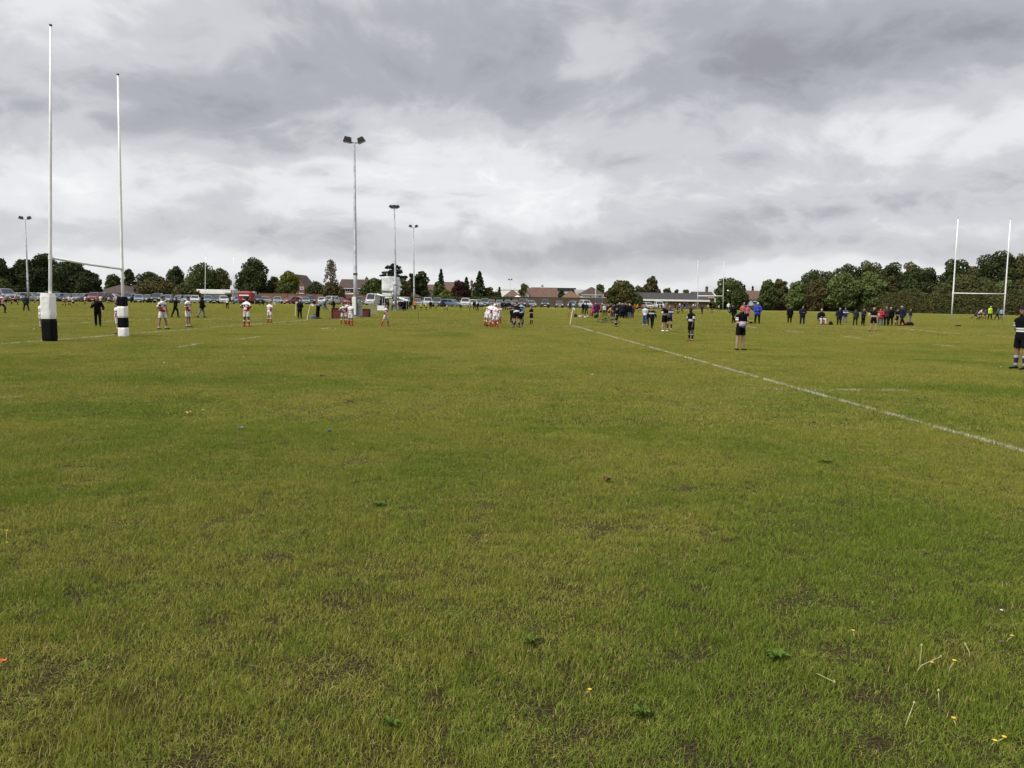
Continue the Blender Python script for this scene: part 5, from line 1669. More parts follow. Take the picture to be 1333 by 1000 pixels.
# white garden gazebo beyond the fence, under the hipped roof
g = XY(673.5, 200)
wg = empty('garden_gazebo', g)
tag(wg, 'white peaked garden gazebo behind the fence, left of the wide bungalow', 'gazebo')
zt, ze = D(673.5, 384.6, 200).z, D(673.5, 388.2, 200).z
w_ = 17 * 200 / F_PX / 2
MB().add([(-w_, -w_, ze), (w_, -w_, ze), (w_, w_, ze), (-w_, w_, ze), (0, 0, zt), (-w_, -w_, ze - .2), (w_, -w_, ze - .2), (w_, w_, ze - .2), (-w_, w_, ze - .2)],
         [(0, 1, 4), (1, 2, 4), (2, 3, 4), (3, 0, 4), (0, 5, 6, 1), (1, 6, 7, 2), (2, 7, 8, 3), (3, 8, 5, 0), (8, 7, 6, 5)]).obj('canopy', SHEET, wg)
for sx in (-1, 1):
    for sy in (-1, 1):
        MB().tube((sx * w_ * .95, sy * w_ * .95, 0), (sx * w_ * .95, sy * w_ * .95, ze), .04, n=6).obj('leg', GREY_STEEL, wg)


# ------------------------------------------------------------------ people
def V(*a):
    return Vector(a)


STAND = dict(lean=2, arms=((.14, 0, -1), (.06, -.16, -1)), legs=(((.09, .0, -1), (.03, .03, -1)), ((.09, -.02, -1), (.03, .03, -1))))
POSES = {
    'stand': STAND,
    'apart': dict(STAND, legs=(((.24, 0, -1), (.20, .03, -1)), ((.24, -.05, -1), (.20, .03, -1)))),
    'hips': dict(STAND, arms=((.75, .25, -.75), (-.80, -.50, -.30)), legs=(((.16, 0, -1), (.10, .03, -1)), ((.16, -.04, -1), (.10, .03, -1)))),
    'folded': dict(STAND, arms=((.22, -.12, -1), (-.86, -.50, .14))),
    'front': dict(STAND, arms=((.16, -.22, -1), (-.42, -.85, .02))),
    'pockets': dict(STAND, arms=((.34, .12, -.95), (-.22, -.22, -.95))),
    'behind': dict(STAND, arms=((.30, .25, -.95), (-.35, .25, -.85))),
    'walk': dict(lean=5, arms=(((.14, -.35, -.95), (0, -.55, -.85)), ((.14, .40, -.95), (.02, .05, -1))), legs=(((.03, .34, -1), (0, .48, -.9)), ((.03, -.36, -1), (0, -.02, -1)))),
    'walkface': dict(lean=6, arms=(((.28, -.40, -.8), (-.30, -.42, .85)), ((.42, .1, -.9), (-.1, -.65, -.55))), legs=(((.06, .38, -1), (0, .42, -.9)), ((.06, -.36, -1), (0, -.08, -1)))),
    'run': dict(lean=18, arms=(((.18, -.55, -.75), (-.1, -.85, .35)), ((.18, .70, -.65), (0, -.45, -.85))), legs=(((.03, .55, -.9), (0, .90, -.35)), ((.03, -.75, -.75), (0, .25, -1)))),
    'bend': dict(lean=62, arms=((.12, -.10, -.9), (-.15, -.55, -.7)), legs=(((.10, .10, -1), (.04, -.02, -1)), ((.10, .10, -1), (.04, -.02, -1)))),
    'crouch': dict(lean=38, arms=((.20, -.45, -.8), (-.25, -.75, -.45)), legs=(((.20, -.50, -.85), (.05, .42, -.9)), ((.20, -.40, -.9), (.05, .35, -.95)))),
    'sit': dict(lean=-6, arms=((.20, -.25, -.95), (-.45, -.80, -.12)), legs=(((.22, -1, -.06), (.04, -.05, -1)), ((.22, -1, -.06), (.04, -.05, -1)))),
    'huddle': dict(lean=26, arms=((.95, -.25, .02), (.55, -.75, -.15)), legs=(((.15, .06, -1), (.08, .05, -1)), ((.15, .10, -1), (.08, .05, -1)))),
    'raise': dict(STAND, arms=((.60, -.15, .70), (.15, -.25, .95))),
    'raise1': dict(STAND, arms=(((.14, 0, -1), (.06, -.16, -1)), ((.45, -.20, .85), (.35, -.1, .95)))),
    'point': dict(STAND, arms=(((.14, 0, -1), (.06, -.16, -1)), ((.75, -.55, .15), (.80, -.50, .25)))),
    'lookback': dict(lean=4, arms=(((.5, .2, -.8), (-.7, -.5, -.3)), ((.2, -.1, -1), (.0, -.3, -.95))), legs=(((.18, .1, -1), (.1, .1, -1)), ((.16, -.14, -1), (.1, 0, -1)))),
}
BODY = {}


def build_body(pose, voxel=0.0125):
    """one continuous figure about 1.75 m tall, facing -Y; returns co, faces, bone index, bone parameter, names"""
    key = (pose, voxel)
    if key in BODY:
        return BODY[key]
    P = POSES[pose]
    arms, legs = P['arms'], P['legs']
    if not isinstance(arms[0][0], (tuple, list)):
        arms = (arms, arms)
    lean = rad(P['lean'])

    def tor(x, y, z):     # torso space: bend about the hips
        c, s_ = math.cos(lean), math.sin(lean)
        return V(x, y * c - z * s_, y * s_ + z * c)
    hip = V(0, 0, 0)
    mb = MB()
    bones = []

    def cap(p0, p1, r0, r1, name, n=14, flat=1.0):
        p0, p1 = V(*p0), V(*p1)
        bones.append((p0, p1, r0, r1, name))
        d = (p1 - p0)
        L = d.length
        d.normalize()
        a = d.orthogonal().normalized()
        b = d.cross(a)
        prof = [(-.85 * r0, .45 * r0), (-.5 * r0, .85 * r0), (0, r0), (L * .35, r0 + (r1 - r0) * .25), (L * .7, r0 + (r1 - r0) * .65), (L, r1), (L + .5 * r1, .85 * r1), (L + .85 * r1, .45 * r1)]
        vs, fs = [], []
        for t, rr in prof:
            for i in range(n):
                q = 2 * math.pi * i / n
                vs.append(p0 + d * t + (a * math.cos(q) + b * math.sin(q) * flat) * rr)
        for j in range(len(prof) - 1):
            for i in range(n):
                fs.append((j * n + i, j * n + (i + 1) % n, (j + 1) * n + (i + 1) % n, (j + 1) * n + i))
        fs += [tuple(range(n - 1, -1, -1)), tuple(range((len(prof) - 1) * n, len(prof) * n))]
        mb.add(vs, fs)
    # torso loft
    prof = [(-.13, .10, .085), (-.07, .155, .115), (0, .168, .122), (.10, .150, .108), (.20, .145, .102), (.32, .172, .118), (.43, .186, .118), (.50, .160, .098), (.545, .085, .070), (.57, .05, .05)]
    n = 20
    vs, fs = [], []
    for z, rx, ry in prof:
        for i in range(n):
            t = 2 * math.pi * i / n
            vs.append(tor(rx * math.cos(t), ry * math.sin(t) + (.012 if .25 < z < .5 else 0), z) if z > 0.02 else V(rx * math.cos(t), ry * math.sin(t), z))
    for j in range(len(prof) - 1):
        for i in range(n):
            fs.append((j * n + i, j * n + (i + 1) % n, (j + 1) * n + (i + 1) % n, (j + 1) * n + i))
    fs += [tuple(range(n - 1, -1, -1)), tuple(range((len(prof) - 1) * n, len(prof) * n))]
    mb.add(vs, fs)
    bones.append((V(0, 0, -.08), V(0, 0, .04), .15, .15, 'pelvis'))
    bones.append((tor(0, 0, .06), tor(0, 0, .47), .155, .155, 'torso'))
    nb, hc = tor(0, .01, .55), tor(0, -.02, .735)
    if abs(P['lean']) > 15:       # the head stays up when the trunk leans
        hc = nb + (tor(0, -.02, .735) - nb).lerp(V(0, -.07, .17), .5).normalized() * .19
    cap(nb - (hc - nb) * .2, hc - (hc - nb) * .25, .056, .052, 'neck')
    up = (hc - nb).normalized()
    fw = (V(0, -1, 0) - up * V(0, -1, 0).dot(up)).normalized()
    rt = fw.cross(up)
    bones.append((hc, hc + up * .03, .09, .09, 'head'))
    hv = MB().ellipsoid((0, 0, 0), (.076, .094, .108), 16, 12).ellipsoid((0, -.045, -.062), (.052, .052, .052), 10, 8).ellipsoid((0, -.098, -.012), (.014, .018, .026), 8, 6)
    hv.ellipsoid((.077, .005, -.01), (.010, .018, .03), 8, 6).ellipsoid((-.077, .005, -.01), (.010, .018, .03), 8, 6).ellipsoid((0, -.086, .028), (.048, .016, .012), 8, 6)
    mb.add([hc + rt * p[0] - fw * p[1] + up * p[2] for p in hv.v], hv.f)
    foot_z = []
    for i, s in enumerate((-1, 1)):
        (u, f_) = arms[i]
        u, f_ = V(u[0] * s, u[1], u[2]).normalized(), V(f_[0] * s, f_[1], f_[2]).normalized()
        sh = tor(.178 * s, .005, .455)
        el_ = sh + u * .285
        wr = el_ + f_ * .245
        cap(sh, el_, .055, .041, 'uarm')
        cap(el_, wr, .041, .028, 'farm')
        # hand: palm, four fingers, thumb
        side = V(0, 0, 1).cross(f_)
        side = side.normalized() if side.length > .15 else V(1, 0, 0)
        palm_n = f_.cross(side).normalized()
        pc = wr + f_ * .055
        cap(wr + f_ * .01, wr + f_ * .085, .030, .034, 'hand', 10, .55)
        for k in range(4):
            o_ = side * (.026 - .0175 * k)
            ln = (.066, .076, .070, .054)[k]
            b0 = wr + f_ * .085 + o_ * .9
            b1 = b0 + (f_ + palm_n * .25).normalized() * ln * .55
            b2 = b1 + (f_ + palm_n * .9).normalized() * ln * .5
            cap(b0, b1, .0085, .008, 'hand', 8)
            cap(b1, b2, .008, .007, 'hand', 8)
        t0 = wr + f_ * .03 + side * .03
        cap(t0, t0 + (f_ * .7 + side * .6 + palm_n * .3).normalized() * .05, .0105, .0085, 'hand', 8)
        th, sn = legs[i]
        th, sn = V(th[0] * s, th[1], th[2]).normalized(), V(sn[0] * s, sn[1], sn[2]).normalized()
        h0 = V(.088 * s, 0, -.04)
        kn = h0 + th * .42
        an = kn + sn * .40
        cap(h0, kn, .088, .058, 'thigh')
        cap(kn, an, .056, .037, 'shin')
        cf = kn + sn * .12 - sn.cross(V(1, 0, 0)) * .012
        mb.ellipsoid(tuple(cf + V(0, .016, 0)), (.048, .050, .10), 12, 8)
        # the sole follows the shin: flat when the shin is upright, heel up behind
        fdir = V(.16 * s, -1, 0)
        tilt = max(0.0, sn.y) * 0.9
        fdir = V(fdir.x, -1 * math.cos(tilt), -math.sin(tilt)).normalized()
        heel = an + V(0, .03, -.035)
        cap(heel, an + fdir * .155 + V(0, 0, -.048), .042, .036, 'foot', 12, .8)
        foot_z.append((an + fdir * .155).z - .085)
        foot_z.append(heel.z - .04)
    me = mb.mesh('body')
    tmp = bpy.data.objects.new('tmp', me)
    COL.objects.link(tmp)
    rm = tmp.modifiers.new('r', 'REMESH')
    rm.mode, rm.voxel_size = 'VOXEL', voxel
    smm = tmp.modifiers.new('s', 'SMOOTH')
    smm.factor, smm.iterations = .5, (4 if voxel > .01 else 5)
    dg = bpy.context.evaluated_depsgraph_get()
    dg.update()
    ev = bpy.data.meshes.new_from_object(tmp.evaluated_get(dg))
    bpy.data.objects.remove(tmp)
    co = np.empty(len(ev.vertices) * 3, np.float32)
    ev.vertices.foreach_get('co', co)
    co = co.reshape(-1, 3)
    nm = np.empty(len(ev.vertices) * 3, np.float32)
    ev.vertices.foreach_get('normal', nm)
    nm = nm.reshape(-1, 3)
    fa = np.empty(len(ev.polygons) * 4, np.int32)
    ev.loops.foreach_get('vertex_index', fa)
    fa = fa.reshape(-1, 4)
    dz = co[:, 2].min()
    co[:, 2] -= dz
    best = np.full(len(co), 1e9)
    bi = np.zeros(len(co), int)
    bt = np.zeros(len(co))
    for k, (p0, p1, r0, r1, name) in enumerate(bones):
        a = np.array(p0) - (0, 0, dz)
        d = np.array(p1) - np.array(p0)
        L2 = (d * d).sum()
        t = ((co - a) @ d) / L2
        tc_ = np.clip(t, 0, 1)
        dist = np.linalg.norm(co - a - tc_[:, None] * d, axis=1) - (r0 + (r1 - r0) * tc_) * 1.0
        sel = dist < best
        best[sel], bi[sel], bt[sel] = dist[sel], k, t[sel]
    names = np.array([b[4] for b in bones])
    hcw = np.array(hc) - (0, 0, dz)
    hl = np.stack([(co - hcw) @ np.array(rt), (co - hcw) @ np.array(fw), (co - hcw) @ np.array(up)], 1)
    res = dict(co=co, nm=nm, fa=fa, bone=names[bi], t=bt, hl=hl, head=(hcw, np.array(rt), np.array(fw), np.array(up)), pz=-dz, key=key, zmax=co[:, 2].max())
    bm_ = fast_mesh('person_body', co, fa)
    bm_.polygons.foreach_set('use_smooth', [True] * len(bm_.polygons))
    res['mesh'] = bm_
    bpy.data.meshes.remove(ev)
    BODY[key] = res
    return res


GARM = {}


def garment(B, kind):
    key = (B['key'], kind)
    if key in GARM:
        return GARM[key]
    b, t, hl = B['bone'], B['t'], B['hl']
    is_ = lambda *n_: np.isin(b, n_)
    infl, flare = .011, None
    if kind == 'shirt':
        sel = (is_('torso')) | (is_('pelvis') & (B['co'][:, 2] > B['pz'] - .045)) | (is_('uarm') & (t < .80)) | (is_('neck') & (t < .25))
        infl = .022
    elif kind == 'long_shirt':
        sel = (is_('torso')) | (is_('pelvis') & (B['co'][:, 2] > B['pz'] - .055)) | (is_('uarm')) | (is_('farm') & (t < .96)) | (is_('neck') & (t < .35))
        infl = .026
    elif kind == 'coat':
        sel = (is_('torso', 'pelvis')) | (is_('thigh') & (t < .30)) | is_('uarm') | (is_('farm') & (t < .97)) | (is_('neck') & (t < .6))
        infl = .050
    elif kind == 'long_coat':
        sel = (is_('torso', 'pelvis')) | (is_('thigh') & (t < .85)) | is_('uarm') | (is_('farm') & (t < .97)) | (is_('neck') & (t < .6))
        infl = .070
    elif kind == 'shorts':
        sel = is_('pelvis') | (is_('thigh') & (t < .68)) | (is_('torso') & (t < .05))
        infl = .017 + .016 * np.clip(np.where(is_('thigh'), t, 0), 0, 1)
    elif kind == 'trousers':
        sel = is_('pelvis') | is_('thigh') | (is_('shin') & (t < .97)) | (is_('torso') & (t < .05))
        infl = .015 + .006 * np.where(is_('shin'), np.clip(t, 0, 1), 0)
    elif kind == 'socks':
        sel = is_('shin') & (t > .16) | (is_('foot') & (B['co'][:, 2] > .085))
        infl = .005
    elif kind == 'low_socks':
        sel = is_('shin') & (t > .74) | (is_('foot') & (B['co'][:, 2] > .085))
        infl = .006
    elif kind == 'boots':
        sel = is_('foot') | (is_('shin') & (t > 1.0))
        infl = .009
    elif kind == 'hair':
        sel = is_('head') & ((hl[:, 2] > .055) | ((hl[:, 1] < -.0) & (hl[:, 2] > -.03)) | ((hl[:, 2] > .02) & (hl[:, 1] < .055)))
        infl = .011
    elif kind == 'long_hair':
        sel = (is_('head') & ((hl[:, 2] > .055) | ((hl[:, 1] < .01)) | ((hl[:, 2] > .0) & (hl[:, 1] < .05)))) | (is_('neck') & (hl[:, 1] < -.02))
        infl = .020
    elif kind == 'cap':
        sel = is_('head') & ((hl[:, 2] > .035) | ((hl[:, 1] < .045) & (hl[:, 2] > -.055)))
        infl = .018
    elif kind == 'beanie':
        sel = is_('head') & (hl[:, 2] > .02)
        infl = .014
    elif kind == 'hood':
        sel = (is_('head') & ((hl[:, 2] > .06) | (hl[:, 1] < .035))) | is_('neck')
        infl = .024
    fs = B['fa'][np.all(sel[B['fa']], axis=1)]
    if len(fs) == 0:
        GARM[key] = None
        return None
    used, inv = np.unique(fs, return_inverse=True)
    fs = inv.reshape(-1, 4)
    co = B['co'][used] + B['nm'][used] * (infl[used] if isinstance(infl, np.ndarray) else infl)[..., None] if isinstance(infl, np.ndarray) else B['co'][used] + B['nm'][used] * infl
    # relax so that cloth does not cling to every hollow
    e = np.concatenate([fs[:, [0, 1]], fs[:, [1, 2]], fs[:, [2, 3]], fs[:, [3, 0]]])
    e = np.concatenate([e, e[:, ::-1]])
    for _ in range(3 if 'coat' in kind or 'shirt' in kind or kind in ('shorts', 'trousers') else 1):
        acc_ = np.zeros_like(co)
        cnt = np.zeros(len(co))
        np.add.at(acc_, e[:, 0], co[e[:, 1]])
        np.add.at(cnt, e[:, 0], 1)
        co = co * .45 + (acc_ / np.maximum(cnt, 1)[:, None]) * .55
    if kind in ('coat', 'long_coat', 'shirt', 'long_shirt', 'trousers'):
        wr_ = np.array([noise.noise(Vector((p[0] * 9, p[1] * 9, p[2] * 6))) for p in co])
        co = co + B['nm'][used] * (wr_ * .007)[:, None]
    co[:, 2] = np.maximum(co[:, 2], .001)
    me = fast_mesh(kind, co, fs)
    me.polygons.foreach_set('use_smooth', [True] * len(me.polygons))
    GARM[key] = me
    return me


def jersey(name, base, bands, sides=None, patch=None):
    """knitted shirt with woven-in hoops at the given heights (object space), side panels and a chest patch"""
    if name in MATS:
        return MATS[name]
    m = bpy.data.materials.new(name)
    m.use_nodes = True
    t = NT(m.node_tree)
    tcn = t.n('ShaderNodeTexCoord')
    s = t.n('ShaderNodeSeparateXYZ', i_0=tcn.outputs['Object'])
    x, y, z = s.outputs
    c = base
    ax = t.m('ABSOLUTE', x)
    if sides:
        col, x0, z1 = sides
        nz = t.noise(tcn.outputs['Object'], 4.0, 2.0)
        f = t.m('MULTIPLY', t.rng(t.m('ADD', ax, t.m('MULTIPLY', nz, .05)), x0, x0 + .012), t.m('LESS_THAN', z, z1))
        c = t.mix(f, c, col)
    for z0, z1, col in bands:
        f = t.m('MULTIPLY', t.m('GREATER_THAN', z, z0), t.m('LESS_THAN', z, z1))
        c = t.mix(f, c, col)
    if patch:
        for px0, px1, pz0, pz1, col in patch:
            f = t.m('MULTIPLY', t.m('MULTIPLY', t.m('GREATER_THAN', x, px0), t.m('LESS_THAN', x, px1)), t.m('MULTIPLY', t.m('GREATER_THAN', z, pz0), t.m('LESS_THAN', z, pz1)))
            c = t.mix(f, c, col)
    p = t.n('ShaderNodeBsdfPrincipled', i_Base_Color=c, i_Roughness=.9)
    p.inputs['Specular IOR Level'].default_value = .12
    t.n('ShaderNodeOutputMaterial', i_0=p.outputs[0])
    MATS[name] = m
    return m


def C(r, g, b):
    return cloth((r, g, b))


Wt, Bk, Rd, Nv = (.58, .56, .56), (.0042, .0042, .0052), (.30, .015, .022), (.012, .014, .030)
J_WHITE = jersey('jersey_white_red', Wt, [(1.30, 1.335, Rd)], (Rd, .115, 1.20), [(-.20, .06, .93, 1.05, Rd), (-.04, .09, 1.20, 1.30, Nv), (-.30, -.17, 1.24, 1.33, Nv), (.17, .30, 1.24, 1.33, Nv)])
J_WHITE2 = jersey('jersey_white_navy', Wt, [(1.10, 1.135, Rd), (1.22, 1.25, Nv)], (Rd, .125, 1.16), [(.17, .32, 1.22, 1.32, Nv), (-.32, -.17, 1.22, 1.32, Rd)])
J_WHITE3 = jersey('jersey_white_hooped', Wt, [(1.02, 1.06, Rd), (1.16, 1.20, Rd)], None, [(.17, .32, 1.22, 1.30, Nv), (-.32, -.17, 1.22, 1.30, Nv)])
J_BLACK = jersey('jersey_black_hooped', Bk, [(1.075, 1.115, Wt), (1.140, 1.185, Wt)], None, [(.20, .5, 1.22, 1.28, Wt), (-.5, -.20, 1.22, 1.28, Wt), (.20, .5, 1.30, 1.34, Wt), (-.5, -.20, 1.30, 1.34, Wt)])
J_BLACK2 = jersey('jersey_black_grey_hoop', Bk, [(1.10, 1.17, (.40, .40, .43))], None, [(-.10, .10, .90, 1.08, Bk)])
J_ORANGE = jersey('bib_orange', (.48, .15, .03), [])
J_REDW = jersey('jersey_red_white', Wt, [(1.04, 1.12, Rd)], (Rd, .14, 1.3))

S_LIGHT, S_TAN, S_DARK = mat('skin_light', (.36, .215, .15), .6, .08, 6.0, spec=.3), mat('skin_tan', (.25, .14, .09), .6, .08, 6.0, spec=.3), mat('skin_dark', (.055, .030, .020), .55, .08, 6.0, spec=.3)
SKIN = {'l': S_LIGHT, 't': S_TAN, 'd': S_DARK}
HAIR = {k: mat('hair_' + k, c, .8, .2, 14.0, .004, spec=.15) for k, c in dict(brown=(.04, .025, .015), black=(.009, .008, .008), fair=(.19, .13, .07), grey=(.26, .25, .24), red=(.14, .045, .02), white=(.48, .47, .45)).items()}
BLK, NVY, CHAR, JEAN, DGRN, WHT, RED_, GRY, KHA, BRN = C(*Bk), C(.012, .014, .028), C(.025, .026, .029), C(.055, .085, .16), C(.014, .030, .024), C(.58, .57, .56), C(.34, .018, .025), C(.17, .18, .19), C(.16, .13, .085), C(.050, .030, .024)
SOCK_R, SOCK_W, SOCK_B, SOCK_P = C(.33, .02, .025), C(.52, .50, .50), C(.010, .010, .014), C(.030, .016, .065)
SOCK_BW = jersey('socks_black_white_tops', (.010, .010, .014), [(.36, .385, (.5, .5, .5)), (.10, .125, (.5, .5, .5))])
SOCK_PW = jersey('socks_purple_white_tops', (.035, .017, .075), [(.375, .40, (.55, .55, .55)), (.345, .362, (.55, .55, .55)), (.165, .185, (.5, .5, .5)), (.125, .145, (.5, .5, .5))])
SOCK_RW = jersey('socks_red_white_tops', (.33, .02, .025), [(.34, .42, (.52, .5, .5))])


def kit(top, tk, bot, bk, socks=None, sk='socks', shoes=None, head=('hair', 'brown')):
    return dict(top=top, tk=tk, bot=bot, bk=bk, socks=socks, sk=sk, shoes=shoes or BLK, head=head)


def white(j=None, socks=SOCK_RW, sk='socks', head=('hair', 'brown'), shoes=None):
    return kit(j or J_WHITE, 'shirt', WHT, 'shorts', socks, sk, shoes, head)


def black(j=None, socks=SOCK_BW, head=('hair', 'brown'), shoes=None):
    return kit(j or J_BLACK, 'shirt', BLK, 'shorts', socks, 'socks', shoes, head)


def cas(top, bot, tk='long_shirt', bk='trousers', head=('hair', 'brown'), shoes=None):
    return kit(top, tk, bot, bk, None, 'socks', shoes, head)


def person(px, base, top, pose, rz, k, label, skin='l', group=None, hero=False, seat=0.0):
    B = build_body(pose, .0075 if hero else .0125)
    g = G(px, base)
    H = D(px, top, g.y).z
    s = max(.5, min(1.16, H / (B['zmax'] + .012)))
    root = link('person', B['mesh'], SKIN[skin], None, g, rad(rz), s)
    bulk = 1.15 if 'coat' in k['tk'] else 1.06
    root.scale = (s * bulk, s * bulk, s)
    tag(root, label, 'person', group)

    def put(kind, m, name=None):
        me = garment(B, kind)
        if me is not None and m is not None:
            link(name or kind, me, m, root)
    put(k['bk'], k['bot'])
    if k['socks'] is not None:
        put(k['sk'], k['socks'], 'socks')
    put('boots', k['shoes'])
    put(k['tk'], k['top'], {'long_shirt': 'jacket', 'shirt': 'shirt', 'coat': 'coat', 'long_coat': 'coat'}[k['tk']])
    hk, hm = k['head']
    if hk != 'bald':
        put(hk, HAIR[hm] if isinstance(hm, str) else hm, {'long_hair': 'hair'}.get(hk, hk))
    if hero:
        hcw, rt, fw, up = B['head']
        for sx in (-1, 1):
            c = hcw + rt * .031 * sx + fw * .085 + up * .010
            MB().ellipsoid(tuple(c), (.012, .008, .008), 8, 6).obj('eye', HAIR['black'], root, smooth=True)
        c = hcw + fw * .094 - up * .052
        MB().ellipsoid(tuple(c), (.022, .010, .006), 8, 6).obj('mouth', mat('lips', (.20, .07, .06), .5, .05), root, smooth=True)
    return root, B


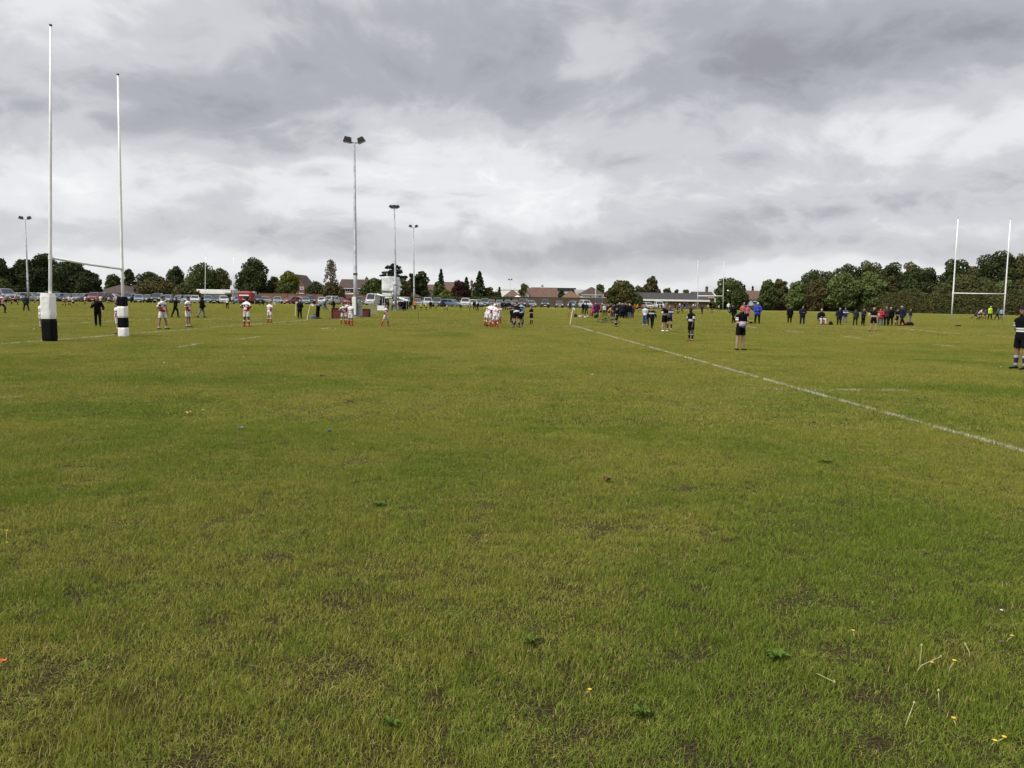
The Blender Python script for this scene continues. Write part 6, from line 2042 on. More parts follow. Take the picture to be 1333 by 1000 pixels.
ORANGE_CAP, PINK_CAP, BLACK_CAP, WHITE_CAP = C(.50, .10, .055), C(.50, .20, .20), C(.010, .010, .012), C(.52, .50, .49)
G1, G2, G3 = 'players in white and red', 'players in black and white hoops', 'spectators round the pitch'
G4 = 'distant players on the far pitch'
PEOPLE = [
    # left side, far pitch
    (2, 408, 382.5, 'run', 80, kit(J_REDW, 'shirt', NVY, 'trousers', head=('beanie', WHITE_CAP)), 'runner cut by the picture edge, pale shirt, navy legs, white headgear', 'l', G4),
    (12.5, 396.5, 385, 'run', 100, kit(J_REDW, 'shirt', BLK, 'shorts', SOCK_B), 'distant runner in red and white shirt and black shorts, next to the edge runner', 'l', G4),
    (20.5, 397, 382, 'run', 70, kit(C(.50, .22, .23), 'shirt', BLK, 'shorts', SOCK_B, head=('cap', WHITE_CAP)), 'distant pink shirted runner with a white scrum cap', 'l', G4),
    (34.2, 405, 384, 'apart', 180, cas(DGRN, NVY, 'coat', head=('hair', 'black')), 'man in a dark green jacket and navy trousers, seen from behind', 't', G3),
    (49.5, 395.5, 384, 'run', 90, kit(J_WHITE3, 'shirt', BLK, 'shorts', SOCK_B), 'distant white shirted player running behind the padded post, first of two', 'l', G4),
    (53.5, 396.5, 384.5, 'crouch', 90, kit(GRY, 'shirt', BLK, 'shorts', SOCK_B), 'distant crouching player in grey, just beside the padded post', 'l', G4),
    (54.4, 427, 392.5, 'stand', 150, white(J_WHITE2, SOCK_W), 'boy in white and red half hidden behind the white and black post pad', 'l', G1),
    (83.5, 399, 386, 'crouch', 40, kit(J_REDW, 'shirt', BLK, 'shorts', SOCK_B), 'distant player in red and white bending forward by the white pad', 'l', G4),
    (90.5, 398, 384.5, 'stand', 20, kit(WHT, 'shirt', BLK, 'shorts', SOCK_B), 'distant player in plain white standing upright between two crouching ones', 'l', G4),
    (95.5, 399.5, 385.5, 'run', -40, kit(J_WHITE3, 'shirt', BLK, 'shorts', None), 'distant bare legged player in white leaning under the crossbar', 'l', G4),
    (111, 396.5, 385, 'walk', 160, kit(J_WHITE3, 'shirt', BLK, 'shorts', SOCK_B), 'lone distant white shirted player walking away in front of a silver estate', 'l', G4),
    (131.5, 399, 384, 'stand', 0, kit(J_REDW, 'shirt', BLK, 'shorts', SOCK_B, head=('cap', BLACK_CAP)), 'distant player with a dark cap behind the shoulder of the tracksuit man', 'l', G4),
    (141, 395.5, 386, 'crouch', 60, kit(WHT, 'shirt', BLK, 'shorts', SOCK_B), 'distant crouching white player before the side-on white estate', 'l', G4),
    (148.5, 396.5, 386, 'run', 60, kit(J_WHITE3, 'shirt', BLK, 'shorts', SOCK_B), 'distant white hooped runner beside the crouching white player', 'l', G4),
    (152.5, 396.8, 385.5, 'walk', 20, kit(J_WHITE2, 'shirt', BLK, 'shorts', SOCK_B), 'distant white and red player almost hidden by the striped post pad', 'l', G4),
    (127.8, 425.4, 386, 'walkface', 25, cas(BLK, BLK, 'long_shirt', head=('hair', 'red')), 'man in a black tracksuit striding along with a hand at his face', 'l', G3, True),
    (153.6, 435.6, 394, 'stand', -60, white(None, SOCK_RW), 'boy in white and red peeping out beside the striped post pad', 'l', G1),
    (212, 429.2, 385.3, 'lookback', 75, white(J_WHITE, SOCK_W, 'low_socks', ('hair', 'black')), 'tall bare legged player in white and red, short white socks, nearest the striped post', 't', G1, True),
    (228.8, 413.5, 387, 'walk', 80, cas(BLK, BLK, head=('beanie', BLACK_CAP)), 'person in black walking with a pole, between two tall bare legged players', 't', G3),
    (245.2, 426.4, 385.8, 'stand', 85, white(J_WHITE, SOCK_W, 'low_socks', ('hair', 'black')), 'tall player in white and red seen from the side, feet together', 't', G1),
    (263, 413.6, 386.5, 'walk', 110, kit(BLK, 'coat', GRY, 'trousers', None, 'socks', BLK, ('hood', BLK)), 'hooded man in a black jacket and grey joggers', 't', G3),
    (296, 402.2, 386.3, 'stand', 170, kit(WHT, 'shirt', BLK, 'trousers', head=('hair', 'black')), 'distant figure in a white shirt and black trousers before the white car', 'l', G4),
    (302.6, 396.4, 385, 'stand', 20, kit(WHT, 'shirt', BLK, 'shorts', SOCK_B, head=('hair', 'black')), 'small distant white figure standing before the food stall', 'l', G4),
    (321.3, 425.7, 386.8, 'hips', 155, white(J_WHITE, SOCK_RW, 'socks', ('hair', 'black'), C(.25, .02, .02)), 'heavily built dark skinned player in white and red, red socks, hands on hips', 'd', G1, True),
    (341, 398.5, 388.5, 'run', 110, cas(CHAR, BLK), 'small dark clothed child running in front of the shiny silver estate', 'l', G3),
    (351, 420.6, 392.2, 'lookback', 160, white(J_WHITE2, SOCK_RW, 'socks', ('hair', 'fair')), 'small fair haired player in white and red beyond the big player', 'l', G1),
    (390.3, 415, 390.3, 'front', 160, cas(BLK, BLK, 'coat', head=('beanie', WHITE_CAP)), 'man in black with a pale cap, by the upright white flag pole', 'l', G3),
    (414.4, 415.2, 388.8, 'bend', 80, kit(GRY, 'long_shirt', BLK, 'trousers', None, 'socks', BLK, ('hood', GRY)), 'bending man in grey hooded top and black trousers over a blue bag', 'l', G3),
    (434.5, 406, 389.5, 'walk', -60, cas(BLK, BLK, 'coat'), 'person in black leaning behind the maroon slatted box', 'l', G3),
    (446.8, 421.6, 395, 'hips', 50, white(J_WHITE, SOCK_RW, 'socks', ('hair', 'black')), 'white and red player with hand out, first of three by the tall floodlight', 't', G1),
    (452.2, 422.4, 392.6, 'stand', 60, kit(J_REDW, 'shirt', WHT, 'shorts', SOCK_RW, head=('hair', 'red')), 'player with more red on the shirt, middle one of three by the tall floodlight', 't', G1),
    (456.6, 424.6, 394.2, 'stand', 150, white(J_WHITE3, SOCK_R, 'socks', ('hair', 'black'), C(.25, .02, .02)), 'plain white shorted player with long red socks beside the floodlight pad', 't', G1),
    (467.2, 402, 390.8, 'stand', 20, cas(C(.07, .36, .07), BLK, head=('hair', 'fair')), 'person in a bright green vest behind the tall floodlight', 'l', G3),
    (502.2, 425.2, 397, 'walk', 70, white(J_WHITE, SOCK_R, 'socks', ('hair', 'fair'), C(.32, .05, .02)), 'small player in white and red walking alone before the white tower', 'l', G1),
    (504.5, 404.5, 391, 'stand', 0, cas(NVY, NVY, 'coat'), 'dark blue clothed person under the white tower deck', 'l', G3),
    (510.5, 404.8, 392.5, 'front', 40, cas(GRY, JEAN), 'person in grey and jeans under the white tower deck', 'l', G3),
    (521, 405.2, 391, 'folded', 0, cas(BLK, GRY, 'coat', head=('hair', 'white')), 'white haired person in black under the sloping awning', 'l', G3),
    (526.3, 405.4, 391.5, 'stand', 200, cas(BLK, BLK, 'coat'), 'person in full black at the end of the sloping awning', 'l', G3),
    (534.2, 402.6, 390.6, 'stand', 170, cas(NVY, NVY, 'coat', head=('hair', 'black')), 'navy coated man beside the orange jacket', 't', G3),
    (540.3, 403.2, 390.6, 'pockets', 150, cas(C(.50, .15, .03), BLK, 'coat'), 'person in a bright orange jacket before the silver estate', 'l', G3),
    (548.2, 404.8, 394.5, 'hips', 0, kit(C(.48, .50, .06), 'shirt', BLK, 'shorts', SOCK_B), 'yellow bibbed child next to the orange jacket, first of two', 'l', G4),
    (554.6, 404.6, 394.6, 'stand', 30, kit(C(.50, .52, .10), 'shirt', BLK, 'shorts', SOCK_B), 'yellow bibbed child beside a dark clothed adult, second of two', 'l', G4),
    (560.4, 402.4, 391.6, 'stand', 0, cas(BLK, BLK, 'coat'), 'dark clothed adult right of the yellow bibs', 'l', G3),
    (567.4, 404.4, 396, 'walk', 60, kit(GRY, 'shirt', BLK, 'shorts', SOCK_B), 'small grey shirted child before the dark grey off roader', 'l', G4),
    (581.2, 405, 396, 'run', 100, kit(C(.36, .36, .30), 'shirt', BLK, 'shorts', SOCK_B), 'small child in mid run before the pale blue car', 'l', G4),
    (599.4, 403.4, 395.6, 'stand', 40, kit(NVY, 'shirt', BLK, 'shorts', SOCK_B), 'small child in navy standing left of the lone white off roader', 'l', G4),
    (611.4, 405.2, 396.4, 'stand', 80, kit(C(.30, .31, .26), 'shirt', BLK, 'shorts', SOCK_B), 'small child in pale top right of the lone white off roader', 'l', G4),
    (617.4, 403.4, 391.6, 'stand', 20, cas(BLK, CHAR, 'coat'), 'dark clothed watcher, first of a pair before the hedge', 'l', G3),
    (621.8, 405, 393, 'walk', 120, cas(BLK, BLK, 'coat'), 'dark clothed watcher walking, second of a pair before the hedge', 'l', G3),
    # white huddle
    (633.2, 424, 394.6, 'huddle', 110, white(J_WHITE3, SOCK_RW, 'socks', ('hair', 'black')), 'outer hooped player of the white huddle, on the side of the cars row end', 't', G1),
    (636.6, 425.4, 394, 'huddle', 140, white(J_WHITE2, SOCK_RW, 'socks', ('hair', 'red')), 'red haired player of the white huddle', 'l', G1),
    (644.8, 427.2, 396.6, 'huddle', 175, white(J_WHITE3, SOCK_RW, 'socks', ('hair', 'black'), C(.35, .05, .03)), 'white huddle player with a big red figure on the back of the shirt', 't', G1, True),
    (643.6, 422.6, 390.8, 'stand', 200, white(J_WHITE2, SOCK_RW, 'socks', ('hair', 'red')), 'tallest player in the middle of the white huddle', 'l', G1),
    (641.2, 425, 395, 'huddle', 190, white(J_WHITE3, SOCK_R, 'socks', ('hair', 'brown')), 'stooping player squeezed between others in the white huddle', 'l', G1),
    (649.8, 421.2, 397.2, 'huddle', 240, white(J_WHITE, SOCK_R, 'socks', ('hair', 'brown')), 'white huddle player nearest the navy watchers, long red socks', 'l', G1),
    # navy watchers
    (653.4, 403.6, 392.4, 'stand', 20, cas(NVY, BLK, 'coat', head=('hair', 'fair')), 'fair haired navy watcher right beside the white huddle', 'l', G3),
    (656.6, 403.9, 392.8, 'folded', -10, cas(NVY, NVY, 'coat'), 'navy watcher with folded arms, second from the white huddle', 'l', G3),
    (659.4, 403.7, 393.2, 'stand', 10, cas(BLK, NVY, 'coat', head=('hair', 'grey')), 'grey haired watcher in black between navy ones', 'l', G3),
    (662.2, 404, 392.6, 'pockets', 0, cas(NVY, CHAR, 'coat', head=('beanie', BLACK_CAP)), 'navy watcher wearing a dark beanie', 'l', G3),
    (664.8, 403.6, 393.4, 'stand', 30, cas(C(.02, .022, .05), JEAN, 'coat'), 'navy watcher in jeans right by the dark huddle', 'l', G3),
    # dark huddle
    (666.0, 420, 393.6, 'stand', 110, cas(BLK, BLK, 'coat', head=('hair', 'grey')), 'man all in black beside the dark huddle', 'l', G3),
    (669.4, 423.8, 396.6, 'huddle', 130, black(J_BLACK, SOCK_BW), 'black shirted player half hidden behind the striped one in the dark huddle', 'l', G2),
    (672.6, 426.6, 393.4, 'huddle', 180, black(J_BLACK, SOCK_BW, ('hair', 'black')), 'broad player with white hooped back, nearest one of the dark huddle', 'l', G2, True),
    (678.6, 421.8, 393.2, 'stand', 200, kit(C(.20, .37, .62), 'shirt', BLK, 'shorts', SOCK_B, head=('hair', 'fair')), 'referee in a pale blue shirt and black shorts', 'l', G3),
    (677.0, 425.4, 397.4, 'huddle', 220, black(J_BLACK2, SOCK_BW), 'black shirted player in front of the pale blue referee', 'l', G2),
    (691.6, 422.2, 398.6, 'front', -50, black(J_BLACK2, SOCK_B, ('hair', 'red')), 'boy in black with a pale hoop, alone right of the referee', 'l', G2),
    # by the corner flag
    (742.2, 403.4, 392.8, 'stand', 150, cas(C(.022, .028, .048), NVY, 'coat', head=('hood', NVY)), 'hooded navy figure before the silver estate, by the leaning flag pole', 'l', G3),
    (759.0, 408.6, 393.6, 'stand', 30, cas(BLK, CHAR, 'coat'), 'dark clothed adult behind the bags, first of a close pair', 'l', G3),
    (763.2, 409.4, 394.4, 'pockets', -30, cas(NVY, BLK, 'coat', head=('hair', 'black')), 'dark clothed adult behind the bags, second of a close pair', 'l', G3),
    (772.4, 412.6, 397, 'stand', 160, cas(C(.50, .025, .19), BLK, 'coat', head=('hair', 'fair')), 'person in a bright magenta jacket', 'l', G3),
    (776.6, 412.8, 393, 'pockets', 170, cas(C(.05, .016, .03), NVY, 'long_coat', head=('hair', 'brown')), 'tall person in a dark maroon coat beside the magenta jacket', 'l', G3),
    (782.0, 412, 397, 'stand', 20, kit(C(.28, .14, .10), 'shirt', BLK, 'shorts', None, head=('hair', 'fair')), 'child in dull orange between maroon coat and white top', 'l', G3),
    (786.2, 411.6, 396, 'stand', -20, kit(C(.46, .45, .40), 'long_shirt', BLK, 'trousers', head=('hair', 'white')), 'child in an off white top beside the yellow orange bib', 'l', G3),
    (792.0, 413.4, 399, 'crouch', 60, kit(C(.52, .24, .04), 'shirt', BLK, 'shorts', None, head=('hair', 'black')), 'crouching child in a yellow orange bib', 'l', G3),
    (797.0, 411.6, 396.5, 'stand', 0, cas(NVY, NVY), 'child in navy just left of the dark clothed group', 'l', G3),
    (801.8, 425.4, 400, 'stand', 60, black(J_BLACK2, SOCK_BW), 'small hooped player standing in front of the lying bicycle', 'l', G2),
    (802.6, 413.4, 395, 'stand', 20, cas(BLK, BLK, 'coat', head=('hair', 'black')), 'black clothed watcher behind the bicycle boy, first of the dense group', 't', G3),
    (806.0, 414.6, 394, 'folded', 170, cas(BLK, CHAR, 'coat', head=('beanie', WHITE_CAP)), 'watcher with a white cap in the dense dark group', 'l', G3),
    (809.6, 414.8, 394.4, 'stand', 190, cas(NVY, BLK, 'coat', head=('hair', 'grey')), 'grey haired navy watcher in the dense dark group', 'l', G3),
    (813.4, 414.6, 394, 'pockets', 150, cas(BLK, NVY, 'coat', head=('hair', 'fair')), 'fair haired watcher in black with navy trousers in the dense group', 'l', G3),
    (816.2, 413.2, 396.4, 'stand', 30, kit(C(.34, .33, .33), 'long_shirt', BLK, 'trousers', head=('long_hair', 'brown')), 'watcher in a pale grey top within the dense dark group', 'l', G3),
    (819.2, 414.8, 395.4, 'stand', 200, cas(BLK, GRY, 'coat', head=('hair', 'white')), 'white haired watcher with grey trousers at the edge of the dense group', 'l', G3),
    (822.6, 414.6, 398, 'stand', 160, cas(CHAR, BLK, 'coat'), 'shorter charcoal clothed watcher ending the dense dark group', 'l', G3),
    (804.2, 412.6, 394.6, 'pockets', 10, cas(NVY, CHAR, 'coat', head=('hair', 'brown')), 'brown haired navy watcher behind the white capped one', 'l', G3),
    (807.8, 412.2, 395, 'stand', -20, cas(CHAR, BLK, 'coat', head=('hair', 'black')), 'black haired charcoal coated watcher deep in the dense group', 't', G3),
    (811.4, 413.4, 394.2, 'folded', 40, cas(BLK, BLK, 'coat', head=('beanie', BLACK_CAP)), 'watcher in black with a black beanie in the dense group', 'l', G3),
    (815.0, 412.4, 395.6, 'stand', 10, cas(C(.028, .014, .018), NVY, 'coat', head=('hair', 'brown')), 'watcher in a very dark red coat in the dense group', 'l', G3),
    (798.8, 412.6, 395.6, 'stand', 30, cas(C(.02, .03, .05), BLK, 'coat', head=('hair', 'black')), 'slate coated watcher at the bag side of the dense group', 't', G3),
    (820.8, 412.8, 396.2, 'pockets', -30, cas(BLK, JEAN, 'coat', head=('hair', 'brown')), 'watcher in black coat and jeans near the end of the dense group', 'l', G3),
    (788.6, 411.2, 396.6, 'stand', 0, cas(CHAR, CHAR, 'coat', head=('hair', 'grey')), 'grey haired charcoal figure behind the off white top', 'l', G3),
    (794.6, 411.4, 394.8, 'stand', 20, cas(BLK, NVY, 'coat', head=('hair', 'fair')), 'fair haired black coated figure behind the yellow orange bib', 'l', G3),
    (828.8, 406.8, 394.8, 'run', 60, kit(C(.50, .20, .03), 'shirt', BLK, 'shorts', SOCK_B, head=('hair', 'black')), 'child in an orange and yellow bib running by the dense group', 't', G4),
    (826.2, 404.6, 395.4, 'stand', 0, kit(C(.42, .09, .04), 'shirt', BLK, 'shorts', SOCK_B), 'child in a red orange bib behind the orange runner', 'l', G4),
    (834.8, 404.8, 395.8, 'walk', 30, kit(C(.24, .035, .04), 'shirt', BLK, 'shorts', SOCK_B), 'child in a dull red top left of the jeans spectator', 'l', G4),
    (839.2, 423.2, 397.8, 'front', 150, kit(C(.50, .51, .54), 'long_shirt', JEAN, 'trousers', head=('long_hair', 'fair'), shoes=WHT), 'spectator in a white top and blue jeans', 'l', G3),
    (841.6, 423.0, 400, 'stand', 170, cas(NVY, NVY, 'coat'), 'navy figure pressed against the spectator in jeans', 'l', G3),
    (848.8, 428, 400.2, 'walk', 150, kit(jersey('top_black_pale_yoke', Bk, [(1.22, 1.33, (.36, .40, .42))]), 'long_shirt', BLK, 'trousers', head=('hair', 'red')), 'child in a black tracksuit with pale shoulders', 'l', G3),
    (856.6, 403.6, 395, 'run', 80, kit(BLK, 'shirt', BLK, 'shorts', SOCK_B), 'small distant black clothed player before the white car by the shed', 'l', G4),
    (861.4, 405.6, 395, 'run', -60, kit(NVY, 'shirt', BLK, 'shorts', SOCK_B), 'small distant navy player just right of the white car by the shed', 'l', G4),
    (864.6, 431.4, 396.6, 'folded', 30, black(J_BLACK, None, ('hair', 'red'), WHT), 'bare legged hooped player with pale boots, nearer one of a pair', 'l', G2, True),
    (871.4, 429, 397.4, 'stand', -30, kit(jersey('jersey_navy_pale', (.03, .032, .055), [(1.24, 1.36, (.36, .37, .42))]), 'shirt', BLK, 'shorts', SOCK_B, head=('hair', 'fair'), shoes=C(.5, .45, .2)), 'player in a navy grey top with dark socks, farther one of a pair', 'l', G2),
    (878.6, 404.4, 394.6, 'stand', 0, kit(NVY, 'shirt', BLK, 'shorts', SOCK_B), 'distant navy player beside a bright white shirt, by the shed', 'l', G4),
    (881.6, 408.4, 397.8, 'crouch', 60, kit(CHAR, 'shirt', BLK, 'shorts', SOCK_B), 'distant charcoal player crouching in front of the white shirt', 'l', G4),
    (884.6, 403.4, 394, 'stand', 40, kit(WHT, 'shirt', BLK, 'shorts', SOCK_B), 'distant player in a bright white shirt before the shed', 'l', G4),
    (887.2, 408.2, 397, 'run', 90, kit(C(.05, .07, .14), 'shirt', BLK, 'shorts', SOCK_B), 'distant blue shirted player running right of the crouching one', 'l', G4),
    (890.6, 402.8, 393.6, 'stand', 0, cas(NVY, BLK, 'coat'), 'distant navy adult before the shed, left of the dark skinned player', 'l', G3),
    (894.2, 402.6, 393.8, 'stand', -20, cas(C(.045, .05, .11), JEAN, 'coat', head=('hair', 'fair')), 'distant adult in mid blue before the shed', 'l', G3),
    (877.4, 401.8, 393.8, 'stand', 0, cas(C(.11, .03, .03), BLK, 'coat'), 'distant adult in dull red before the shed wall', 'l', G3),
    (899.0, 444.4, 400.6, 'lookback', -60, black(J_BLACK, SOCK_BW, ('hair', 'black'), C(.30, .05, .03)), 'dark skinned hooped player standing alone, black shorts and dark socks', 'd', G2, True),
    (901.8, 403.2, 394.8, 'run', 60, kit(WHT, 'shirt', BLK, 'shorts', SOCK_B), 'distant white shirted player right behind the dark skinned player', 'l', G4),
    (905.2, 403.2, 395.4, 'walk', 20, kit(C(.33, .33, .32), 'shirt', BLK, 'shorts', SOCK_B), 'distant pale grey player at the foot of the middle goal post', 'l', G4),
    (913.6, 409.4, 396, 'raise', 0, cas(BLK, NVY), 'dark clothed person raising both arms by the middle goal', 'l', G3),
    (921.6, 404.4, 396.2, 'stand', 10, kit(C(.46, .52, .06), 'shirt', BLK, 'shorts', SOCK_B), 'distant child in a lime yellow bib under the middle crossbar', 'l', G4),
    (926.8, 407.4, 397.4, 'walk', 40, kit(BLK, 'shirt', BLK, 'shorts', SOCK_B), 'distant black clothed child under the middle crossbar', 'l', G4),
    (931.8, 402.6, 394.6, 'stand', 0, kit(C(.30, .33, .40), 'shirt', BLK, 'shorts', SOCK_B), 'distant child in a pale blue white shirt under the middle crossbar', 'l', G4),
    (935.6, 405.4, 396.4, 'walk', 20, kit(C(.36, .40, .22), 'shirt', BLK, 'shorts', SOCK_B), 'distant child in a pale green shirt beside the farther post of the middle goal', 'l', G4),
    (948.0, 405.6, 393.6, 'walk', 150, kit(WHT, 'long_shirt', JEAN, 'trousers', head=('hair', 'brown')), 'distant adult in a white top and jeans right of the middle goal', 'l', G3),
    (954.2, 420.2, 396.6, 'walk', -60, cas(BLK, BLK, 'coat', head=('hair', 'black')), 'man in black striding behind the orange capped player', 'l', G3),
    (963.0, 456.2, 398.6, 'front', 20, black(J_BLACK, None, ('cap', ORANGE_CAP)), 'hooped player in an orange scrum cap holding something before him', 'l', G2, True),
    (967.6, 415, 393.8, 'stand', 10, cas(C(.10, .105, .115), CHAR, 'coat', head=('hair', 'grey')), 'grey haired spectator in grey right behind the orange cap', 'l', G3),
    (972.2, 419.6, 396.6, 'stand', -10, kit(C(.42, .10, .16), 'shirt', NVY, 'shorts', None, head=('hair', 'fair')), 'spectator in a pink shirt and navy shorts', 'l', G3),
    (985.4, 422.2, 393.8, 'folded', -20, cas(C(.025, .05, .32), BLK, 'coat', head=('beanie', WHITE_CAP)), 'man in a bright royal blue jacket and black trousers', 'l', G3),
    # far side spectators
    (1021.8, 404.2, 397, 'stand', 0, cas(C(.045, .04, .07), BLK), 'tiny distant person by the bramble bank, left of the long coat', 'l', G3),
    (1027.6, 420.8, 398.8, 'stand', 10, cas(BLK, BLK, 'long_coat', head=('hair', 'black')), 'person in a long black coat standing apart', 't', G3),
    (1036.8, 404.4, 395.6, 'walk', 80, cas(C(.07, .03, .07), BLK, 'coat', head=('hair', 'grey')), 'tiny distant person in purple between the two dark coats', 'l', G3),
    (1044.0, 423.4, 398, 'folded', 0, cas(NVY, NVY, 'coat', head=('long_hair', 'brown'), shoes=GRY), 'long haired woman in navy with pale shoes', 'l', G3),
    (1048.8, 404.6, 395, 'stand', 60, cas(BLK, CHAR, 'coat'), 'tiny distant dark person above the long haired woman', 'l', G3),
    (1052.6, 404.6, 396.2, 'walk', 120, cas(C(.03, .03, .05), BLK), 'tiny distant walker in dark clothes right of the long haired woman', 'l', G3),
    (1069.0, 422.8, 402, 'sit', 0, kit(BLK, 'long_shirt', C(.50, .47, .47), 'trousers', head=('hair', 'white')), 'white haired man in black sitting on a folding chair, pale trousers', 'l', G3),
    (1092.0, 423.0, 400.8, 'pockets', 10, cas(NVY, BLK, 'long_coat', head=('hair', 'grey')), 'grey haired spectator in a navy coat at the start of the line', 'l', G3),
    (1099.6, 420.4, 400.6, 'front', -10, kit(jersey('top_white_yoke', (.03, .045, .10), [(1.20, 1.30, (.5, .5, .5))]), 'coat', C(.12, .15, .22), 'trousers', head=('long_hair', 'brown')), 'spectator with a white band across a blue jacket', 'l', G3),
    (1113.0, 424.0, 402, 'point', 170, cas(DGRN, C(.022, .012, .012), 'coat', head=('hair', 'black')), 'spectator in a dark green coat pointing across the pitch', 't', G3),
    (1123.2, 424.0, 401.2, 'folded', 30, cas(C(.020, .020, .040), BLK, 'coat', head=('hair', 'brown')), 'spectator in navy with folded arms right of the green coat', 'l', G3),
    (1136.4, 431.4, 400.4, 'hips', -30, black(J_BLACK, None, ('cap', PINK_CAP)), 'hooped player in a pink and white scrum cap by the spectators', 'l', G2, True),
    (1145.4, 424.2, 401.6, 'folded', -20, cas(C(.40, .03, .04), JEAN, 'coat', head=('hair', 'brown'), shoes=GRY), 'spectator in a bright red jacket and jeans', 'l', G3),
    (1149.6, 424, 401, 'pockets', 160, cas(C(.08, .05, .055), BLK, 'coat', head=('hair', 'brown')), 'spectator in dull plum between red jacket and brown coat', 'l', G3),
    (1153.2, 424.2, 399, 'stand', 190, cas(BRN, CHAR, 'coat', head=('hair', 'fair')), 'spectator in a brown coat seen from behind', 'l', G3),
    (1158.6, 424.2, 399.8, 'stand', 170, cas(BLK, BLK, 'coat', head=('hair', 'grey')), 'grey haired spectator in black beside the brown coat', 'l', G3),
    (1166.6, 424.6, 402, 'stand', 30, black(J_BLACK2, SOCK_BW, ('hair', 'black')), 'boy in hooped kit left of the tall navy man', 'l', G2),
    (1173.6, 424.4, 398, 'walk', -80, cas(C(.012, .014, .032), NVY, 'coat', head=('hair', 'grey')), 'tall striding man in a navy coat at the end of the line', 'l', G3),
    (1184.2, 419.8, 402.2, 'stand', 20, cas(C(.03, .03, .04), GRY, 'long_shirt', head=('hair', 'fair')), 'fair haired child behind the black bag pile', 'l', G3),
    # under the far goal
    (1269.6, 416.2, 403.6, 'run', 60, kit(C(.055, .035, .075), 'shirt', BLK, 'shorts', SOCK_B), 'child in dark purple running under the far crossbar', 't', G4),
    (1273.6, 416, 402, 'crouch', 50, kit(C(.40, .40, .44), 'shirt', BLK, 'shorts', SOCK_B), 'child in a pale top crouching under the far crossbar', 'l', G4),
    (1276.6, 414.8, 402.2, 'stand', 20, kit(C(.34, .03, .035), 'shirt', BLK, 'shorts', SOCK_B), 'child in a red top under the far crossbar', 'l', G4),
    (1281.6, 415.8, 402.4, 'walk', 80, kit(C(.05, .05, .10), 'shirt', BLK, 'shorts', SOCK_B), 'child in navy purple beside the lime jacket', 'l', G4),
    (1288.2, 416.2, 398.6, 'apart', 20, cas(C(.42, .66, .05), BLK, 'coat', head=('hair', 'white')), 'adult in a lime yellow high visibility jacket', 'l', G3),
    (1297.8, 416.4, 401.2, 'walk', 60, cas(C(.05, .08, .12), BLK), 'child in dark blue right of the lime jacket', 'l', G4),
    (1303.0, 415.8, 401.4, 'stand', -10, kit(C(.20, .36, .52), 'shirt', BLK, 'shorts', SOCK_B), 'child in a light blue top by the farther upright of the far goal', 'l', G4),
    # nearest player, cut by the frame
    (1327.0, 481.5, 398.6, 'behind', -75, black(J_BLACK, SOCK_PW, ('cap', BLACK_CAP)), 'nearest hooped player at the picture edge, black scrum cap, purple socks', 't', G2, True),
]
PERS = []
for q in PEOPLE:
    px, base, top, pose, rz, k, lab = q[:7]
    PERS.append((lab, person(px, base, top, pose, rz, k, lab, *(q[7:]))))


def find(word):
    return next(r for l, r in PERS if word in l)


# the big figure on the huddle player's back
r_, B_ = find('big red figure')
fc = bpy.data.curves.new('figure', 'FONT')
fc.body, fc.size, fc.extrude, fc.align_x, fc.align_y, fc.offset = '6', .36, .004, 'CENTER', 'CENTER', .012
fo = bpy.data.objects.new('figure', fc)
COL.objects.link(fo)
fme = bpy.data.meshes.new_from_object(fo.evaluated_get(bpy.context.evaluated_depsgraph_get()))
bpy.data.objects.remove(fo)
fme.materials.clear()
num = link('shirt_number', fme, C(.20, .012, .03), r_)
zc_ = B_['pz'] + .30
sel = (np.abs(B_['co'][:, 2] - zc_) < .05) & (np.abs(B_['co'][:, 0]) < .06) & (B_['bone'] == 'torso')
yb = B_['co'][sel][:, 1].max()
num.location = (0, yb + .035, zc_)
num.rotation_euler = (rad(90 + 24), 0, math.pi)

# ------------------------------------------------------------------ small things on the grass
YEL, CREAMP = mat('flag_yellow', (.55, .50, .22), .7, .08), mat('pole_cream', (.62, .60, .48), .6, .06)


def pole(label, a, b, r, m, flag=None, cat='flag pole', foot=True):
    g = G(*a)
    t = D(b[0], b[1], g.y)
    root = empty('flag_pole', g)
    tag(root, label, cat, 'flag poles')
    MB().tube((0, 0, 0), t - g, r, r * .8, n=8).obj('pole', m, root, smooth=False)
    if flag:
        (fx0, fy0, fx1, fy1), fm = flag
        p, q_ = D(fx0, fy0, g.y) - g, D(fx1, fy1, g.y) - g
        vs, n_ = [], 6
        for i in range(n_ + 1):
            u = i / n_
            for z in (p.z, q_.z):
                vs.append((p.x + (q_.x - p.x) * u, math.sin(u * 6) * .05, z - u * .06))
        fs = [(2 * i, 2 * i + 1, 2 * i + 3, 2 * i + 2) for i in range(n_)]
        o = MB().add(vs, fs).obj('flag', fm, root)
        o.modifiers.new('t', 'SOLIDIFY').thickness = .008
    return root


pole('upright pale flag pole beside the capped man in black', (384.2, 411.8), (385.6, 393), .028, CREAMP, ((384.6, 392.4, 388.4, 394.6), WHT))
pole('leaning pale flag pole with a white flag at the goal line corner', (399.6, 417.2), (403.6, 397), .028, CREAMP, ((403.6, 395.6, 409.6, 398), WHT))
pole('pale pole carried by the walking person in black', (231.6, 413.4), (235.4, 393), .026, CREAMP, ((235.4, 393, 237.4, 397), WHT))
pole('leaning pale flag pole at the far end of the touch line', (742, 422.6), (745.8, 402), .032, CREAMP, ((745.6, 400.2, 748.6, 403.4), WHT))
pole('thin dark pole standing alone before the orange jacket', (544.9, 418.4), (543.9, 396), .016, DARK_STEEL)
pole('short thin dark stake with a small orange flag near the touch line end', (740.2, 414.2), (740.6, 407), .014, DARK_STEEL, ((740.6, 407.2, 744.8, 410.2), C(.50, .14, .03)))
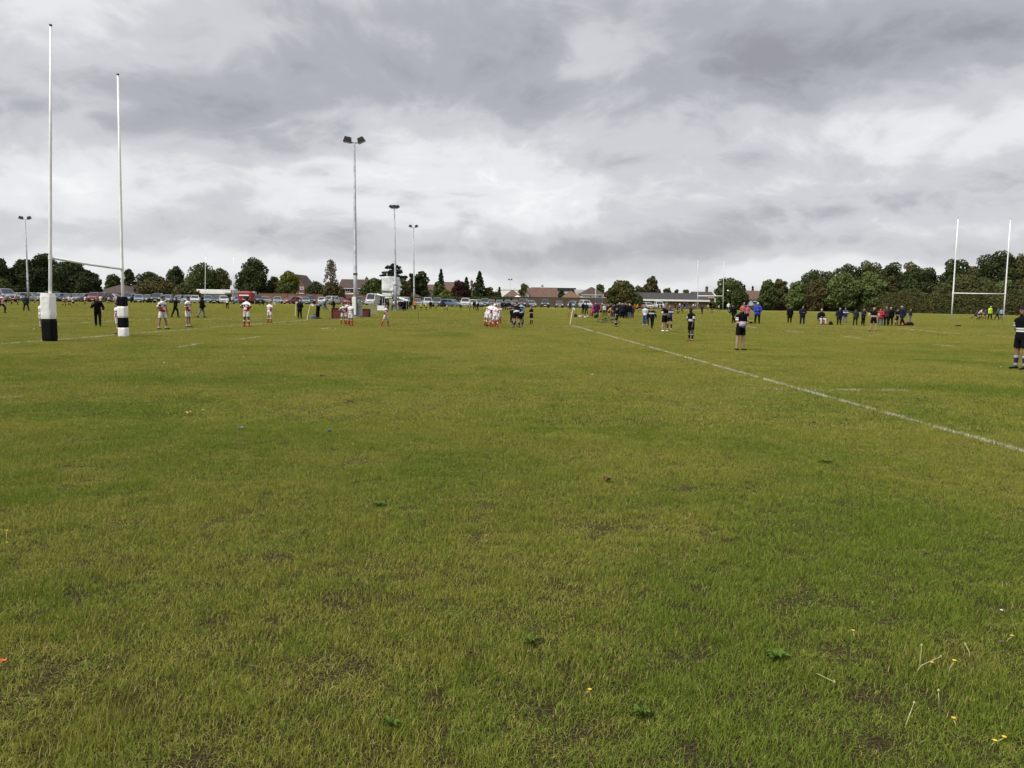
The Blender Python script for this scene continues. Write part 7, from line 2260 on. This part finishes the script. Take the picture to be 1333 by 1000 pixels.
pole('thin pale stick with raised end over the small fair haired player', (352.6, 420.6), (355.8, 392.4), .014, CREAMP, ((355.8, 392.6, 358.8, 395.8), WHT))


def bag(px, base, wpx, hpx, m, label, cat='bag', strap=True, group='bags on the grass', name='sports_bag', ball=False):
    g = G(px, base)
    w_, h_ = wpx * g.y / F_PX, hpx * g.y / F_PX
    rng = random.Random(int(px * 10))
    root = empty(name, g, rng.uniform(-.3, .3))
    tag(root, label, cat, group)
    vs, fs, n, rows = [], [], 14, 6
    for j in range(rows + 1):
        v = j / rows
        for i in range(n):
            t = 2 * math.pi * i / n
            k = (1 - .45 * v ** 2.2) * (1 + .06 * math.sin(3 * t + px))
            x = math.copysign(abs(math.cos(t)) ** .6, math.cos(t)) * w_ / 2 * k
            y = math.copysign(abs(math.sin(t)) ** .6, math.sin(t)) * w_ * .30 * k
            vs.append((x, y, h_ * (v ** .9) * (1 + .10 * math.sin(t * 2 + px) * v)))
    for j in range(rows):
        for i in range(n):
            fs.append((j * n + i, j * n + (i + 1) % n, (j + 1) * n + (i + 1) % n, (j + 1) * n + i))
    fs += [tuple(range(n - 1, -1, -1)), tuple(range(rows * n, (rows + 1) * n))]
    MB().add(vs, fs).obj('body', m, root, smooth=True)
    if strap:
        pts_ = [(-w_ * .25, -.02, h_ * .85), (-w_ * .15, -.05, h_ * 1.15), (w_ * .15, -.05, h_ * 1.15), (w_ * .25, -.02, h_ * .85)]
        MB().path(pts_, [.018] * 4, 6).obj('handle', BLK, root)
    return root


bag(409.2, 414.8, 8.6, 4.2, C(.05, .11, .24), 'blue holdall on the grass under the bending man')
bag(749.0, 413.0, 4.2, 4.0, NVY, 'dark rucksack nearest the leaning flag pole')
bag(755.2, 413.2, 4.4, 2.8, C(.42, .41, .38), 'pale bag in the heap beside the dark pair')
bag(758.6, 413.0, 4.8, 3.6, C(.20, .18, .09), 'olive bag in the heap beside the dark pair')
bag(761.6, 413.6, 3.4, 2.2, C(.50, .46, .44), 'off white small bag at the front of the heap')
bag(765.2, 413.2, 3.8, 3.2, C(.30, .24, .22), 'dusty pink bag ending the heap')
bag(769.0, 411.6, 4.0, 4.0, C(.24, .05, .03), 'rust red bag beside the magenta jacket')
bag(775.8, 414.2, 4.6, 4.4, BLK, 'black rucksack at the feet of the maroon coat')
bag(774.8, 413.4, 2.0, 4.6, C(.46, .47, .50), 'small white bottle bag on top of the black rucksack', strap=False)
bag(1081.4, 423.2, 5.4, 4.2, BLK, 'black bag alone on the grass right of the sitting man')
bag(1183.6, 424.0, 10.6, 4.2, BLK, 'heap of black kit bag on the grass at the end of the spectators')
bag(1176.4, 423.8, 7.0, 3.0, C(.44, .07, .05), 'orange red bag at the feet of the tall striding man')
bag(1247.4, 424.8, 7.2, 1.6, BLK, 'flat black bag lying alone before the far goal', strap=False)
bag(796.4, 412.4, 4.0, 3.6, C(.05, .05, .12), 'navy purple bag near the bicycle')
g = G(976.6, 421.6)
tr = empty('kit_tray', g)
tag(tr, 'black tray with a yellow top edge beside the pink shirted spectator', 'kit tray')
w_ = 5.2 * g.y / F_PX
MB().box((0, 0, .10), (w_, .30, .20)).obj('body', BLK, tr, bevel=.02)
MB().box((0, 0, .225), (w_ + .02, .32, .04)).obj('lid', mat('tray_yellow', (.55, .50, .03), .5, .05), tr)
# folding chair under the sitting man
r_, B_ = find('sitting on a folding chair')
s_ = r_.scale[2]
ch = empty('folding_chair', r_.location.copy())
tag(ch, 'dark folding chair under the white haired man', 'folding chair')
sh = (B_['pz'] - .15) * s_
MB().box((0, .02, sh), (.50, .46, .04)).obj('seat', NVY, ch)
MB().box((0, .27, sh + .30), (.50, .04, .46)).obj('backrest', NVY, ch)
for sx in (-1, 1):
    for sy in (-1, 1):
        MB().tube((sx * .25, .02 + sy * .22, 0), (sx * .23, .02 - sy * .15, sh), .014, n=6).obj('leg', DARK_STEEL, ch)
    MB().tube((sx * .26, -.2, sh + .2), (sx * .26, .26, sh + .2), .018, n=6).obj('armrest', DARK_STEEL, ch)
tag(MB().box((0, 0, .12), (.14, .12, .24)).obj('flask', C(.36, .03, .035), None, r_.location + Vector((0, -.35, 0)), bevel=.02), 'red flask on the grass between the sitting man\'s feet', 'flask')

# bicycle lying on its side
g = G(792, 421.2)
bk = empty('bicycle', g + Vector((0, 0, .17)), rad(-4))
bk.rotation_euler = (rad(20), rad(3), rad(-4))
tag(bk, 'black bicycle lying on its side in the grass before the dense group', 'bicycle')
RW = .33
for x in (-.52, .52):
    wo = MB().torus((x, 0, 0), RW, .022, 'Z', 28, 6).obj('wheel', TYRE, bk, smooth=True)
    sp = MB()
    for i in range(10):
        t = 2 * math.pi * i / 10
        sp.tube((x, 0, 0), (x + RW * math.cos(t), RW * math.sin(t), 0), .003, n=4)
    sp.obj('spoke', GREY_STEEL, wo)
fr = MB()
bb, seat_, head_, rear, front = (-.08, -.02, 0), (-.22, .46, .01), (.36, .44, .01), (-.52, 0, 0), (.52, 0, 0)
for a, b in ((bb, seat_), (seat_, head_), (bb, head_), (bb, rear), (seat_, rear), (head_, front)):
    fr.tube(a, b, .019, n=8)
fr.obj('frame', BLK, bk)
MB().path([(-.26, .56, 0), (-.20, .58, 0), (-.12, .575, 0)], [.05, .045, .02], 8).obj('saddle', BLK, bk)
MB().tube((.36, .44, 0), (.33, .55, 0), .015, n=6).tube((.33, .55, -.05), (.33, .55, .42), .013, n=6).obj('handlebar', DARK_STEEL, bk)
MB().torus((-.08, -.02, .03), .09, .008, 'Z', 18, 5).tube((-.08, -.02, .03), (.02, -.15, .05), .010, n=5).obj('crank', DARK_STEEL, bk)

# ball in the air
b_ = MB().ellipsoid((0, 0, 0), (.19, .12, .12), 14, 10).obj('rugby_ball', WHITE_PAINT, None, D(947.8, 378.5, 120), .4, True)
tag(b_, 'white rugby ball high in the air before the rounded green tree', 'ball')
r_, B_ = find('orange scrum cap')
o = MB().ellipsoid((0, 0, 0), (.145, .095, .095), 14, 10).obj('rugby_ball', C(.27, .25, .31), None, r_.location + Vector((-.04, -.34, B_['pz'] * r_.scale[2] + .09)), .3, True)
tag(o, 'pale ball held at the waist of the orange capped player', 'ball')


# ------------------------------------------------------------------ litter, leaves, weeds
def scrap(px, py, wpx, m, label, cat, name, curl=.3, n=5):
    g = G(px, py)
    w_ = wpx * g.y / F_PX
    rng = random.Random(int(px * 7 + py))
    vs, fs = [], []
    for j in range(n):
        for i in range(n):
            u, v = i / (n - 1) - .5, j / (n - 1) - .5
            k = 1 - .55 * abs(v) * 2 * (.4 + .6 * abs(v) * 2)
            vs.append((u * w_ * k, v * w_ * .75, .022 + w_ * curl * (u * u * 2.2 + v * v) + rng.uniform(-.05, .05) * w_))
    for j in range(n - 1):
        for i in range(n - 1):
            fs.append((j * n + i, j * n + i + 1, (j + 1) * n + i + 1, (j + 1) * n + i))
    o = MB().add(vs, fs).obj(name, m, None, g + Vector((0, 0, .012)), rng.uniform(0, 6))
    sm_ = o.modifiers.new('t', 'SOLIDIFY')
    sm_.thickness = .002
    return tag(o, label, cat, {'leaf': 'fallen leaves', 'litter': 'litter on the grass'}.get(cat))


LEAFB, LEAFY, WRAP = mat('dead_leaf_brown', (.10, .060, .035), .85, .2, 30), mat('dead_leaf_yellow', (.50, .37, .12), .85, .15, 30), mat('blue_wrapper', (.09, .17, .26), .4, .2, 20)
scrap(790.5, 630, 13, LEAFB, 'curled brown leaf alone in the middle of the grass', 'leaf', 'fallen_leaf', .45)
scrap(245, 541.4, 9, LEAFY, 'pale yellow leaf below the striped goal post', 'leaf', 'fallen_leaf', .4)
scrap(264, 537.4, 4, LEAFY, 'tiny yellow leaf just beyond the pale yellow one', 'leaf', 'fallen_leaf', .4)
scrap(313.5, 561, 8, WRAP, 'flat blue grey wrapper on the grass', 'litter', 'wrapper', .25)
scrap(429, 566, 6, WRAP, 'small bright blue wrapper standing in the grass', 'litter', 'wrapper', .8)
scrap(963, 644, 4, LEAFB, 'tiny reddish leaf right of the curled brown leaf', 'leaf', 'fallen_leaf', .4)
scrap(1164, 788, 8, LEAFB, 'pale brown leaf above the dandelions', 'leaf', 'fallen_leaf', .35)
scrap(420, 492, 7, LEAFB, 'dull brown leaf lying in the worn strip', 'leaf', 'fallen_leaf', .4)
scrap(770, 490.5, 5, C(.55, .53, .48), 'white scrap of paper in the middle distance', 'litter', 'paper_scrap', .4)
scrap(1302, 845, 9, LEAFB, 'brown leaf near the picture edge beside a yellow flower', 'leaf', 'fallen_leaf', .35)
scrap(1303, 803, 5, C(.5, .49, .45), 'small white paper scrap near the picture edge', 'litter', 'paper_scrap', .4)
scrap(4, 872, 12, mat('orange_wrapper', (.45, .13, .03), .5, .2, 20), 'orange scrap at the picture edge', 'litter', 'wrapper', .5)
scrap(82, 750, 7, LEAFB, 'pinkish brown leaf in the near grass by the edge', 'leaf', 'fallen_leaf', .4)
scrap(223, 692, 5, LEAFB, 'orange brown leaf in the near grass', 'leaf', 'fallen_leaf', .4)
# pale specks scattered on the far turf: daisies and paper
rs2 = random.Random(77)
SPK = [(1132.5, 437), (1303, 478.4), (404, 457), (300, 452), (326, 465), (293, 465), (317, 465.5), (214, 473), (526, 466.5), (574, 462), (676, 452.2), (604, 446), (1247, 418), (1058, 410), (936, 419), (912, 417), (1106, 411.5), (1000, 410.4), (1064, 410),
       (735, 403.2), (724, 405.4), (709, 404.6), (715, 405.6), (719, 402.6), (1265, 417.6), (488, 406.6), (437, 428.6), (44, 429.4), (9, 458.4), (1183, 447.8), (824, 431), (838, 416.2)]
spk_src = MB().ellipsoid((0, 0, .03), (.055, .055, .032), 8, 5).mesh('white_speck', True)
for i, (sx, sy) in enumerate(SPK):
    o = link('white_speck', spk_src, C(.58, .56, .48), None, G(sx, sy), rs2.uniform(0, 6))
    q = (.75 + G(sx, sy).y * .003) * rs2.uniform(.6, 1.0) if sy < 440 else rs2.uniform(.28, .5)
    o.scale = (q, q * .8, q)
    tag(o, 'small white speck of litter scattered on the turf beyond the near grass', 'litter', 'white specks on the turf')

PETAL, STALK, WEED = mat('dandelion_yellow', (.55, .40, .03), .7, .1, 20), mat('dry_stalk', (.36, .33, .15), .8, .15, 20), leaf_mat('leaf_weed', (.060, .105, .016), (.115, .17, .030))


def dandelion(px, py, h_, bend, label, flower=True):
    g = G(px, py)
    root = empty('dandelion', g, random.Random(int(px)).uniform(0, 6))
    tag(root, label, 'dandelion', 'dandelions in the near grass')
    tip = Vector((bend, bend * .3, h_))
    MB().path([(0, 0, 0), (bend * .25, 0, h_ * .55), tip], [.0022, .002, .0017], 6).obj('stem', STALK, root, smooth=True)
    if flower:
        f_ = MB()
        for k in range(16):
            t = 2 * math.pi * k / 16
            r_ = .0068 + .002 * (k % 2)
            c_, s_ = math.cos(t), math.sin(t)
            f_.add([tip + Vector((-s_ * .002, c_ * .002, 0)), tip + Vector((s_ * .002, -c_ * .002, 0)), tip + Vector((c_ * r_ + s_ * .0035, s_ * r_ - c_ * .0035, .007)), tip + Vector((c_ * r_ - s_ * .0035, s_ * r_ + c_ * .0035, .007))], [(0, 1, 2, 3)])
        f_.ellipsoid(tuple(tip + Vector((0, 0, .003))), (.0055, .0055, .004), 8, 5)
        f_.obj('flower', PETAL, root)
    else:
        MB().ellipsoid(tuple(tip), (.005, .005, .007), 8, 6).obj('seed_head', STALK, root, smooth=True)


for px, py, h_, bd, lab, fl in (
        (1234, 880, .07, .02, 'open yellow dandelion highest of the near corner flowers', True), (1209, 872, .035, .01, 'small yellow dandelion beside the bare stalks', True),
        (1244, 948, .03, .012, 'orange yellow dandelion low in the grass of the near corner', True), (1290, 974, .03, .01, 'double yellow dandelion lowest at the picture corner', True),
        (1298, 968, .025, .02, 'pale small dandelion touching the double one', True), (1310, 838, .04, .02, 'yellow dandelion at the picture edge by the brown leaf', True),
        (1112, 832, .035, .01, 'single tiny yellow dandelion left of the bare stalks', True), (8, 708, .08, .015, 'yellow dandelion on a tall stem at the picture edge', True),
        (14, 716, .05, -.02, 'shorter yellow dandelion at the foot of the tall edge one', True), (764, 905, .02, .01, 'tiny yellow dandelion in the bottom middle grass', True),
        (1190, 880, .10, -.10, 'bare bent stalk leaning away, first of two', False), (1197, 876, .13, .00, 'bare stalk standing nearly straight, second of two', False),
        (1262, 858, .05, .05, 'bare stalk lying low beside the highest dandelion', False), (1178, 948, .08, -.07, 'bare pale stalk low in the bottom grass', False),
        (1222, 928, .10, .015, 'tall straw stalk between two yellow dandelions', False), (1060, 878, .04, -.14, 'long straw stalk lying flat over the grass by the rosette', False)):
    dandelion(px, py, h_, bd, lab, fl)


def rosette(px, py, R_, label, nl=9):
    rng = np.random.default_rng(int(px * 3 + py))
    g = G(px, py)
    vs, fs = [], []
    for k in range(nl):
        a = 2 * np.pi * k / nl + rng.uniform(-.25, .25)
        L_ = R_ * rng.uniform(.35, .85)
        wd = L_ * rng.uniform(.16, .30)
        b = len(vs)
        c_, s_ = math.cos(a), math.sin(a)
        for u, ww, z in ((.05, .3, .012), (.35, .8, .026), (.7, 1.0, .032), (.9, .6, .030), (1.05, .05, .026)):
            for sd in (-1, 0, 1):
                zz_ = z + .012 * abs(sd) + rng.uniform(-.003, .003)
                vs.append((c_ * L_ * u - s_ * wd * ww * sd, s_ * L_ * u + c_ * wd * ww * sd, zz_))
        for j in range(4):
            for i in range(2):
                fs.append((b + j * 3 + i, b + j * 3 + i + 1, b + (j + 1) * 3 + i + 1, b + (j + 1) * 3 + i))
    me = fast_mesh('weed_rosette', np.array(vs), np.array(fs), rng.uniform(0, 1, len(vs)))
    tag(link('weed_rosette', me, WEED, None, g), label, 'weed', 'broad leaved weeds')


for px, py, R_, lab in ((1010, 860, .075, 'blue green broad leaved weed left of the bare stalks'), (493, 660, .10, 'dark green flat weed in the mid grass'),
                        (1075, 604, .10, 'tufted dark weed under the touch line'), (508, 950, .055, 'broad leaved weed at the bottom of the picture'), (835, 935, .055, 'broad leaved weed at the bottom right of centre'),
                        (690, 842, .065, 'leafy dark tuft in the middle of the near grass')):
    rosette(px, py, R_, lab)
